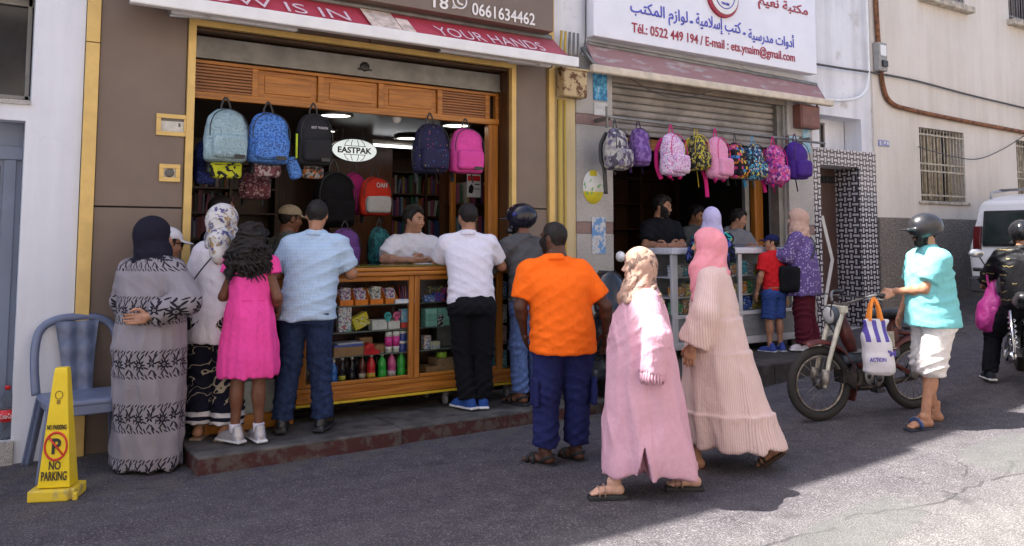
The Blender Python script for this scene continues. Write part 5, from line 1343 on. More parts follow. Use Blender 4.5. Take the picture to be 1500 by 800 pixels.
class Fig:
    """one person: skeleton + body, each garment a mesh of its own"""
    def __init__(s, label, loc, rz, H=1.75, tone=S_TAN, lean=0.0, side=0.0, fat=1.0, head=(0, 0), sh=.185, arms=None, legs=None, hip=.93, headoff=(0, 0, 0), res=.0125, fatface=False, hipy=0.0):
        s.k = H / 1.75; s.root = thing('person', label, 'person', loc, rz, None, s.k); s.tone = skin(*tone); s.res = res; s.fat = fat; s.lean = lean; s.side = side; s.hipz = hip; s.hipy = hipy
        s.neck = Vector((side, lean + hipy, 1.47)); s.hc = Vector((side, lean + hipy + .02 + lean * .15, 1.618)) + Vector(headoff); s.head = head; s.fatface = fatface
        s.shl = {q: Vector((side + q * sh, lean + hipy - .005, 1.42)) for q in (-1, 1)}
        s.arm = {}
        for q, key in ((-1, 'L'), (1, 'R')):
            a = (arms or {}).get(key)
            if a is None: a = dict(e=(side + q * (sh + .05), lean * .6 - .02, 1.14), w=(side + q * (sh + .05), lean * .5 + .06, .90))
            a.setdefault('pose', 'relaxed'); a.setdefault('thumb', (0, 1, 0)); s.arm[q] = a
        s.leg = {}
        for q, key in ((-1, 'L'), (1, 'R')):
            g = (legs or {}).get(key) or dict(k=(q * .095, .015, .50), a=(q * .10, -.02, .09), yaw=-q * 10)
            g.setdefault('yaw', -q * 10); g.setdefault('pitch', 0); s.leg[q] = g
    def c(s, z): t = np.clip((z - .93) / .50, -.3, 1.1) if z > .93 else 0; return s.side * t, s.hipy + s.lean * t
    def rings(s, lst, f=1.0): return [(z, s.c(z)[0], s.c(z)[1] + (o[0] if o else 0), wx * f, wy * f) for z, wx, wy, *o in lst]
    def HM(s): return Matrix.Translation(s.hc) @ Matrix.Rotation(R(s.head[0]), 4, 'Z') @ Matrix.Rotation(R(s.head[1]), 4, 'X')
    def bounds(s, z0, z1, m=.0):
        pts = [s.neck, s.hc] + list(s.shl.values())
        for q in (-1, 1): pts += [Vector(s.arm[q]['e']), Vector(s.arm[q]['w']), Vector(s.leg[q]['k']), Vector(s.leg[q]['a'])]
        xs = [p.x for p in pts]; ys = [p.y for p in pts]
        return (min(min(xs) - .14, -.26 - m), min(min(ys) - .14, -.2 - m), z0), (max(max(xs) + .14, .26 + m), max(max(ys) + .14, .24 + m), z1)
    def body(s, legs=True, hands='LR', feet=None, arms='LR', eyes=True, name='body'):
        F_ = s.fat
        def fn(P):
            d = loft(P, s.rings([(.80, .12, .09), (.90, .16 * F_, .11 * F_), (1.02, .15 * F_, .10 * F_), (1.15, .145 * F_, .098 * F_), (1.30, .165 * F_, .105 * F_), (1.38, .135, .08), (1.44, .085, .065), (1.50, .05, .05)]), .03)
            d = smin(d, cap(P, s.neck + Vector((0, -.01, -.06)), s.hc + Vector((0, -.03, -.09)), .058, .052), .04)
            for q, key in ((-1, 'L'), (1, 'R')):
                if key in arms:
                    a = s.arm[q]; d = smin(d, cap(P, s.shl[q] + Vector((-q * .035, 0, -.035)), a['e'], .046 * F_ ** .5, .041 * F_ ** .5), .035); d = smin(d, cap(P, a['e'], a['w'], .041 * F_ ** .5, .026), .02)
                    m = Vector(a['e']).lerp(Vector(a['w']), .28); d = smin(d, ell(P, m, (.043, .043, .05)), .03)
                if legs:
                    g = s.leg[q]; h = Vector((q * .085, s.hipy, .88)); d = smin(d, cap(P, h, g['k'], .085 * F_ ** .5, .054), .03); d = smin(d, cap(P, g['k'], g['a'], .052, .035), .02)
                    m = Vector(g['k']).lerp(Vector(g['a']), .3) + Vector((0, -.02, 0)); d = smin(d, ell(P, m, (.048, .05, .10)), .04)
            return d
        lo, hi = s.bounds(.04 if legs else .75, 1.60)
        join = [xf(HEAD_FAT if s.fatface else HEAD, s.HM())]
        for q, key in ((-1, 'L'), (1, 'R')):
            if key in hands and key in arms:
                a = s.arm[q]; d = a.get('dir') or (Vector(a['w']) - Vector(a['e'])); M = basis(a['w'], d, a['thumb']) ; h = HAND[a['pose']] if q == 1 else mirror(HAND[a['pose']])
                join.append(xf(h, M @ Matrix.Translation((0, 0, .0))))
            if feet and key in feet: join.append(xf(FOOT if q == -1 else mirror(FOOT), s.FM(q)))
        s.b = solid(name, fn, lo, hi, s.res, s.tone, s.root, join)
        if eyes:
            for q in (-1, 1):
                mb = MB(); M = s.HM() @ Matrix.Translation((q * .031, .0765, .0135))
                mb.lathe([(.002, -.009), (.008, -.006), (.0098, 0), (.0085, .005)], 12, mtx=M @ Matrix.Rotation(R(-90), 4, 'X')); mb.m = 1
                mb.lathe([(.0075, .0052), (.0055, .0078), (.001, .0092)], 10, mtx=M @ Matrix.Rotation(R(-90), 4, 'X')); mb.build('eye', [EYE, IRIS], s.b)
                mb = MB().tube([M @ Vector(v) for v in ((-.018 * 1, .004, .020 - q * .0), (0, .0125, .0255), (.018, .004, .020))], [.003, .0045, .003], 6, flat=1.3); mb.build('eyebrow', HAIR, s.b)
        return s
    def FM(s, q):
        g = s.leg[q]; return Matrix.Translation(Vector(g['a']) - Vector((0, 0, .085))) @ Matrix.Rotation(R(g['yaw']), 4, 'Z') @ Matrix.Translation((0, 0, .085)) @ Matrix.Rotation(R(g['pitch']), 4, 'X') @ Matrix.Translation((0, 0, -.085))
    def shoes(s, mat, sole, which='LR', name='shoe', sc=1.0):
        for q, key in ((-1, 'L'), (1, 'R')):
            if key in which:
                M = s.FM(q) @ Matrix.Scale(sc, 4); o = link(name, np_mesh(name, *xf(SHOE, M)), s.root, [mat]); link('sole', np_mesh('sole', *xf(SOLE, M)), o, [sole])
                lc = MB()
                for i in range(4): lc.tube([M @ Vector((-.024, .045 + i * .02, .088 - i * .011)), M @ Vector((.024, .05 + i * .02, .087 - i * .011))], .0035, 5)
                lc.build('lace', sole, o)
    def sandals(s, strap, sole, which='LR', kind='cross', thick=1.0):
        for q, key in ((-1, 'L'), (1, 'R')):
            if key in which:
                M = s.FM(q) @ Matrix.Scale(thick, 4, (0, 0, 1)); o = link('sandal', np_mesh('sandal', *xf(SLIPSOLE, M)), s.root, [sole]); mb = MB()
                M = s.FM(q)
                def band(y, z, w, tilt=0): mb.tube([M @ Vector((x * .95, y + tilt * x, z2)) for x, z2 in ((-.052, .0), (-.046, z * .7), (-.02, z), (.02, z), (.048, z * .7), (.056, .0))], w, 8, flat=.35)
                if kind == 'cross': band(.10, .052, .016, .5); band(.10, .054, .016, -.5); mb.tube([M @ Vector(v) for v in ((-.045, .02, .02), (-.042, -.05, .06), (0, -.075, .06), (.042, -.05, .06), (.05, .02, .02))], .011, 8, flat=.4)
                elif kind == 'slide': band(.085, .056, .036)
                else: band(.115, .05, .014); band(.075, .062, .014)
                mb.build('strap', strap, o)
    def tee(s, mat, hem=.86, w=1.0, sleeve=.6, sr=(.082, .075), name='shirt', seed=1, collar=True, fold=.006, long=False, buttons=False, cuff=.9, belly=0.0, hemw=1.0, neckz=1.475, hood=False):
        F_ = s.fat * w
        def fn(P):
            d = loft(P, s.rings([(hem, .178 * F_ * hemw, .125 * F_ * hemw + belly), (1.0, .172 * F_, .122 * F_ + belly), (1.12, .168 * F_, .120 * F_ + belly * .8), (1.28, .186 * F_, .126 * F_ + belly * .3), (1.36, .182 * F_, .112 * F_), (1.41, .15, .098), (neckz - .01, .088, .078), (neckz + .02, .064, .066)]), .012, 2.3)
            for q in (-1, 1):
                a = s.arm[q]; e = Vector(a['e']); sh = s.shl[q] + Vector((-q * .022, 0, -(sr[0] - .052)))
                d = smin(d, cap(P, s.neck + Vector((q * .02, -.012, -.02)), s.shl[q] + Vector((-q * .03, -.004, -.012)), .068, .056), .035)
                if long:
                    wv = e.lerp(Vector(a['w']), cuff); d = smin(d, cap(P, sh, e, sr[0], sr[1]), .03); d = smin(d, capcut(P, e, wv, sr[1], sr[1] * .8), .02)
                else: d = smin(d, capcut(P, sh, sh.lerp(e, sleeve), sr[0], sr[1]), .03)
            X, Y, Z = P
            d = d + wob(P, seed, 13, fold * .6, 5, (1.1, 1, 1.2)) + fold * .5
            d = d - fold * 1.6 * ridge(P, seed, 34, (.55, .2, 1)) - fold * 1.5 * ridge(P, seed + 20, 38, (-.6, .2, 1)) - fold * 1.2 * ridge(P, seed + 40, 55, (.15, 0, 1)) * np.exp(-((Z - hem - .12) / .13) ** 2)
            return d
        lo, hi = s.bounds(hem - .03, 1.56, .06 + belly); s.sh = solid(name, fn, lo, hi, s.res, mat, s.root)
        Mn = Matrix.Translation(s.neck + Vector((0, -.012, .0))) @ Matrix.Rotation(R(-12 if collar else -16), 4, 'X'); q_ = 1.0 + (.10 if s.fatface else 0)
        pr = [(.080, -.018), (.078, -.002), (.072, .026), (.068, .030), (.063, .026), (.062, -.01)] if collar else [(.090, -.020), (.080, -.002), (.074, .006), (.068, .003), (.066, -.012)]
        MB().lathe([(a * q_, z) for a, z in pr], 24, mtx=Mn @ Matrix.Scale(1.05, 4, (1, 0, 0))).build('collar', mat, s.sh)
        return s.sh
    def trousers(s, mat, top=.98, hem=.08, r=(.105, .082, .075), w=1.0, seed=3, fold=.006, name='trousers', seat=0.0):
        F_ = s.fat * w
        def fn(P):
            d = loft(P, [(.80, 0, s.hipy - .012, .165 * F_, .115 * F_ + seat), (.88, 0, s.hipy - .012, .176 * F_, .125 * F_ + seat), (top, 0, s.hipy, .160 * F_, .112 * F_)], .03, 2.4)
            lg = []
            for q in (-1, 1):
                g = s.leg[q]; h = Vector((q * .088 * F_ ** .5, s.hipy - .01, .84)); a = Vector(g['a']); kk = Vector(g['k'])
                end = a.lerp(kk, max(0, (hem - a.z) / max(.01, kk.z - a.z))) if hem < kk.z else kk.lerp(h, (hem - kk.z) / (h.z - kk.z))
                if hem < kk.z: x = smin(cap(P, h, kk, r[0] * F_ ** .5, r[1]), capcut(P, kk, end, r[1], r[2]), .03)
                else: x = capcut(P, h, end, r[0] * F_ ** .5, r[1])
                lg.append(x)
            X, Y, Z = P
            l = smin(lg[0], lg[1], .012); d = smin(d, l, .04)
            knee = np.exp(-((Z - .52) / .12) ** 2); bot = np.exp(-((Z - hem - .08) / .12) ** 2) * (1 if hem < .3 else .3); seat_ = np.exp(-((Z - .82) / .10) ** 2)
            return d + wob(P, seed, 14, fold * .5, 5, (1, 1, 1.2)) + fold * .4 - fold * 1.7 * ridge(P, seed, 46, (.5, .3, 1)) * (.35 + knee + bot) - fold * 1.6 * ridge(P, seed + 30, 52, (-.6, .2, 1)) * (.3 + bot + seat_ + knee * .6)
        lo, hi = s.bounds(hem - .03, top + .04, .03); return solid(name, fn, lo, hi, s.res, mat, s.root)
    def robe(s, mat, rings, sleeve=(.085, .08), cuff=.95, folds=9, amp=.012, seed=2, name='robe', fold=.006, slit=None, tiers=(), lift=None, sleeves='LR', bell=1.0):
        def fn(P):
            X, Y, Z = P; r = np.array(rings)
            zz = Z.ravel(); cx = np.interp(zz, r[:, 0], r[:, 1]).reshape(Z.shape); cy = np.interp(zz, r[:, 0], r[:, 2]).reshape(Z.shape)
            d = loft(P, rings, .015, 2.2)
            a = np.arctan2(Y - cy, X - cx); t = np.clip((1.15 - Z) / 1.0, 0, 1)
            ph = wob((0 * X + 0, 0 * Y, Z), seed, 3.0, 1.0)
            d = d + amp * t * (np.sin(a * folds + ph) + .6 * np.sin(a * (folds * 1.7) + 2 + ph * 1.4) + .4 * np.sin(a * folds * .6 + Z * 3))
            for tz in tiers:                                                                  # gathered flounces
                dz = tz - Z; d = d - .020 * np.exp(-np.clip(dz, 0, 1) / .07) * (dz > 0) + .004 * np.sin(a * 60 + Z * 6) * np.exp(-np.abs(dz - .05) / .05)
            for q, key in ((-1, 'L'), (1, 'R')):
                if key not in sleeves: continue
                am = s.arm[q]; e = Vector(am['e']); wv = e.lerp(Vector(am['w']), cuff); sh = s.shl[q] + Vector((-q * .03, 0, -(sleeve[0] - .045)))
                d = smin(d, cap(P, s.neck + Vector((q * .02, -.01, -.03)), s.shl[q] + Vector((-q * .04, -.004, -.02)), .064, .056), .035)
                d = smin(d, cap(P, sh, e, sleeve[0], sleeve[1]), .05); d = smin(d, capcut(P, e, wv, sleeve[1], sleeve[1] * bell), .025)
            d = d + fold * .6 - fold * 1.8 * ridge(P, seed + 11, 30, (1, .4, .10)) * np.clip(1.6 - Z, .2, 1) - fold * 1.5 * ridge(P, seed + 12, 34, (.5, 1, -.16)) - fold * 1.2 * ridge(P, seed + 13, 40, (.5, .3, 1)) * np.exp(-((Z - 1.2) / .2) ** 2)
            d = d + wob(P, seed + 4, 20, fold * .6, 5, (1, 1, .28)) + wob(P, seed + 6, 46, fold * .35, 4, (1, 1, .5)) + wob(P, seed + 8, 20, fold * .35, 4, (.6, .6, 1.6))
            if slit is not None:
                w_ = np.clip((slit[1] - Z) / slit[1], 0, 1) * slit[2]; d = smax(d, -(np.maximum(np.abs(Y - slit[0]) - w_, np.maximum(X + .08, Z - slit[1]))), .01)
            return d
        r = np.array(rings); lo, hi = s.bounds(r[0, 0] - .03, 1.56, .1)
        lo = (min(lo[0], (r[:, 1] - r[:, 3]).min() - .06), min(lo[1], (r[:, 2] - r[:, 4]).min() - .06), lo[2]); hi = (max(hi[0], (r[:, 1] + r[:, 3]).max() + .06), max(hi[1], (r[:, 2] + r[:, 4]).max() + .06), hi[2])
        s.rb = solid(name, fn, lo, hi, s.res, mat, s.root); return s.rb
    def hijab(s, mat, drape=1.34, back=None, wide=.20, seed=5, size=1.0, fold=.006, name='headscarf', tail=None, deep=.15, under=None):
        M = s.HM(); Mi = M.inverted(); A_ = np.array(Mi)
        def fn(P):
            X, Y, Z = P
            L = tuple(A_[i, 0] * X + A_[i, 1] * Y + A_[i, 2] * Z + A_[i, 3] for i in range(3))
            d = ell(L, (0, -.022, .028), (.096 * size, .122 * size, .116 * size))
            d = smin(d, ell(L, (0, -.045, -.03), (.085 * size, .095 * size, .12 * size)), .05)
            d = smin(d, cap(L, (0, .0, -.10), (0, -.02, -.17), .088 * size, .10 * size), .05)
            c = s.neck
            d = smin(d, loft(P, [(drape, c.x, c.y + .0, wide, deep), (drape + .06, c.x, c.y, wide * .93, deep * .95), (1.44, c.x, c.y, wide * .80, deep * .84), (1.50, c.x, c.y + .0, .125 * size, .115 * size), (1.56, c.x + (s.hc.x - c.x) * .6, c.y + (s.hc.y - c.y) * .6, .095 * size, .10 * size)], .012), .04)
            if tail: d = smin(d, cap(P, tail[0], tail[1], tail[2], tail[3]), .04)
            wv = wob(L, seed, 20, fold * .7, 5, (1.0, 1.2, .7)) + fold * .8 * np.sin(L[1] * 70 + L[2] * 55 + wob(L, seed + 2, 14, 1.2)) * np.clip(-L[2] * 9, .1, 1)
            d = d + wv
            d = d + fold * .4 - fold * 1.5 * ridge(L, seed + 6, 60, (.3, 1, .75)) * np.clip(.35 - L[2] * 4, .15, 1)
            face = ell(L, (0, .135, -.012), (.060, .095, .092)); d = smax(d, -face, .012)
            return d
        lo = (s.hc.x - .26, s.hc.y - .30, drape - .05); hi = (s.hc.x + .26, s.hc.y + .26, s.hc.z + .17)
        if tail:
            p = [Vector(tail[0]), Vector(tail[1])]; lo = tuple(min(lo[i], min(q[i] for q in p) - .1) for i in range(3)); hi = tuple(max(hi[i], max(q[i] for q in p) + .1) for i in range(3))
        return solid(name, fn, lo, hi, min(s.res, .011), mat, s.root)
    def hair(s, kind='short', mat=None, seed=8, name='hair'):
        def fn(P):
            X, Y, Z = P
            t0 = .010 if kind == 'short' else .022
            line = .066 + np.clip(Y - .05, -1, 0) * 1.15; line = np.maximum(line, -.058) + .012 * np.sin(X * 60) * (Y > .03)
            line = np.where(np.abs(Y - .012) < .014, np.minimum(line, -.015), line)            # sideburns
            base = head_fn(P, fat=.012 if s.fatface else 0.0)
            t = t0 * np.clip((Z - line) / (.05 if kind == 'short' else .035), .12, 1) * (1 + .5 * np.clip((Z - .06) / .06, 0, 1) * (kind != 'short'))
            d = base - t + wob(P, seed, 150, .0012 if kind == 'short' else .003, 6)
            d = smax(d, line - Z, .006); d = smax(d, Y - .082, .006)
            for q in (-1, 1): d = smax(d, -ell(P, (q * .082, -.010, -.004), (.020, .026, .036)), .004)
            return d
        V, F = nets(fn, (-.12, -.15, -.09), (.12, .13, .17), .0065)
        o = link(name, np_mesh(name, *xf((V, F), s.HM())), s.root, [mat or HAIR]); return o
    def curls(s, seed=3, sc=1.0):
        """long curly hair: a full mass with ringlets on its surface"""
        def fn(P):
            X, Y, Z = P
            d = ell(P, (0, -.022, .035), (.098, .118, .108)); d = smin(d, ell(P, (0, -.075, -.10), (.135, .085, .17)), .06); d = smin(d, ell(P, (0, -.085, -.20), (.165, .07, .13)), .06)
            d = smax(d, Y - .06 + Z * .1, .02); d = smax(d, -ell(P, (0, .12, -.05), (.07, .10, .10)), .01)
            return d + wob(P, seed, 60, .010, 7) + wob(P, seed + 1, 120, .005, 6) + .006 * np.sin(Z * 130 + wob(P, seed + 2, 50, 2.2))
        V, F = nets(fn, (-.22, -.20, -.37), (.22, .13, .18), .0075)
        M = s.HM() @ Matrix.Diagonal((sc, 1.0, 1.0, 1.0)); o = link('hair', np_mesh('hair', *xf((V, F), M)), s.root, [HAIR])
        rs = random.Random(seed); mb = MB()
        for i in range(46):
            a = rs.uniform(math.pi * .95, math.pi * 2.05); x, y = .15 * math.cos(a), -.075 + .085 * math.sin(a); z0 = rs.uniform(-.22, -.05); L = rs.uniform(.08, .17); ph = rs.uniform(0, 6)
            mb.tube([M @ Vector((x * (1 + .12 * t) + .012 * math.cos(ph + t * 9), y - .01 * t + .012 * math.sin(ph + t * 9), z0 - L * t)) for t in [j / 9 for j in range(10)]], [.009] * 7 + [.007, .005, .003], 5)
        mb.build('ringlet', HAIR, o); return o
    def beard(s, full=True):
        def fn(P):
            X, Y, Z = P; d = head_fn(P, fat=.012 if s.fatface else 0.0) - .0055 + wob(P, 4, 190, .0012, 6)
            up = -.036 + np.clip(np.abs(X) - .030, 0, 1) * 1.6                                  # from the moustache up to the sideburns
            d = smax(d, Z - up, .006); d = smax(d, -Z - .128, .006); d = smax(d, -(Y - .004), .006); d = smax(d, -ell(P, (0, .10, -.0585), (.022, .03, .0095)), .003)
            return d
        V, F = nets(fn, (-.1, -.03, -.15), (.1, .13, .06), .0055); return link('beard', np_mesh('beard', *xf((V, F), s.HM())), s.root, [HAIR])
    def helmet(s, mat, brim=True, full=False, trim=None):
        M = s.HM()
        def fn(P):
            d = ell(P, (0, -.015, .045), (.122, .148, .125))
            low = P[2] + 0 * P[0] + .03 - np.clip(-P[1] - .02, -.06, .05) * .5
            d = smax(d, -low if not full else -(P[2] + .09 + 0 * P[0]), .012)
            if full: d = smin(d, cap(P, (-.07, .09, -.085), (.07, .09, -.085), .03), .05); d = smax(d, -ell(P, (0, .16, .0), (.085, .08, .05)), .01)
            d = smax(d, -ell(P, (0, -.015, .03), (.095, .118, .11)), .006)
            if brim: d = smin(d, rbox(P, (0, .135, .028), (.075, .05, .007), .006), .02)
            return d
        V, F = nets(fn, (-.15, -.19, -.14), (.15, .21, .19), .0075); o = link('helmet', np_mesh('helmet', *xf((V, F), M)), s.root, [mat])
        mb = MB()
        for q in (-1, 1): mb.tube([M @ Vector(v) for v in ((q * .088, -.01, .01), (q * .075, .03, -.07), (0, .055, -.118))], .007, 6, flat=.4)
        mb.build('chin_strap', A['black'], o); return o
    def capmesh(s, mat, brim_yaw=0, peak=True):
        M = s.HM() @ Matrix.Rotation(R(brim_yaw), 4, 'Z')
        def fn(P):
            d = ell(P, (0, -.015, .05), (.090, .110, .085)); d = smax(d, .045 - P[2] + 0 * P[0] - (P[1] < 0) * .012, .006)
            if peak:
                b = np.maximum(np.abs(P[2] - .048 + (P[0] / .09) ** 2 * .022 + (P[1] - .09) * .12) - .005, ell(P, (0, .09, .04), (.082, .095, .2))); d = smin(d, np.maximum(b, -P[1] + .06), .006)
            return d
        V, F = nets(fn, (-.11, -.14, .0), (.11, .21, .15), .0065); return link('cap', np_mesh('cap', *xf((V, F), M)), s.root, [mat])

def foot_at(px, py, dz=0.0):
    z = 0.0
    for _ in range(25):
        r = ray(px, py); t = (z + dz - CAM_Z) / r.z; p = r * t + Vector((0, 0, CAM_Z)); z = ground_z(p.x)
    return p
STEP = .131
def moped_stance():
    fw, rw = foot_at(1204, 616), foot_at(1340, 598); d = fw - rw
    return fw, rw, math.atan2(-d.x, d.y), math.hypot(d.x, d.y)
def reach(sh, w, out):
    """elbow of an arm from shoulder to wrist, bent towards `out`"""
    sh, w = Vector(sh), Vector(w); d = w - sh; L = min(d.length, .555); w = sh + d.normalized() * L
    h = math.sqrt(max(0, .292 ** 2 - (L / 2) ** 2)); o = Vector(out); o = (o - d * (o.dot(d) / d.dot(d))).normalized()
    return (sh + w) / 2 + o * h, w

# ================================================================ the customers and passers-by
rubber = plain('black rubber', (.015, .015, .016), .7); whitesole = plain('white sole', (.62, .62, .62), .6)
jeans = cloth('dark blue denim', (.022, .036, .085), .9, .25); jeans2 = cloth('faded blue denim', (.09, .14, .30), .9, .25)
def garment_pattern(name, fn, rough=.88):
    m = Mat(name, rough, 0, .12); m.color(fn(m)); m.bump(wrinkles(m) + m.noise(600, 1) * .05, .0032); return m.m
def abaya_print(m):
    base = m.mix(m.noise(3, 3), (.235, .215, .235), (.28, .255, .28))
    u = m.x.atan2(m.y * -1) * .25; vv = (((m.z + .17) * (1 / .365)).fract() - .5) * .365
    def leaf(sp, ph, v0, ang, a, b):
        du = ((u * (1 / sp) + ph).fract() - .5) * sp; dv = vv - v0; c, s_ = math.cos(R(ang)), math.sin(R(ang))
        p = (du * c + dv * s_) * (1 / a); q = (dv * c - du * s_) * (1 / b); return (p * p + q * q).lt(1.0)
    def flower(sp, ph, v0, r0, n, amp):
        du = ((u * (1 / sp) + ph).fract() - .5) * sp; dv = vv - v0; rr = (du * du + dv * dv).sqrt(); a = dv.atan2(du)
        return rr.lt((a * n).cos() * amp + r0) * (rr.gt(r0 * .32).max(rr.lt(r0 * .16)))
    k = flower(.17, 0.0, .0, .034, 9, .011); k = k.max(flower(.17, .5, .012, .024, 6, .009) * 1)
    for sp, ph, v0, ang, a, b in ((.085, .25, .055, 55, .026, .006), (.085, .6, .05, 120, .024, .006), (.057, .1, .078, 62, .022, .005), (.057, .5, .088, 35, .018, .0045), (.085, .25, -.055, -55, .026, .006), (.085, .6, -.05, -120, .024, .006),
                                  (.057, .1, -.078, -62, .022, .005), (.057, .5, -.088, -35, .018, .0045), (.17, .27, .02, 15, .02, .006), (.17, .72, -.02, -20, .02, .006), (.17, .25, -.015, 90, .02, .004)):
        k = k.max(leaf(sp, ph, v0, ang, a, b))
    return m.mix(k, base, (.020, .018, .024))
ABAYA = garment_pattern('grey mauve abaya with black flower bands', abaya_print)
# 1 --- woman in the patterned abaya
f = Fig('woman in long grey abaya with black flower bands and black headscarf, hand behind her back', foot_at(214, 686), R(-46), 1.76, S_TAN, fat=1.2, head=(-38, -4), sh=.20,
        arms={'R': dict(e=(.36, -.10, 1.17), w=(.13, -.22, 1.07), dir=(-1, -.1, -.15), thumb=(0, .2, 1)), 'L': dict(e=(-.27, .04, 1.16), w=(-.24, .16, .96))})
f.body(legs=False, hands='R')
f.robe(ABAYA, [(.02, .0, .0, .245, .20), (.3, 0, 0, .245, .20), (.6, 0, 0, .25, .21), (.85, 0, -.01, .255, .22), (1.02, 0, 0, .245, .205), (1.2, 0, 0, .24, .19), (1.35, 0, 0, .235, .165), (1.43, 0, 0, .20, .13), (1.50, 0, 0, .09, .09)], (.098, .088), .88, 7, .007, seed=12, fold=.006, bell=1.05)
f.hijab(cloth('black navy scarf', (.016, .015, .026)), drape=1.42, wide=.17, deep=.12, seed=3, size=1.08)
f.shoes(rubber, rubber)
# 2 --- person in white cap behind her
p = on_y(243, 352, 6.75); f = Fig('person in white peaked cap and sunglasses, mostly hidden behind the woman in grey abaya', (p.x, 6.72, .0), R(-75), 1.70, S_OLIVE, head=(-10, -12), res=.016, arms={'R': dict(e=(.21, .1, 1.15), w=(.14, .3, 1.1)), 'L': dict(e=(-.21, .1, 1.15), w=(-.14, .3, 1.1))})
f.body(eyes=False); f.tee(cloth('dark grey top', (.04, .04, .045)), long=True); f.trousers(cloth('black cloth', (.012, .012, .014))); f.shoes(rubber, rubber); f.hair('short')
f.capmesh(cloth('white cap cloth', (.66, .64, .66)), 0)
mb = MB(); M = f.HM()
for q in (-1, 1): mb.lathe([(.024, 0), (.026, .004), (.02, .008)], 14, mtx=M @ Matrix.Translation((q * .032, .09, .013)) @ Matrix.Rotation(R(-90), 4, 'X')); mb.tube([M @ Vector((q * .055, .09, .018)), M @ Vector((q * .082, .0, .012))], .004, 6)
mb.build('sunglasses', plain('dark lens', (.01, .01, .012), .08), f.root)
# 3 --- woman with floral scarf
def scarf_print(m):
    n = m.noise(14, 4, .6, None, .6); k = m.noise(19, 3, .6, m.vec(m.x + 4, m.y, m.z), .5)
    c = m.mix(n.smooth(.52, .60), (.60, .58, .56), (.10, .09, .20)); c = m.mix(k.smooth(.56, .63), c, (.34, .24, .12)); return m.mix(m.noise(30, 2).gt(.66), c, (.20, .20, .34))
def rope_trousers(m):
    base = (.012, .013, .026); w = m.noise(4.5, 2, .5, None, .5); rope = ((w * 9).fract() - .5).abs().lt(.055) * m.z.gt(.26)
    c = m.mix(rope, base, (.42, .36, .26)); st = ((m.z - .125).abs().lt(.014)).max((m.z - .185).abs().lt(.017)); return m.mix(st, c, (.62, .60, .62))
f = Fig('woman in white and violet flowered headscarf, white blouse and rope printed black trousers', foot_at(312, 640, STEP), R(-44), 1.74, S_TAN, fat=1.12, head=(-22, -6), sh=.18, lean=.05,
        arms={'L': dict(e=(-.24, .02, 1.16), w=(-.15, .26, 1.08)), 'R': dict(e=(.24, .08, 1.17), w=(.14, .30, 1.10))}, legs={'L': dict(k=(-.10, .02, .5), a=(-.11, -.01, .09)), 'R': dict(k=(.10, .02, .5), a=(.11, -.01, .09))})
f.body(feet='LR')
f.trousers(garment_pattern('rope printed trousers', rope_trousers), hem=.10, r=(.125, .115, .12), w=1.1, fold=.010)
f.robe(cloth('white blouse', (.66, .63, .69), .9, .03), [(.70, 0, 0, .215, .18), (.85, 0, 0, .222, .185), (1.0, 0, 0, .215, .175), (1.2, 0, .02, .205, .155), (1.33, 0, .04, .205, .14), (1.42, 0, .05, .17, .115), (1.49, 0, .05, .08, .08)], (.078, .07), .8, 8, .006, seed=21, name='blouse')
f.hijab(garment_pattern('violet flowered scarf', scarf_print), drape=1.40, wide=.15, deep=.12, seed=7, size=1.06, tail=((.05, -.07, 1.48), (.07, -.10, 1.36), .09, .06))
mb = MB().tube(spline([(.10, -.08, 1.44), (.0, -.135, 1.32), (-.12, -.17, 1.14), (-.21, -.12, .98), (-.22, .0, .9)], 8), .006, 6); mb.build('bag_strap', plain('dark chain strap', (.05, .045, .05), .5), f.root)
f.sandals(plain('beige strap', (.35, .25, .18), .6), plain('beige sole', (.28, .2, .14), .7), kind='x')
# 4 --- girl in pink
pinkd = cloth('hot pink dress cotton', (.84, .075, .34), .85, .04)
f = Fig('girl with long curly dark hair in a hot pink dress and silver sneakers', foot_at(360, 648, STEP), R(-36), 1.60, S_BROWN, fat=.92, head=(0, -4), sh=.165, lean=.03,
        arms={'L': dict(e=(-.225, .02, 1.15), w=(-.17, .20, 1.02)), 'R': dict(e=(.225, .02, 1.15), w=(.17, .20, 1.02))}, legs={'L': dict(k=(-.075, .0, .50), a=(-.085, -.02, .09), yaw=62), 'R': dict(k=(.085, .03, .50), a=(.09, .03, .09), yaw=40)})
f.body(eyes=False)
f.robe(pinkd, [(.52, 0, 0, .235, .185), (.6, 0, 0, .242, .192), (.8, 0, 0, .225, .175), (1.0, 0, 0, .195, .15), (1.13, 0, .01, .168, .13), (1.25, 0, .02, .165, .12), (1.36, 0, .03, .17, .11), (1.42, 0, .03, .15, .095), (1.47, 0, .03, .09, .075)], (.07, .07), .1, 11, .009, seed=31, name='dress', sleeves='')
def slv(P):
    return np.minimum(capcut(P, f.shl[-1], f.shl[-1].lerp(Vector(f.arm[-1]['e']), .3), .072, .076), capcut(P, f.shl[1], f.shl[1].lerp(Vector(f.arm[1]['e']), .3), .072, .076)) + wob(P, 3, 40, .003)
for q in (-1, 1):
    a_, b_ = f.shl[q], f.shl[q].lerp(Vector(f.arm[q]['e']), .32)
    solid('sleeve', lambda P: capcut(P, a_, b_, .070, .074) + wob(P, 3, 40, .003), (min(a_.x, b_.x) - .1, -.12, 1.24), (max(a_.x, b_.x) + .1, .16, 1.52), .01, pinkd, f.root)
MB().tube([(.17 * math.cos(i * math.pi / 16), .012 + .132 * math.sin(i * math.pi / 16), 1.13) for i in range(32)], .005, 5, closed=True).build('waist_seam', pinkd, f.root)
f.curls(sc=1.14); silver = plain('silver sneaker', (.42, .40, .41), .35, .3, .1, 20); f.shoes(silver, whitesole)
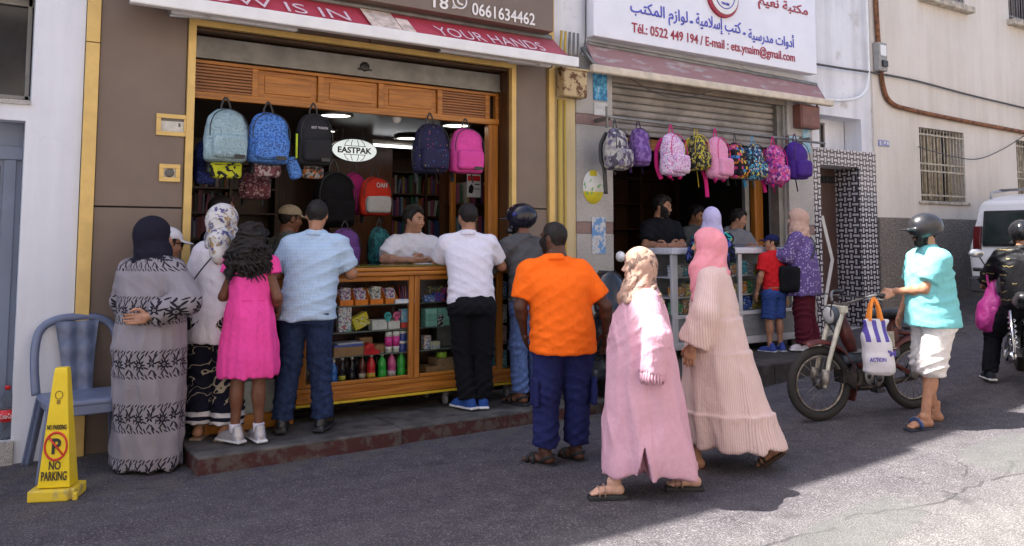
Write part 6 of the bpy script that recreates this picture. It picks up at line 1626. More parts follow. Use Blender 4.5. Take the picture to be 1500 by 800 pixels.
for q in (-1, 1): a = Vector(f.leg[q]['a']); MB().lathe([(.046, -.01), (.043, .03), (.046, .055), (.043, .06)], 14, (a.x, a.y, a.z)).build('sock', plain('white sock', (.62, .58, .64), .9), f.root)
# 5 --- man in the light blue checked shirt
def blue_check(m):
    u = (m.x * 1.0 + m.y * .6) * 95; v = m.z * 95; a = u.fract().lt(.35); b = v.fract().lt(.35); return m.mix((a + b) * .5, (.53, .64, .74), (.17, .34, .58))
f = Fig('man in light blue checked shirt and dark jeans seen from behind at the counter', foot_at(447, 630, STEP), R(-33), 1.80, S_OLIVE, fat=1.12, head=(6, -14), sh=.205, lean=.12, side=.03, hipy=-.03,
        arms={'L': dict(e=(-.275, .10, 1.16), w=(-.12, .36, 1.17), dir=(.3, 1, -.1), thumb=(1, 0, 0)), 'R': dict(e=(.31, .12, 1.17), w=(.2, .38, 1.17), dir=(-.3, 1, -.1), thumb=(-1, 0, 0))}, legs={'L': dict(k=(-.12, -.02, .5), a=(-.16, -.06, .09)), 'R': dict(k=(.10, .0, .5), a=(.13, -.01, .09))})
f.body(eyes=False); f.trousers(jeans, r=(.108, .085, .078), fold=.008, seat=.012)
f.tee(garment_pattern('light blue checked cotton', blue_check), hem=.83, w=1.07, hemw=1.08, belly=.018, sleeve=.85, sr=(.088, .078), seed=41, fold=.008); f.hair('short'); f.shoes(plain('black leather', (.012, .012, .013), .35), rubber)
# 6,7 --- two men inside at the left
p = on_y(324, 300, 7.25); f = Fig('man with short black hair and dark navy top inside the shop, behind the flowered headscarf', (p.x, 7.28, .13), R(-80), 1.86, S_OLIVE, head=(-5, -4), res=.016)
f.body(); f.tee(cloth('dark navy top', (.012, .014, .028)), long=True); f.trousers(cloth('black cloth', (.012, .012, .014))); f.hair('short'); f.shoes(rubber, rubber)
p = on_y(428, 320, 7.5); f = Fig('man in tan flat cap and grey green shirt inside the shop beside the checked shirt', (p.x, 7.55, .13), R(-70), 1.80, S_BROWN, head=(-15, -8), res=.016, side=-.02, fat=1.1)
f.body(); f.tee(cloth('grey green shirt', (.13, .135, .12)), long=True); f.trousers(cloth('black cloth', (.012, .012, .014))); f.hair('short'); f.shoes(rubber, rubber); f.capmesh(cloth('tan cap cloth', (.30, .25, .17)), 0, True)
# 8 --- seller in white T-shirt
wt = cloth('white T-shirt', (.70, .68, .70), .9, .03)
p = on_y(608, 350, 7.3); f = Fig('seller in white T-shirt leaning his forearms on the olive counter top', (p.x, 7.36, .13), R(162), 1.80, S_TAN, fat=1.05, head=(42, -6), sh=.205, lean=.10,
        arms={'L': dict(e=(-.30, .20, 1.245), w=(-.06, .33, 1.245), dir=(1, .15, -.1), thumb=(.2, .5, 1), pose='relaxed'), 'R': dict(e=(.29, .2, 1.25), w=(.06, .40, 1.245), dir=(-1, .1, -.1), thumb=(0, .5, 1), pose='relaxed')})
f.body(); f.tee(wt, hem=.84, w=1.03, sleeve=.8, sr=(.09, .085), seed=51, collar=False); f.hair('thick'); f.trousers(jeans); f.shoes(rubber, whitesole)
MB().box(-.09, .11, .262, .272, 1.15, 1.20).build('shirt_print', printed('shirt print', (.03, .06, .16), [(.10, .25, .5), (.4, .1, .08)], 30, .55), f.root)
# 9 --- man in white polo
polo = cloth('white polo pique', (.70, .68, .76), .9, .02)
f = Fig('man in white polo shirt and black trousers leaning on the counter', foot_at(690, 600, STEP), R(-28), 1.81, S_OLIVE, fat=1.10, head=(18, -8), sh=.205, lean=.16, hipy=-.05, side=-.03,
        arms={'L': dict(e=(-.30, .22, 1.20), w=(-.12, .42, 1.24), dir=(.8, .6, 0), thumb=(0, 0, 1)), 'R': dict(e=(.27, .20, 1.19), w=(.24, .42, 1.23), dir=(-.1, 1, -.1), thumb=(-1, 0, .3))}, legs={'L': dict(k=(-.07, .02, .5), a=(-.03, .02, .09), yaw=42), 'R': dict(k=(.10, .0, .5), a=(.10, .06, .09), yaw=5)})
f.body(eyes=False); f.trousers(cloth('black trousers', (.010, .010, .013), .9), r=(.108, .088, .082), fold=.008, seat=.015); f.tee(polo, hem=.88, w=1.04, sleeve=.78, sr=(.088, .08), seed=61, fold=.006); f.hair('short')
f.shoes(cloth('blue sneaker cloth', (.03, .08, .28)), whitesole)
lettering('EA7', A['black'], f.root, -.045, .015, 1.405, .022, .065, .01)
# 10 --- man with helmet
f = Fig('man in dark helmet and grey jacket reaching to the counter behind the orange shirt', foot_at(772, 588, STEP), R(10), 1.77, S_BROWN, head=(38, -2), sh=.20, lean=.06, arms={'L': dict(e=(-.26, .20, 1.20), w=(-.22, .45, 1.19), dir=(0, 1, -.1), thumb=(1, 0, 0)), 'R': dict(e=(.25, .0, 1.14), w=(.23, .1, .92))})
f.body(feet='LR', eyes=True); f.tee(cloth('grey jacket', (.085, .085, .09)), hem=.80, long=True, sr=(.09, .075), w=1.05, seed=71); f.trousers(jeans2, fold=.008); f.beard(); f.sandals(rubber, rubber)
hm = plain('dark navy helmet shell', (.012, .012, .022), .18); f.helmet(hm, True, True)
MB().lathe([(.018, 0), (.02, .01), (.012, .018)], 12, mtx=f.HM() @ Matrix.Translation((-.125, .03, .06)) @ Matrix.Rotation(R(-90), 4, 'Y')).build('visor_pivot', plain('blue knob', (.02, .03, .2), .4), f.root)
# 11 --- orange shirt man
org = cloth('bright orange sports shirt', (.95, .155, .012), .8, .03)
f = Fig('heavy bearded man in bright orange T-shirt and navy cargo trousers', foot_at(826, 680), R(-22), 1.74, S_DARK, fat=1.28, head=(40, -4), sh=.215, fatface=True, lean=.03, side=-.06,
        arms={'L': dict(e=(-.315, .02, 1.13), w=(-.26, .15, .92)), 'R': dict(e=(.315, -.03, 1.13), w=(.35, .09, .91), dir=(.05, .25, -1), thumb=(-.2, 1, 0))}, legs={'L': dict(k=(-.125, .02, .5), a=(-.13, .03, .09), yaw=48), 'R': dict(k=(.115, .04, .5), a=(.12, .10, .09), yaw=32)})
f.body(feet='LR'); f.tee(org, hem=.80, w=1.06, sleeve=.80, sr=(.092, .088), seed=81, fold=.005, belly=.05, collar=True)
nv = cloth('navy cargo cotton', (.020, .024, .095), .9, .1); tr = f.trousers(nv, hem=.13, r=(.118, .098, .092), w=.96, fold=.008, seed=83, seat=.03)
for q in (-1, 1):
    solid('cargo_pocket', lambda P: rbox(P, (q * .215, .0, .52), (.02, .085, .10), .012) + wob(P, 5, 40, .003), (q * .235 - .05, -.12, .36), (q * .235 + .05, .12, .64), .01, nv, tr)
f.hair('short'); f.beard(); f.sandals(rubber, rubber); MB().lathe([(.012, 0), (.012, .006), (.009, .006)], 14, mtx=Matrix.Translation((.385, .125, .86))).build('ring', plain('silver ring', (.6, .6, .6), .2, 1), f.root)
# 12 --- woman in pink
pinkr = cloth('dusty pink crepe', (.62, .36, .44), .85, .03)
def paisley_scarf(m):
    n = m.noise(6, 3, .5, None, .8); c = m.mix(n.smooth(.35, .65), (.40, .25, .19), (.55, .375, .29))
    w = m.noise(13, 2, .5, m.vec(m.x + 3, m.y, m.z), .4); k = ((w * 26).sin()).gt(.35) * m.noise(4.0, 1, .5, m.vec(m.x, m.y + 2.2, m.z)).gt(.56)
    c = m.mix(k * .75, c, (.10, .07, .065)); return m.mix(m.noise(7, 2, .5, m.vec(m.x + 7, m.y, m.z * 2)).smooth(.60, .68) * .8, c, (.20, .12, .10))
f = Fig('woman in dusty pink robe and tan patterned headscarf walking across the street', foot_at(946, 724), R(58), 1.54, S_LIGHT, fat=1.15, head=(2, 2), sh=.19, lean=.02,
        arms={'L': dict(e=(-.285, -.05, 1.15), w=(-.27, -.01, .90)), 'R': dict(e=(.285, -.06, 1.14), w=(.27, -.02, .92))}, legs={'L': dict(k=(-.09, .16, .5), a=(-.10, .24, .115), yaw=5), 'R': dict(k=(.09, -.10, .50), a=(.08, -.35, .115), yaw=-5, pitch=0)})
f.body(hands='', feet='LR')
f.robe(pinkr, [(.16, .0, -.03, .25, .36), (.3, 0, -.02, .26, .34), (.55, 0, .0, .235, .305), (.8, 0, .01, .222, .27), (.98, 0, .02, .215, .25), (1.12, 0, .03, .208, .232), (1.28, 0, .02, .20, .195), (1.38, 0, .01, .19, .15), (1.44, 0, .0, .17, .115), (1.50, 0, .0, .09, .09)], (.100, .092), 1.0, 6, .017, seed=91, fold=.007, slit=(.05, .40, .085))
for q in (-1, 1):
    a = f.arm[q]; mb = MB(); rs = random.Random(q + 5); w = Vector(a['w'])
    for i in range(26):
        an = i * 6.283 / 26; b0 = w + Vector((.074 * math.cos(an), .074 * math.sin(an), .0)); mb.tube([b0 + Vector((0, 0, .03)), b0 + Vector((.012 * math.cos(an), .012 * math.sin(an), -.03)), b0 + Vector((rs.uniform(-.01, .01), rs.uniform(-.01, .01), -.075))], [.009, .011, .005], 5)
    mb.build('fringed_cuff', pinkr, f.root)
f.hijab(garment_pattern('tan patterned scarf', paisley_scarf, .6), drape=1.37, wide=.19, deep=.17, seed=17, size=1.06, fold=.008, tail=((.0, .08, 1.46), (.0, .13, 1.36), .075, .05))
def pocket_(P): return rbox(P, (-.268, .0, .66), (.012, .085, .10), .01) + wob(P, 2, 30, .002)
f.sandals(plain('beige patterned strap', (.42, .26, .2), .5, 0, .5, 60), rubber, kind='x', thick=1.6)
# 13 --- woman in striped tiered robe
def pin_stripe(m):
    a = m.x.atan2(m.y) * 21; return m.mix(a.fract().lt(.35), (.66, .51, .48), (.55, .38, .355))
f = Fig('woman in pale striped tiered robe and shiny pink headscarf walking away', foot_at(1050, 683), R(34), 1.67, S_TAN, fat=1.08, head=(14, 2), sh=.185, lean=.02,
        arms={'L': dict(e=(-.275, .02, 1.14), w=(-.28, .12, .90), dir=(0, .2, -1)), 'R': dict(e=(.27, -.04, 1.14), w=(.27, .0, .90))}, legs={'L': dict(k=(-.09, .14, .5), a=(-.10, .14, .085)), 'R': dict(k=(.09, -.08, .47), a=(.10, -.36, .16), pitch=-38)})
f.body(feet='LR', eyes=False)
f.robe(garment_pattern('pale pink pinstripe', pin_stripe), [(.17, .02, -.10, .29, .38), (.3, .02, -.08, .285, .35), (.55, .01, -.05, .26, .295), (.75, 0, -.03, .245, .255), (.95, 0, -.01, .225, .22), (1.1, 0, 0, .21, .19), (1.25, 0, 0, .22, .165), (1.37, 0, 0, .205, .135), (1.44, 0, .0, .165, .11), (1.50, 0, .0, .085, .085)], (.088, .10), .93, 9, .012, seed=101, tiers=(1.10, .86, .42), bell=1.2, fold=.006)
f.hijab(cloth('satin pink scarf', (.70, .27, .32), .45, .04), drape=1.38, wide=.18, deep=.15, seed=27, size=1.08, fold=.007, tail=((-.10, .09, 1.46), (-.15, .10, 1.24), .075, .045))
f.sandals(plain('dark brown strap', (.05, .03, .025), .5), plain('dark brown sole', (.06, .035, .025), .6), kind='x')
bb = thing('plastic_bag', 'bright blue plastic bag carried on the far side of the striped robe', 'bag', Vector(f.root.location) + Vector((.36, .30, .62)))
BLUEBAG = plain('blue plastic film', (.03, .16, .62), .3)
solid('bag_body', lambda P: ell(P, (0, 0, -.12), (.11, .07, .15)) + wob(P, 3, 38, .008), (-.16, -.12, -.32), (.16, .12, .08), .012, BLUEBAG, bb); MB().tube(spline([(-.05, 0, .0), (-.02, 0, .12), (.02, 0, .12), (.05, 0, .0)], 6), .008, 6).build('handle', BLUEBAG, bb)
# 14 --- woman in lavender scarf at the second counter
F2 = .326
def jungle(m):
    d, node = m.voro(13); sep = m.t.nodes.new('ShaderNodeSeparateColor'); m.t.links.new(node.outputs['Color'], sep.inputs[0]); n = m.noise(12, 3, .5, None, 1.5)
    return m.mix(n.gt(.54), (.012, .015, .03), m.ramp(sep.outputs[0], [(0, (.02, .30, .28)), (.3, (.10, .12, .45)), (.55, (.02, .05, .16)), (.75, (.35, .45, .15))], 'CONSTANT'))
p = on_y(1046, 400, 6.15); f = Fig('woman in pale lavender headscarf and dark leaf printed top at the white counter', (p.x, 6.15, F2), R(-30), 1.62, S_TAN, head=(5, -8), lean=.05, arms={'L': dict(e=(-.22, .12, 1.16), w=(-.12, .34, 1.16)), 'R': dict(e=(.22, .12, 1.16), w=(.12, .34, 1.16))}, res=.0145)
f.body(); f.tee(garment_pattern('dark leaf print', jungle), hem=.62, long=True, sr=(.085, .075), w=1.1, seed=111); f.trousers(cloth('black cloth', (.012, .012, .014))); f.shoes(rubber, whitesole); f.hijab(cloth('lavender scarf', (.52, .48, .72)), drape=1.42, wide=.14, deep=.11, size=1.04, seed=37)
# 15,16,17 --- behind the second counter
p = on_y(968, 330, 7.25); f = Fig('bearded seller in black T-shirt leaning on the white counter', (p.x, 7.3, F2), R(168), 1.80, S_TAN, head=(36, -10), sh=.20, lean=.08, arms={'L': dict(e=(-.20, .20, 1.18), w=(.10, .34, 1.17), dir=(1, .1, 0), thumb=(0, .3, 1)), 'R': dict(e=(.27, .16, 1.18), w=(.06, .36, 1.18), dir=(-1, .2, 0), thumb=(0, .3, 1))}, res=.0135)
f.body(); f.tee(cloth('black T-shirt', (.012, .013, .018)), hem=.85, sleeve=.75, sr=(.088, .082), collar=False, seed=121); f.hair('thick'); f.beard(); f.trousers(jeans); f.shoes(rubber, rubber)
p = on_y(1020, 320, 7.7); f = Fig('black haired youth in grey top looking down behind the lavender headscarf', (p.x, 7.7, F2), R(170), 1.72, S_OLIVE, head=(20, -20), res=.0145)
f.body(); f.tee(cloth('slate top', (.10, .11, .12)), long=True); f.hair('thick'); f.trousers(jeans); f.shoes(rubber, rubber)
p = on_y(1076, 330, 7.2); f = Fig('black haired boy in grey hooded top reading at the white counter', (p.x, 7.2, F2), R(172), 1.66, S_TAN, head=(42, -16), lean=.06, sh=.17, arms={'L': dict(e=(-.21, .16, 1.2), w=(-.02, .34, 1.24), dir=(1, .3, 0), thumb=(0, .3, 1)), 'R': dict(e=(.21, .16, 1.2), w=(.02, .36, 1.24), dir=(-1, .3, 0), thumb=(0, .3, 1))}, res=.0135)
f.body(); f.tee(cloth('grey hoodie', (.20, .20, .215)), long=True, seed=131, sr=(.085, .075)); f.hair('thick'); f.trousers(jeans); f.shoes(rubber, rubber)
solid('hood', lambda P: np.maximum(cap(P, (-.07, -.05, 1.47), (.07, -.05, 1.47), .065), -cap(P, f.neck, f.hc, .07)) + wob(P, 3, 30, .004), (-.18, -.16, 1.38), (.18, .08, 1.56), .012, bpy.data.materials['grey hoodie'], f.root)
# 18 --- boy in red
f = Fig('boy in navy cap, red polo shirt and denim shorts at the white counter', foot_at(1135, 516, .145), R(-12), 1.36, S_TAN, fat=.98, head=(58, 2), sh=.175, arms={'L': dict(e=(-.23, -.01, 1.13), w=(-.24, .08, .88)), 'R': dict(e=(.22, .06, 1.14), w=(.14, .26, 1.12))}, legs={'L': dict(k=(-.09, .01, .5), a=(-.10, -.02, .09), yaw=28), 'R': dict(k=(.09, .01, .5), a=(.10, -.01, .09), yaw=2)})
f.body(); f.tee(cloth('red polo cotton', (.58, .018, .025)), hem=.84, sleeve=.72, sr=(.088, .084), w=1.03, seed=141); f.trousers(cloth('blue denim shorts', (.035, .07, .24), .9, .2), hem=.50, r=(.112, .105, .1), fold=.006, name='shorts'); f.capmesh(cloth('navy cap cloth', (.016, .02, .075)), 0); f.hair('short')
f.shoes(cloth('blue sneaker cloth', (.05, .08, .30)), whitesole); MB().tube([(.162 * math.cos(i * math.pi / 16), .118 * math.sin(i * math.pi / 16) , .955) for i in range(32)], .014, 6, closed=True, flat=1.0).build('belt', plain('tan belt', (.3, .16, .07), .6), f.root)
# 19 --- woman in violet tunic
def violet_print(m):
    d, node = m.voro(40); sep = m.t.nodes.new('ShaderNodeSeparateColor'); m.t.links.new(node.outputs['Color'], sep.inputs[0]); return m.mix(d.lt(.4) * E(m.t, sep.outputs[1]).gt(.45), (.125, .085, .24), (.38, .32, .50))
f = Fig('woman in violet speckled tunic, maroon trousers and pinkish beige headscarf at the counter end', foot_at(1180, 513, .145), R(22), 1.63, S_LIGHT, fat=1.12, head=(24, -2), lean=.04, arms={'L': dict(e=(-.22, .14, 1.16), w=(-.14, .36, 1.18), dir=(.2, 1, 0), thumb=(1, 0, .4), pose='flat'), 'R': dict(e=(.23, .14, 1.16), w=(.16, .36, 1.18), dir=(-.2, 1, 0), thumb=(-1, 0, .4))}, legs={'L': dict(k=(-.09, .0, .5), a=(-.10, -.02, .09), yaw=30), 'R': dict(k=(.09, .0, .5), a=(.10, -.06, .09), yaw=26)})
f.body(); f.trousers(cloth('maroon trousers', (.085, .012, .022)), r=(.115, .105, .105), fold=.009); f.robe(garment_pattern('violet speckled cotton', violet_print), [(.68, 0, 0, .235, .20), (.85, 0, 0, .235, .20), (1.0, 0, 0, .225, .185), (1.2, 0, .02, .212, .165), (1.33, 0, .03, .205, .14), (1.42, 0, .04, .165, .11), (1.49, 0, .04, .08, .08)], (.088, .085), .9, 9, .010, seed=151, name='tunic')
f.hijab(cloth('pinkish beige scarf', (.50, .33, .26)), drape=1.40, wide=.16, deep=.13, size=1.04, seed=47); f.shoes(cloth('pale sneaker cloth', (.6, .55, .56)), whitesole)
hb = solid('shoulder_bag', lambda P: rbox(P, (-.24, .10, .88), (.06, .12, .16), .04) + wob(P, 3, 30, .006), (-.34, -.06, .68), (-.14, .28, 1.08), .012, cloth('black bag leather', (.012, .012, .014)), f.root); MB().tube(spline([(-.24, .05, 1.0), (-.12, -.14, 1.15), (.05, -.13, 1.32), (.15, -.02, 1.45)], 8), .012, 6, flat=.4).build('bag_strap', A['black'], hb)
# 20 --- man in aqua polo pushing the moped
_fw, _rw, _hd, _L = moped_stance()
_man = foot_at(1372, 622); _mk = 1.70 / 1.75
_grip = Matrix.Translation((_fw + _rw) / 2) @ Euler((math.atan2(_fw.z - _rw.z, _L), 0, _hd)).to_matrix().to_4x4() @ Vector((-.294, _L / 2 - .485, 1.045))
_g = (Matrix.Translation(_man) @ Matrix.Rotation(R(62), 4, 'Z') @ Matrix.Scale(_mk, 4)).inverted() @ _grip
_e, _w = reach((-.20, .02, 1.40), _g + Vector((-.02, -.075, .035)), (-1, -.25, -.55))
aq = cloth('aqua polo pique', (.19, .53, .55), .85, .03)
f = Fig('man in black helmet, aqua polo shirt and white shorts holding the moped', _man, R(62), 1.70, S_TAN, fat=1.12, head=(-2, -2), sh=.20, lean=.02,
        arms={'L': dict(e=_e, w=_w, dir=(_g - _w), thumb=(.6, 0, 1), pose='grip'), 'R': dict(e=(.30, .0, 1.14), w=(.30, .10, .92), dir=(0, .4, -1), thumb=(-.6, 1, 0))}, legs={'L': dict(k=(-.10, .09, .5), a=(-.10, .16, .088), yaw=12), 'R': dict(k=(.10, .02, .5), a=(.12, -.06, .088), yaw=-12)})
f.body(feet='LR'); f.trousers(cloth('white cotton shorts', (.66, .63, .61)), hem=.44, r=(.122, .112, .108), fold=.008, name='shorts', seat=.01); f.tee(aq, hem=.82, w=1.06, sleeve=.72, sr=(.09, .088), seed=161, belly=.05, hemw=1.12, fold=.006)
f.beard(); f.hair('short'); f.helmet(plain('scuffed black helmet', (.022, .022, .026), .28, 0, .3, 12), True); f.sandals(plain('blue slide strap', (.05, .08, .18), .5), plain('dark slide sole', (.02, .022, .035), .7), kind='slide')

# ================================================================ moped
def local_obj(mb, name, mat, parent, bevel=0.0): return mb.build(name, mat, parent, bevel)
def spoked_wheel(parent, y, r, wd, zc=None, name='wheel', nsp=18, rimr=None, tyre_m=None, M=None):
    zc = r if zc is None else zc; T = (M or Matrix.Identity(4)) @ Matrix.Translation((0, y, zc)) @ Matrix.Rotation(R(90), 4, 'Y')
    rr = rimr or r - wd * 1.05
    mb = MB(); n = 40
    prof = []                                              # tyre torus
    V = []; F = []; k = 10
    for i in range(n):
        a = 2 * math.pi * i / n
        for j in range(k):
            b = 2 * math.pi * j / k; q = r - wd / 2 + wd * .5 * math.cos(b); V.append(T @ Vector((q * math.cos(a), q * math.sin(a), wd * .46 * math.sin(b))))
    for i in range(n):
        for j in range(k): F.append((i * k + j, ((i + 1) % n) * k + j, ((i + 1) % n) * k + (j + 1) % k, i * k + (j + 1) % k))
    w = MB().lathe([(.03, -.04), (.045, -.035), (.05, -.01), (.05, .01), (.045, .035), (.03, .04)], 16, mtx=T).build(name, plain('grimy hub', (.10, .09, .085), .5, .5, .3, 20), parent)
    t = MB(); t.add(V, F, True); tm = Mat('worn tyre rubber', .8, 0, .3); an = tm.noise(120, 2); tm.color(tm.mix(an, (.018, .017, .016), (.05, .047, .044))); tm.bump(an, .004); t.build('tyre', tm.m, w)
    rim = MB(); V = []; F = []
    for i in range(n):
        a = 2 * math.pi * i / n
        for q, z in ((rr, -.016), (rr - .012, -.016), (rr - .012, .016), (rr, .016)): V.append(T @ Vector((q * math.cos(a), q * math.sin(a), z)))
    for i in range(n):
        for j in range(4): F.append((i * 4 + j, ((i + 1) % n) * 4 + j, ((i + 1) % n) * 4 + (j + 1) % 4, i * 4 + (j + 1) % 4))
    rim.add(V, F, True); rim.build('rim', plain('rusty chrome rim', (.30, .26, .22), .4, .7, .4, 26), w)
    sp = MB()
    for i in range(nsp):
        a = 2 * math.pi * i / nsp; b = a + (.5 if i % 2 else -.5); s_ = .028 if i % 4 < 2 else -.028
        sp.tube([T @ Vector((.045 * math.cos(b), .045 * math.sin(b), s_)), T @ Vector(((rr - .008) * math.cos(a), (rr - .008) * math.sin(a), 0))], .0028, 5)
    sp.build('spoke', plain('dull spokes', (.2, .19, .18), .5, .6), w)
    return w
def build_moped():
    fw, rw, hd, L = moped_stance()
    b = thing('moped', 'old dark red moped with spoked wheels and cream fork held by the helmeted man', 'moped', (rw + fw) / 2, hd)
    pitch = math.atan2(fw.z - rw.z, L); b.rotation_euler = (pitch, 0, hd)
    f, r = L / 2, -L / 2; rad = .315
    red = plain('faded dark red paint', (.10, .020, .017), .45, .1, .35, 12); cream = plain('cream fork paint', (.52, .49, .40), .5, .1, .2, 14); blk = A['black']; gry = plain('dark blue grey tank', (.055, .065, .085), .45, .1, .25, 12); eng = plain('oily engine metal', (.06, .05, .045), .55, .5, .5, 30)
    spoked_wheel(b, f, rad, .075); spoked_wheel(b, r, rad - .02, .075)
    head = Vector((0, f - .30, .98))
    fk = MB()
    for x in (-.07, .07): fk.tube([(x, f, rad - .03), (x, f - .06, .50), (x, f - .235, .92)], [.015, .019, .025], 10)
    fk.box(-.10, .10, f - .27, f - .2, .90, .96); fk.build('fork', cream, b, .006)
    for x in (-.075, .075): MB().tube([(x, f, rad + .0), (x, f - .02, rad + .12)], .03, 10).build('fork_slider', plain('scratched fork leg', (.30, .27, .23), .5, .3, .4, 20), b)
    mg = MB(); V = []; F = []; n = 22                       # front mudguard
    for i in range(n + 1):
        a = R(-15 + 165 * i / n + 20)
        for x, q in ((-.055, rad + .025), (-.035, rad + .055), (0, rad + .065), (.035, rad + .055), (.055, rad + .025)): V.append((x, f + q * math.cos(a) * -1 * -1 if False else f - q * math.cos(R(180) - a), rad + q * math.sin(a)))
    for i in range(n):
        for j in range(4): F.append((i * 5 + j, i * 5 + j + 1, (i + 1) * 5 + j + 1, (i + 1) * 5 + j))
    # mudguard runs from ahead of the wheel over it and down behind
    V = []
    for i in range(n + 1):
        a = R(70 + 140 * i / n)
        for x, q in ((-.055, rad + .02), (-.035, rad + .045), (0, rad + .052), (.035, rad + .045), (.055, rad + .02)): V.append((x, f + q * math.cos(a), rad + q * math.sin(a)))
    mg.add(V, F, True); o = mg.build('front_mudguard', red, b); o.modifiers.new('thickness', 'SOLIDIFY').thickness = .004
    mg = MB(); V = []
    for i in range(n + 1):
        a = R(20 + 150 * i / n)
        for x, q in ((-.06, rad + .0), (-.04, rad + .03), (0, rad + .036), (.04, rad + .03), (.06, rad + .0)): V.append((x, r + q * math.cos(a), rad - .02 + q * math.sin(a)))
    mg.add(V, F, True); o = mg.build('rear_mudguard', red, b); o.modifiers.new('thickness', 'SOLIDIFY').thickness = .004
    fr = MB().tube(spline([(0, f - .23, .92), (0, f - .34, .62), (0, f - .42, .44), (0, r + .45, .41), (0, r + .30, .50), (0, r + .2, .74)], 8), .032, 10)
    fr.tube([(0, r + .3, .48), (0, r + .0, rad - .02)], .022, 8).tube([(0, r + .23, .7), (0, r - .22, .62)], .02, 8); fr.build('frame', red, b)
    MB().tube([(0, f - .25, .86), (0, f - .33, .64), (0, f - .36, .55)], [.055, .06, .04], 10).build('leg_shield', red, b)
    tk = solid('tank', lambda P: rbox(P, (0, (f + r) / 2 - .05, .50), (.055, .30, .05), .04), (-.09, r + .1, .42), (.09, f - .1, .60), .012, gry, b)
    MB().box(-.06, .06, (f + r) / 2 - .30, (f + r) / 2 + .16, .548, .556).build('tank_trim', plain('worn chrome strip', (.4, .4, .4), .3, .8), b)
    MB().tube([(0, r + .26, .55), (0, r + .2, .80)], .05, 10).box(-.035, .035, r + .14, r + .22, .48, .72).build('seat_tube', red, b)
    MB().box(-.052, -.045, r + .20, r + .28, .56, .70).build('side_plate', cream, b, .004)
    seat = solid('saddle', lambda P: smin(ell(P, (0, r + .12, .845), (.115, .13, .05)), ell(P, (0, r + .28, .85), (.055, .14, .04)), .05), (-.15, r - .06, .77), (.15, r + .46, .92), .011, plain('black vinyl', (.015, .015, .017), .35), b)
    MB().tube([(0, r + .15, .80), (0, r + .17, .74)], .03, 10).tube([(-.06, r + .05, .80), (-.06, r + .06, .76)], .02, 8).tube([(.06, r + .05, .80), (.06, r + .06, .76)], .02, 8).build('seat_spring', eng, b)
    rk = MB()
    for x in (-.09, 0, .09): rk.tube([(x, r + .04, .70), (x, r - .30, .69)], .008, 6)
    rk.tube([(-.09, r - .30, .69), (.09, r - .30, .69)], .008, 6).tube([(-.08, r - .25, .69), (-.08, r, rad)], .008, 6).tube([(.08, r - .25, .69), (.08, r, rad)], .008, 6); rk.build('luggage_rack', blk, b)
    MB().box(-.06, .06, r - .37, r - .34, .46, .62).build('number_plate', blk, b, .004)
    tl = MB().box(-.05, .05, r - .345, r - .31, .56, .64).build('tail_light', plain('red lamp glass', (.3, .01, .01), .2), b, .01)
    e = MB().box(-.06, .06, (f + r) / 2 - .06, (f + r) / 2 + .16, .27, .40).lathe([(.07, -.06), (.075, 0), (.07, .06)], 16, mtx=Matrix.Translation((0, (f + r) / 2 + .18, .34)) @ Matrix.Rotation(R(90), 4, 'Y')); 
    for k in range(5): e.box(-.07, .07, (f + r) / 2 + .2 + k * .018, (f + r) / 2 + .208 + k * .018, .30, .42)
    e.build('engine', eng, b, .006)
    pu = MB().lathe([(.10, -.085), (.10, -.075)], 24, mtx=Matrix.Translation((0, (f + r) / 2 - .02, .345)) @ Matrix.Rotation(R(90), 4, 'Y')); 
    po = pu.build('pulley', plain('scratched pulley', (.34, .33, .31), .4, .7, .3, 20), b)
    hl = MB()
    for k in range(5): a = R(72 * k); hl.lathe([(.022, -.09), (.022, -.0855)], 12, mtx=Matrix.Translation((0, (f + r) / 2 - .02 + .06 * math.cos(a), .345 + .06 * math.sin(a))) @ Matrix.Rotation(R(90), 4, 'Y'))
    hl.build('pulley_hole', blk, po)
    pd = MB().tube([(-.1, (f + r) / 2 - .02, .345), (-.13, (f + r) / 2 + .02, .24)], .012, 8).box(-.20, -.11, (f + r) / 2 - .02, (f + r) / 2 + .06, .22, .245).tube([(.1, (f + r) / 2 - .02, .345), (.13, (f + r) / 2 - .06, .45)], .012, 8); pd.build('pedal', blk, b)
    MB().tube(spline([(.05, (f + r) / 2 + .15, .30), (.06, (f + r) / 2, .22), (.07, r + .1, .24), (.08, r - .2, .28)], 6), .028, 10).build('exhaust', eng, b)
    MB().tube([(-.02, f - .34, .46), (-.03, f - .30, .26), (-.02, f - .36, .24)], .03, 8).build('mud_flap', blk, b)
    hb = MB().tube(spline([(-.30, f - .52, 1.04), (-.27, f - .40, 1.05), (-.12, f - .28, .99), (0, f - .26, .965), (.12, f - .28, .99), (.27, f - .40, 1.05), (.30, f - .52, 1.04)], 6), .012, 8); ho = hb.build('handlebar', plain('dull chrome bar', (.28, .27, .25), .35, .8, .3, 20), b)
    for s in (-1, 1):
        MB().tube([(s * .28, f - .42, 1.05), (s * .305, f - .54, 1.04)], .019, 10).build('grip', blk, ho); MB().tube([(s * .24, f - .34, 1.03), (s * .30, f - .44, 1.015), (s * .31, f - .50, 1.01)], .007, 6).build('brake_lever', plain('lever metal', (.4, .4, .4), .35, .8), ho)
    hd_ = MB().lathe([(.03, -.06), (.075, -.03), (.085, .05), (.08, .06)], 20, mtx=Matrix.Translation((0, f - .20, .88)) @ Matrix.Rotation(R(-90), 4, 'X')); h2 = hd_.build('headlight', gry, b)
    MB().lathe([(.076, .0601), (.06, .075), (.02, .082)], 20, mtx=Matrix.Translation((0, f - .20, .88)) @ Matrix.Rotation(R(-90), 4, 'X')).build('lens', plain('lamp lens', (.5, .5, .48), .1), h2)
    cb = MB()
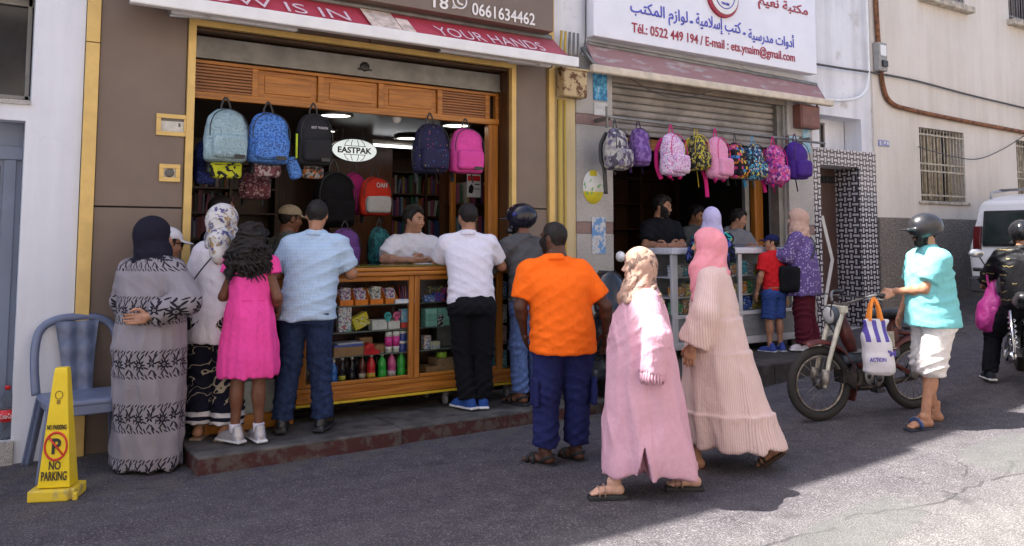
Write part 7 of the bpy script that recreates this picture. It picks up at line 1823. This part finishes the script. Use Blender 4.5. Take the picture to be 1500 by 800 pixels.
    for q in (-1, 1): cb.tube(spline([(q * .25, f - .36, 1.03), (q * .15, f - .14, 1.05), (q * .06, f - .12, .9), (q * .03, f - .22, .7)], 6), .006, 5)
    cb.build('cable', blk, b)
    # shopping bag hanging from the handlebar
    M = b.matrix_basis; M = Matrix.Translation(b.location) @ Euler(b.rotation_euler).to_matrix().to_4x4()
    P = M @ Vector((-.30, f - .30, 1.02))
    s = thing('shopping_bag', 'white woven shopping bag with violet bars and orange handles hanging from the moped handlebar', 'bag', (P.x - .02, P.y - .08, P.z), R(-33))
    m = Mat('woven white bag', .6); st = ((m.x * 13 + .5).fract() - .5).abs().lt(.23) * m.z.gt(-.36) * m.z.lt(-.16) ; slant = ((m.x * 13 + m.z * 1.5).fract() - .5).abs().lt(.24) * m.z.gt(-.33) * m.z.lt(-.155)
    c = m.mix(m.noise(12, 3), (.62, .60, .64), (.74, .72, .75)); c = m.mix(slant, c, (.09, .06, .36)); m.color(c); m.bump(m.noise(260, 1) + m.noise(9, 3) * 2, .006)
    solid('bag_body', lambda Q: loft(Q, [(-.60, .02, 0, .10, .05), (-.57, .02, 0, .125, .07), (-.45, .02, 0, .13, .075), (-.3, .01, 0, .12, .06), (-.15, 0, 0, .10, .03)], .02, 3) + wob(Q, 5, 26, .006), (-.15, -.12, -.64), (.18, .12, -.12), .010, m.m, s)
    violet = plain('violet print', (.09, .06, .36), .6)
    lettering('ACTION', violet, s, -.085, .05, -.47, .036, -.079, .02)
    lettering("'M", violet, s, .07, .13, -.42, .05, -.072, .02)
    hd2 = MB()
    for y in (-.03, .03): hd2.tube(spline([(-.05, y, -.16), (-.03, y * .5, -.04), (0, 0, .02), (.03, y * .5, -.04), (.05, y, -.16)], 6), .014, 8, flat=.35)
    hd2.build('bag_handle', plain('orange bag handle', (.75, .22, .02), .6), s)
build_moped()

# ================================================================ dark scooter parked behind the orange shirt
def build_scooter():
    # its front points at the street: nose about px 880, rear hidden by the orange shirt
    g = foot_at(903, 606); g.x += .20; g.y += .54; g.z = ground_z(g.x); b = thing('scooter', 'black scooter with white backed mirror parked behind the orange shirted man', 'scooter', (g.x, g.y, g.z), R(160), None, .93)
    bk = plain('glossy black body', (.012, .012, .014), .22); gm = plain('gunmetal body', (.045, .047, .055), .35, .2)
    f, r = .62, -.62
    for y in (f, r):
        w = MB().lathe([(.03, -.07), (.10, -.05), (.11, 0), (.10, .05), (.03, .07)], 20, mtx=Matrix.Translation((0, y, .25)) @ Matrix.Rotation(R(90), 4, 'Y')).build('wheel', gm, b)
        V = []; F = []; n, k = 32, 8
        for i in range(n):
            a = 2 * math.pi * i / n
            for j in range(k): q = 2 * math.pi * j / k; V.append((.055 * math.sin(q), y + (.19 + .06 * math.cos(q)) * math.cos(a), .25 + (.19 + .06 * math.cos(q)) * math.sin(a)))
        for i in range(n):
            for j in range(k): F.append((i * k + j, ((i + 1) % n) * k + j, ((i + 1) % n) * k + (j + 1) % k, i * k + (j + 1) % k))
        MB().add(V, F, True).build('tyre', A['black'], w)
    solid('front_shield', lambda P: smin(smin(ell(P, (0, .46, .78), (.20, .15, .28)), ell(P, (0, .55, .95), (.15, .12, .14)), .06), ell(P, (0, .60, .48), (.09, .22, .10)), .08), (-.26, .2, .3), (.26, .9, 1.14), .016, bk, b)
    solid('footboard', lambda P: rbox(P, (0, .08, .34), (.17, .36, .06), .04), (-.22, -.35, .24), (.22, .5, .44), .016, gm, b)
    solid('rear_body', lambda P: smin(ell(P, (0, -.48, .58), (.17, .42, .20)), ell(P, (0, -.3, .45), (.17, .2, .2)), .08), (-.24, -1.0, .2), (.24, .05, .85), .016, bk, b)
    solid('seat', lambda P: smin(rbox(P, (0, -.25, .80), (.14, .24, .05), .045), rbox(P, (0, -.62, .86), (.13, .2, .05), .045), .05), (-.2, -.9, .7), (.2, .05, .96), .015, A['black'], b)
    h = MB().tube(spline([(-.34, .34, 1.08), (-.2, .42, 1.06), (0, .46, 1.04), (.2, .42, 1.06), (.34, .34, 1.08)], 6), .018, 8).tube([(0, .5, .75), (0, .46, 1.04)], .035, 8); ho = h.build('handlebar', gm, b)
    for s in (-1, 1):
        MB().tube([(s * .28, .37, 1.075), (s * .36, .33, 1.08)], .022, 8).build('grip', A['black'], ho)
    V = []; F = []; nu, nv = 12, 8
    for v in range(nv + 1):
        for u in range(nu + 1):
            t, q = v / nv, u / nu * 2 - 1; w = .19 * math.sqrt(max(.02, 1 - max(0, t - .35) ** 2 * 1.9)); V.append((w * q, .64 - .10 * q * q - .16 * t, .98 + .40 * t))
    for v in range(nv):
        for u in range(nu): F.append((v * (nu + 1) + u, v * (nu + 1) + u + 1, (v + 1) * (nu + 1) + u + 1, (v + 1) * (nu + 1) + u))
    o = MB().add(V, F, True).build('windscreen', plain('smoked screen', (.02, .02, .022), .12), b); o.modifiers.new('thickness', 'SOLIDIFY').thickness = .006
    MB().lathe([(.03, 0), (.075, .02), (.08, .05)], 20, mtx=Matrix.Translation((0, .66, .86)) @ Matrix.Rotation(R(-90), 4, 'X')).build('headlight', plain('lamp lens', (.5, .5, .48), .1), b)
    # mirror: placed where the photograph shows it
    Mi = (Matrix.Translation(b.location) @ Matrix.Rotation(R(160), 4, 'Z') @ Matrix.Scale(.93, 4)).inverted()
    p = Mi @ on_y(909, 376, g.y - .42); q = Mi @ on_y(916, 386, g.y - .42)
    mo = solid('mirror', lambda P: ell(P, p, (.045, .075, .055)), tuple(p - Vector((.1, .1, .1))), tuple(p + Vector((.1, .1, .1))), .008, plain('white mirror back', (.70, .70, .70), .25), b)
    MB().tube(spline([p, q, Vector((-.25, .40, 1.07))], 6), .008, 6).build('mirror_stem', A['black'], mo)
    MB().tube([(-.14, .1, .28), (-.26, .05, .02)], .014, 8).tube([(-.26, .05, .02), (-.30, .02, .015)], .016, 8).build('side_stand', gm, b)
build_scooter()

# ================================================================ white van
def build_van():
    a = on_y(1437, 340, 6.0)
    X0, X1, Y0, Y1 = 0.0, 4.2, 0.0, 1.75
    gx = 11.95; Yv = 4.58; gz = ground_z(gx + .4) - .04
    b = thing('van', 'white panel van seen from behind, parked by the beige house', 'van', (gx, Yv, gz)); b.rotation_euler = (0, -math.atan(.1), 0); b.scale = (.9, .97, .87)
    wh = plain('white van paint', (.70, .70, .72), .25, 0, .03, 3); blk = A['black']; gl = plain('tinted van glass', (.02, .028, .028), .06)
    prof = [(0, .42), (0.0, 1.0), (.06, 1.35), (.22, 1.78), (.40, 1.84), (2.6, 1.84), (3.3, 1.2), (4.15, .98), (4.25, .5), (4.2, .36), (.05, .36)]
    def fn(P):
        X, Y, Z = P
        zt = np.interp(X.ravel(), [-.1, 0, .25, .6, 2.4, 2.9, 3.5, 4.2, 4.3], [.9, 1.0, 1.80, 1.86, 1.84, 1.66, 1.08, .95, .5]).reshape(X.shape)
        half = .86 - np.clip(Z - 1.0, 0, 2) * .14 - np.clip(.6 - Z, 0, 1) * .06
        d = smax(np.abs(Y - .87) - half, Z - zt, .09); xr = np.interp(Z.ravel(), [.3, .9, 1.2, 1.8], [.02, .0, .03, .20]).reshape(Z.shape)
        d = smax(d, xr - X, .07); d = smax(d, X - 4.22, .12); d = smax(d, .34 - Z + 0 * X, .05)
        for wx in (.75, 3.35):
            for wy in (.0, 1.74): d = smax(d, -(np.maximum(np.sqrt((X - wx) ** 2 + (Z - .32) ** 2) - .37, np.abs(Y - wy) - .26)), .01)
        return d
    V, F = nets(fn, (-.08, -.05, .28), (4.3, 1.8, 1.95), .04)
    link('body', np_mesh('body', V, F), b, [wh])
    def slab(name, pts, mat, x, parent=b, t=.02):
        mb = MB(); mb.poly_extrude(pts, x - t, x, 'x'); return mb.build(name, mat, parent, .006)
    rg = MB()                                                # rear window follows the slope of the tailgate
    def xr(z): return float(np.interp(z, [.3, .9, 1.2, 1.8], [.02, .0, .03, .20])) - .012
    def panel(name, y0, y1, z0, z1, mat, off=0.0, bev=.01):
        n = 6; mb = MB(); V = []
        for i in range(n + 1):
            z = z0 + (z1 - z0) * i / n; x = xr(z) - off; V += [(x, y0, z), (x, y1, z), (x + .05, y0, z), (x + .05, y1, z)]
        F = []
        for i in range(n):
            A0, B0 = i * 4, (i + 1) * 4; F += [(A0, B0, B0 + 1, A0 + 1), (A0, A0 + 2, B0 + 2, B0), (A0 + 1, B0 + 1, B0 + 3, A0 + 3)]
        F += [(0, 1, 3, 2), (n * 4, n * 4 + 2, n * 4 + 3, n * 4 + 1)]
        mb.add(V, F); return mb.build(name, mat, b, bev)
    panel('window_seal', .22, 1.52, 1.10, 1.66, blk, .0); panel('rear_window', .25, 1.49, 1.13, 1.63, gl, .006)
    for y in (.06, 1.54): 
        o = panel('tail_light', y, y + .11, 1.0, 1.42, plain('dark red lamp glass', (.10, .012, .014), .15), .01)
    MB().box(-.09, .25, .03, 1.71, .36, .62).build('bumper', plain('grey bumper plastic', (.06, .06, .065), .6), b, .04, 3)
    MB().box(-.055, -.03, .62, 1.12, .70, .82).build('number_plate', plain('plate white', (.6, .6, .58), .4), b, .004)
    pass
    MB().box(-.03, .0, .55, 1.2, .98, 1.03).build('handle_strip', wh, b, .008)
    rr = MB()
    for y in (.20, 1.54): rr.tube([(.45, y, 1.84), (.5, y, 1.94), (2.3, y, 1.93), (2.4, y, 1.84)], .018, 8)
    for x in (.8, 1.8): rr.tube([(x, .18, 1.955), (x, 1.56, 1.955)], .022, 8)
    rr.build('roof_rack', plain('aluminium rack', (.4, .4, .42), .35, .7), b)
    for wx in (.75, 3.35):
        for wy in (.10, 1.64):
            T = Matrix.Translation((wx, wy, .32)) @ Matrix.Rotation(R(90), 4, 'X')
            w = MB().lathe([(.19, -.085), (.30, -.09), (.32, -.06), (.32, .06), (.30, .09), (.19, .085)], 28, mtx=T).build('wheel', A['black'], b); MB().lathe([(.19, -.075), (.185, 0), (.19, .075)], 20, mtx=T).build('hub_cap', plain('grey hub cap', (.3, .3, .31), .4, .4), w)
    for y in (-.12, 1.78): solid('wing_mirror', lambda P: ell(P, (2.85, y, 1.12), (.07, .1, .10)), (2.7, y - .15, .95), (3.0, y + .15, 1.28), .015, blk, b)
build_van()

# ================================================================ motorcyclist at the edge of the picture
def build_motorcycle():
    g = foot_at(1506, 562); hd = R(-60)
    b = thing('motorcycle', 'black motorcycle with chrome shock absorber ridden by the man in black', 'motorcycle', g, hd)
    blk = plain('glossy black tank', (.012, .012, .014), .15); chrome = plain('chrome', (.6, .6, .62), .12, 1, .05); eng = plain('grey engine', (.16, .16, .165), .4, .6, .2, 20)
    f, r = .70, -.62
    spoked_wheel(b, f, .31, .10, nsp=24); spoked_wheel(b, r, .31, .12, nsp=24)
    for x in (-.09, .09): MB().tube([(x, f, .31), (x, f - .26, .95)], .024, 10).build('fork', chrome, b)
    solid('tank', lambda P: ell(P, (0, .12, .83), (.14, .27, .12)), (-.18, -.2, .66), (.18, .45, .98), .014, blk, b)
    solid('seat', lambda P: smin(rbox(P, (0, -.32, .80), (.13, .32, .045), .04), rbox(P, (0, -.56, .86), (.11, .16, .04), .04), .05), (-.2, -.8, .7), (.2, .1, .95), .014, A['black'], b)
    MB().tube([(0, f - .28, .9), (0, .1, .60), (0, -.3, .62), (0, -.72, .74)], .03, 8).tube([(0, f - .25, .85), (0, .25, .28), (0, -.15, .26), (0, -.35, .62)], .024, 8).build('frame', A['black'], b)
    e = MB().box(-.13, .13, -.12, .24, .26, .44).lathe([(.10, -.15), (.10, .15)], 18, mtx=Matrix.Translation((0, -.02, .36)) @ Matrix.Rotation(R(90), 4, 'Y'))
    for k in range(7): e.box(-.10, .10, .04, .24, .455 + k * .022, .463 + k * .022)
    e.build('engine', eng, b, .008)
    for x in (-.15, .15):
        sh = MB().tube([(x, -.62, .34), (x, -.46, .72)], .02, 8); so = sh.build('shock_absorber', chrome, b)
        sp = MB().tube([(x + .036 * math.cos(t * .9), -.60 + .13 * t / 40 + .0, .40 + .27 * t / 40 + .036 * math.sin(t * .9) * .2) for t in range(41)], .008, 5); sp.build('spring', chrome, so)
    MB().tube(spline([(-.1, .25, .42), (-.15, .30, .25), (-.16, .0, .2), (-.17, -.7, .34)], 6), [.025] * 19 if False else .035, 10).build('exhaust', chrome, b)
    MB().tube([(-.05, r, .31), (-.05, -.05, .33), (.05, -.05, .33), (.05, r, .31)], .022, 8).build('swingarm', A['black'], b)
    h = MB().tube(spline([(-.38, .24, 1.08), (-.25, .38, 1.07), (0, .44, .98), (.25, .38, 1.07), (.38, .24, 1.08)], 6), .014, 8); ho = h.build('handlebar', chrome, b)
    for s in (-1, 1):
        MB().tube([(s * .31, .31, 1.075), (s * .40, .22, 1.08)], .02, 8).build('grip', A['black'], ho)
        MB().tube([(s * .27, .36, 1.07), (s * .34, .38, 1.2)], .007, 6).build('mirror_stem', A['black'], ho)
        solid('mirror', lambda P: ell(P, (s * .37, .37, 1.24), (.075, .022, .045)), (s * .37 - .1, .3, 1.15), (s * .37 + .1, .45, 1.33), .009, plain('pale mirror glass', (.6, .6, .58), .08, .6), ho)
    MB().lathe([(.04, -.08), (.09, -.02), (.095, .05), (.05, .075)], 20, mtx=Matrix.Translation((0, .56, .88)) @ Matrix.Rotation(R(-90), 4, 'X')).build('headlight', chrome, b)
    mg = MB(); n = 18; V = []; F = []
    for i in range(n + 1):
        a = R(10 + 150 * i / n)
        for x, q in ((-.07, .33), (-.04, .36), (.04, .36), (.07, .33)): V.append((x, r + q * math.cos(a), .31 + q * math.sin(a)))
    for i in range(n):
        for j in range(3): F.append((i * 4 + j, i * 4 + j + 1, (i + 1) * 4 + j + 1, (i + 1) * 4 + j))
    o = mg.add(V, F, True).build('rear_mudguard', blk, b); o.modifiers.new('thickness', 'SOLIDIFY').thickness = .004
    # rider
    def jacket(m):
        n = m.noise(16, 2); s = ((m.z * 11 + n * .8).fract() - .5).abs().lt(.035) * m.noise(8, 1).gt(.54); return m.mix(s, (.014, .014, .016), (.36, .28, .12))
    k = Fig('man in black jacket and black helmet sitting on the motorcycle by the van', g, hd, 1.54, S_OLIVE, fat=1.25, head=(10, -4), sh=.23, lean=.10, hip=.93, hipy=-.18,
            arms={'L': dict(e=(-.31, .12, 1.17), w=(-.36, .22, 1.10) if False else (-.38, .16, 1.06), dir=(0, 1, -.2), thumb=(.6, 0, 1), pose='grip'), 'R': dict(e=(.31, .10, 1.17), w=(.37, .16, 1.08), dir=(0, 1, -.2), thumb=(-.6, 0, 1), pose='grip')},
            legs={'L': dict(k=(-.30, .08, .52), a=(-.36, .0, .10), yaw=18), 'R': dict(k=(.26, .12, .55), a=(.24, .02, .32), yaw=0)})
    k.body(); k.trousers(cloth('black trousers', (.010, .010, .013), .9), r=(.115, .092, .082), seat=.02); k.tee(garment_pattern('black jacket with gold marks', jacket, .5), hem=.84, long=True, sr=(.10, .085), w=1.1, seed=171, fold=.009); k.shoes(cloth('dark sneaker cloth', (.03, .035, .045)), whitesole); k.hair('short'); k.helmet(plain('black helmet shell', (.012, .012, .014), .12), True, True)
    p = foot_at(1450, 520); P = on_y(1449, 420, p.y)
    s = thing('plastic_bag', 'bright pink plastic bag hanging from the motorcycle beside the white van', 'bag', on_y(1452, 415, g.y + .25), R(-33), None, 1.2); pkm = Mat('thin pink plastic film', .28); pkm.color(pkm.mix(pkm.noise(10, 4), (.62, .03, .28), (.80, .10, .45))); pkm.bump(pkm.noise(22, 5), .02); pkm.b.inputs['Transmission Weight'].default_value = .12
    solid('bag_body', lambda Q: smin(ell(Q, (-.01, 0, -.27), (.13, .09, .15)), cap(Q, (0, 0, -.12), (.02, 0, .0), .06, .02), .06) + wob(Q, 3, 34, .009) + wob(Q, 6, 70, .004), (-.2, -.15, -.46), (.2, .15, .06), .011, pkm.m, s)
    MB().tube(spline([(-.02, 0, -.03), (-.03, 0, .06), (.0, 0, .10), (.03, 0, .06), (.03, 0, -.03)], 6), .01, 6, flat=.5).build('bag_handle', pkm.m, s)
build_motorcycle()

# ================================================================ things standing at the left
def build_chair():
    g = foot_at(100, 676); m = plain('blue grey plastic', (.14, .17, .265), .38, 0, .08, 5)
    b = thing('plastic_chair', 'blue grey plastic chair standing behind the yellow no parking sign', 'chair', (.70, 6.62, 0), R(185), None, 1.13)
    # front of the seat is +Y in its own frame
    seat = solid('seat', lambda P: smax(rbox(P, (0, 0, .43), (.235, .22, .022), .02), -(ell(P, (0, .0, .62), (.3, .3, .175))), .01), (-.28, -.27, .38), (.28, .27, .48), .011, m, b)
    MB().box(-.20, .20, .195, .215, .36, .42).box(-.215, -.195, -.19, .19, .37, .42).box(.195, .215, -.19, .19, .37, .42).build('apron', m, b, .008)
    for sx in (-1, 1):
        for sy in (-1, 1):
            o = MB(); p0 = Vector((sx * .205, sy * .19, .43)); p1 = Vector((sx * .255, sy * (.245 if sy > 0 else .30), .0))
            for (u0, u1, v0, v1) in ((-.032, .032, -.010, .010), (-.010, .010, -.032, .032)):
                V = [p + Vector((x, y, 0)) for p in (p1, p0) for x, y in ((u0, v0), (u1, v0), (u1, v1), (u0, v1))]
                o.add(V, [(3, 2, 1, 0), (4, 5, 6, 7), (0, 1, 5, 4), (1, 2, 6, 5), (2, 3, 7, 6), (3, 0, 4, 7)])
            o.build('leg', m, b, .006)
    def back_y(z): return -.20 - (z - .43) * .24
    rim = [(-.235, .44), (-.245, .60), (-.24, .74), (-.21, .84), (-.13, .895), (0, .91), (.13, .895), (.21, .84), (.24, .74), (.245, .60), (.235, .44)]
    MB().tube(spline([(x, back_y(z), z) for x, z in rim], 5), .026, 8, flat=.7).build('back_frame', m, b)
    sl = MB(); z0, z1 = .45, .885; n = 14; V = []; F = []
    for i in range(n + 1):
        z = z0 + (z1 - z0) * i / n; w = .085 + .045 * (i / n) ** 1.5
        for y in (0, .014): V += [(-w, back_y(z) + y, z), (w, back_y(z) + y, z)]
    for i in range(n):
        a, c = i * 4, (i + 1) * 4; F += [(a, a + 1, c + 1, c), (a + 2, c + 2, c + 3, a + 3), (a, c, c + 2, a + 2), (a + 1, a + 3, c + 3, c + 1)]
    pm = Mat('embossed blue plastic', .38); q = ((pm.x * 30 + pm.z * 22).sin() * (pm.x * 30 - pm.z * 22).sin()); pm.color(pm.mix(q.smooth(-.2, .6), (.105, .13, .205), (.15, .18, .275))); pm.bump(q, .01)
    sl.add(V, F, False); sl.build('back_splat', pm.m, b)
build_chair()
def build_no_parking():
    g = foot_at(84, 728); b = thing('no_parking_sign', 'yellow plastic no parking floor sign with a broken base corner', 'sign', (g.x, g.y, 0), R(-24)); b.scale = (.78, .78, 1.0)
    m = plain('yellow plastic', (.80, .58, .012), .35, 0, .05, 6); worn = Mat('worn yellow base', .5); n = worn.noise(10, 5, .65); worn.color(worn.mix(n.smooth(.5, .7), (.72, .52, .03), (.42, .34, .12)))
    H = .80
    def quadring(z, w, d): return [(-w, -d, z), (w, -d, z), (w, d, z), (-w, d, z)]
    V = quadring(.075, .122, .095) + quadring(H - .03, .052, .044) + quadring(H, .046, .038)
    F = [(0, 1, 5, 4), (1, 2, 6, 5), (2, 3, 7, 6), (3, 0, 4, 7), (4, 5, 9, 8), (5, 6, 10, 9), (6, 7, 11, 10), (7, 4, 8, 11), (8, 9, 10, 11), (3, 2, 1, 0)]
    MB().add(V, F).build('body', m, b, .008)
    MB().poly_extrude([(-.175, -.14), (.12, -.14), (.135, -.10), (.16, -.115), (.172, -.05), (.172, .14), (-.175, .14)], .0, .07, 'z').build('base', worn.m, b, .014)
    MB().box(.135, .172, -.135, -.08, .0, .045, Matrix.Rotation(R(6), 4, 'Z')).build('broken_corner', worn.m, b, .006)
    t = math.atan2(.095 - .044, H - .105); Mx_ = Matrix.Translation((0, -.095, .075)) @ Matrix.Rotation(-t, 4, 'X')
    bl = plain('black print', (.02, .02, .02), .5); rd = plain('red print', (.55, .03, .02), .5)
    lettering('NO PARKING', bl, b, -.072, .072, .365, .030, -.002, .012, mtx=Mx_)
    lettering('NO', bl, b, -.042, .045, .135, .052, -.002, .014, mtx=Mx_); lettering('PARKING', bl, b, -.094, .094, .072, .055, -.002, .014, mtx=Mx_)
    lettering('P', bl, b, -.028, .038, .25, .095, -.002, .03, mtx=Mx_)
    MB().tube([Mx_ @ Vector((.082 * math.cos(i * math.pi / 16), -.004, .25 + .082 * math.sin(i * math.pi / 16))) for i in range(32)], .008, 6, closed=True).tube([Mx_ @ Vector((-.055, -.005, .305)), Mx_ @ Vector((.058, -.005, .195))], .007, 6).build('prohibition_ring', rd, b)
    MB().tube([Mx_ @ Vector((.028 * math.cos(i * math.pi / 10), -.003, .56 + .024 * math.sin(i * math.pi / 10))) for i in range(20)], .003, 5, closed=True).box(-.012, .012, -.006, -.001, .505, .53, Mx_).build('lamp_symbol', plain('brown print', (.25, .16, .02), .6), b)
build_no_parking()
def build_bottle():
    p = on_y(9, 640, 6.95); b = thing('cola_bottle', 'clear plastic cola bottle with red cap and red label on the door ledge', 'bottle', (p.x, 6.965 + .0, .17))
    b.location.y = 6.99 + .07
    k = 1.12; P = lambda pr: [(r * k, z * k) for r, z in pr]
    m = bpy.data.materials.new('clear pet plastic'); m.use_nodes = True; pb = m.node_tree.nodes['Principled BSDF']; pb.inputs['Transmission Weight'].default_value = .92; pb.inputs['Roughness'].default_value = .06; pb.inputs['Base Color'].default_value = (.85, .9, .95, 1); pb.inputs['IOR'].default_value = 1.12
    MB().lathe(P([(.036, 0), (.046, .01), (.048, .05), (.045, .07), (.048, .10), (.048, .19), (.046, .21), (.034, .265), (.018, .30), (.014, .305), (.014, .315)]), 20).build('bottle_body', m, b)
    MB().lathe(P([(.0168, .314), (.017, .335), (.015, .338)]), 16).build('cap', plain('red bottle cap', (.6, .015, .02), .35), b)
    MB().lathe(P([(.0487, .115), (.0487, .19)]), 20).build('paper_label', plain('red label', (.60, .01, .015), .3, 0, .02), b)
    lettering('Coca-Cola', plain('white print', (.72, .72, .72), .5), b, -.042, .042, .172, .035, -.0565, .01)
build_bottle()
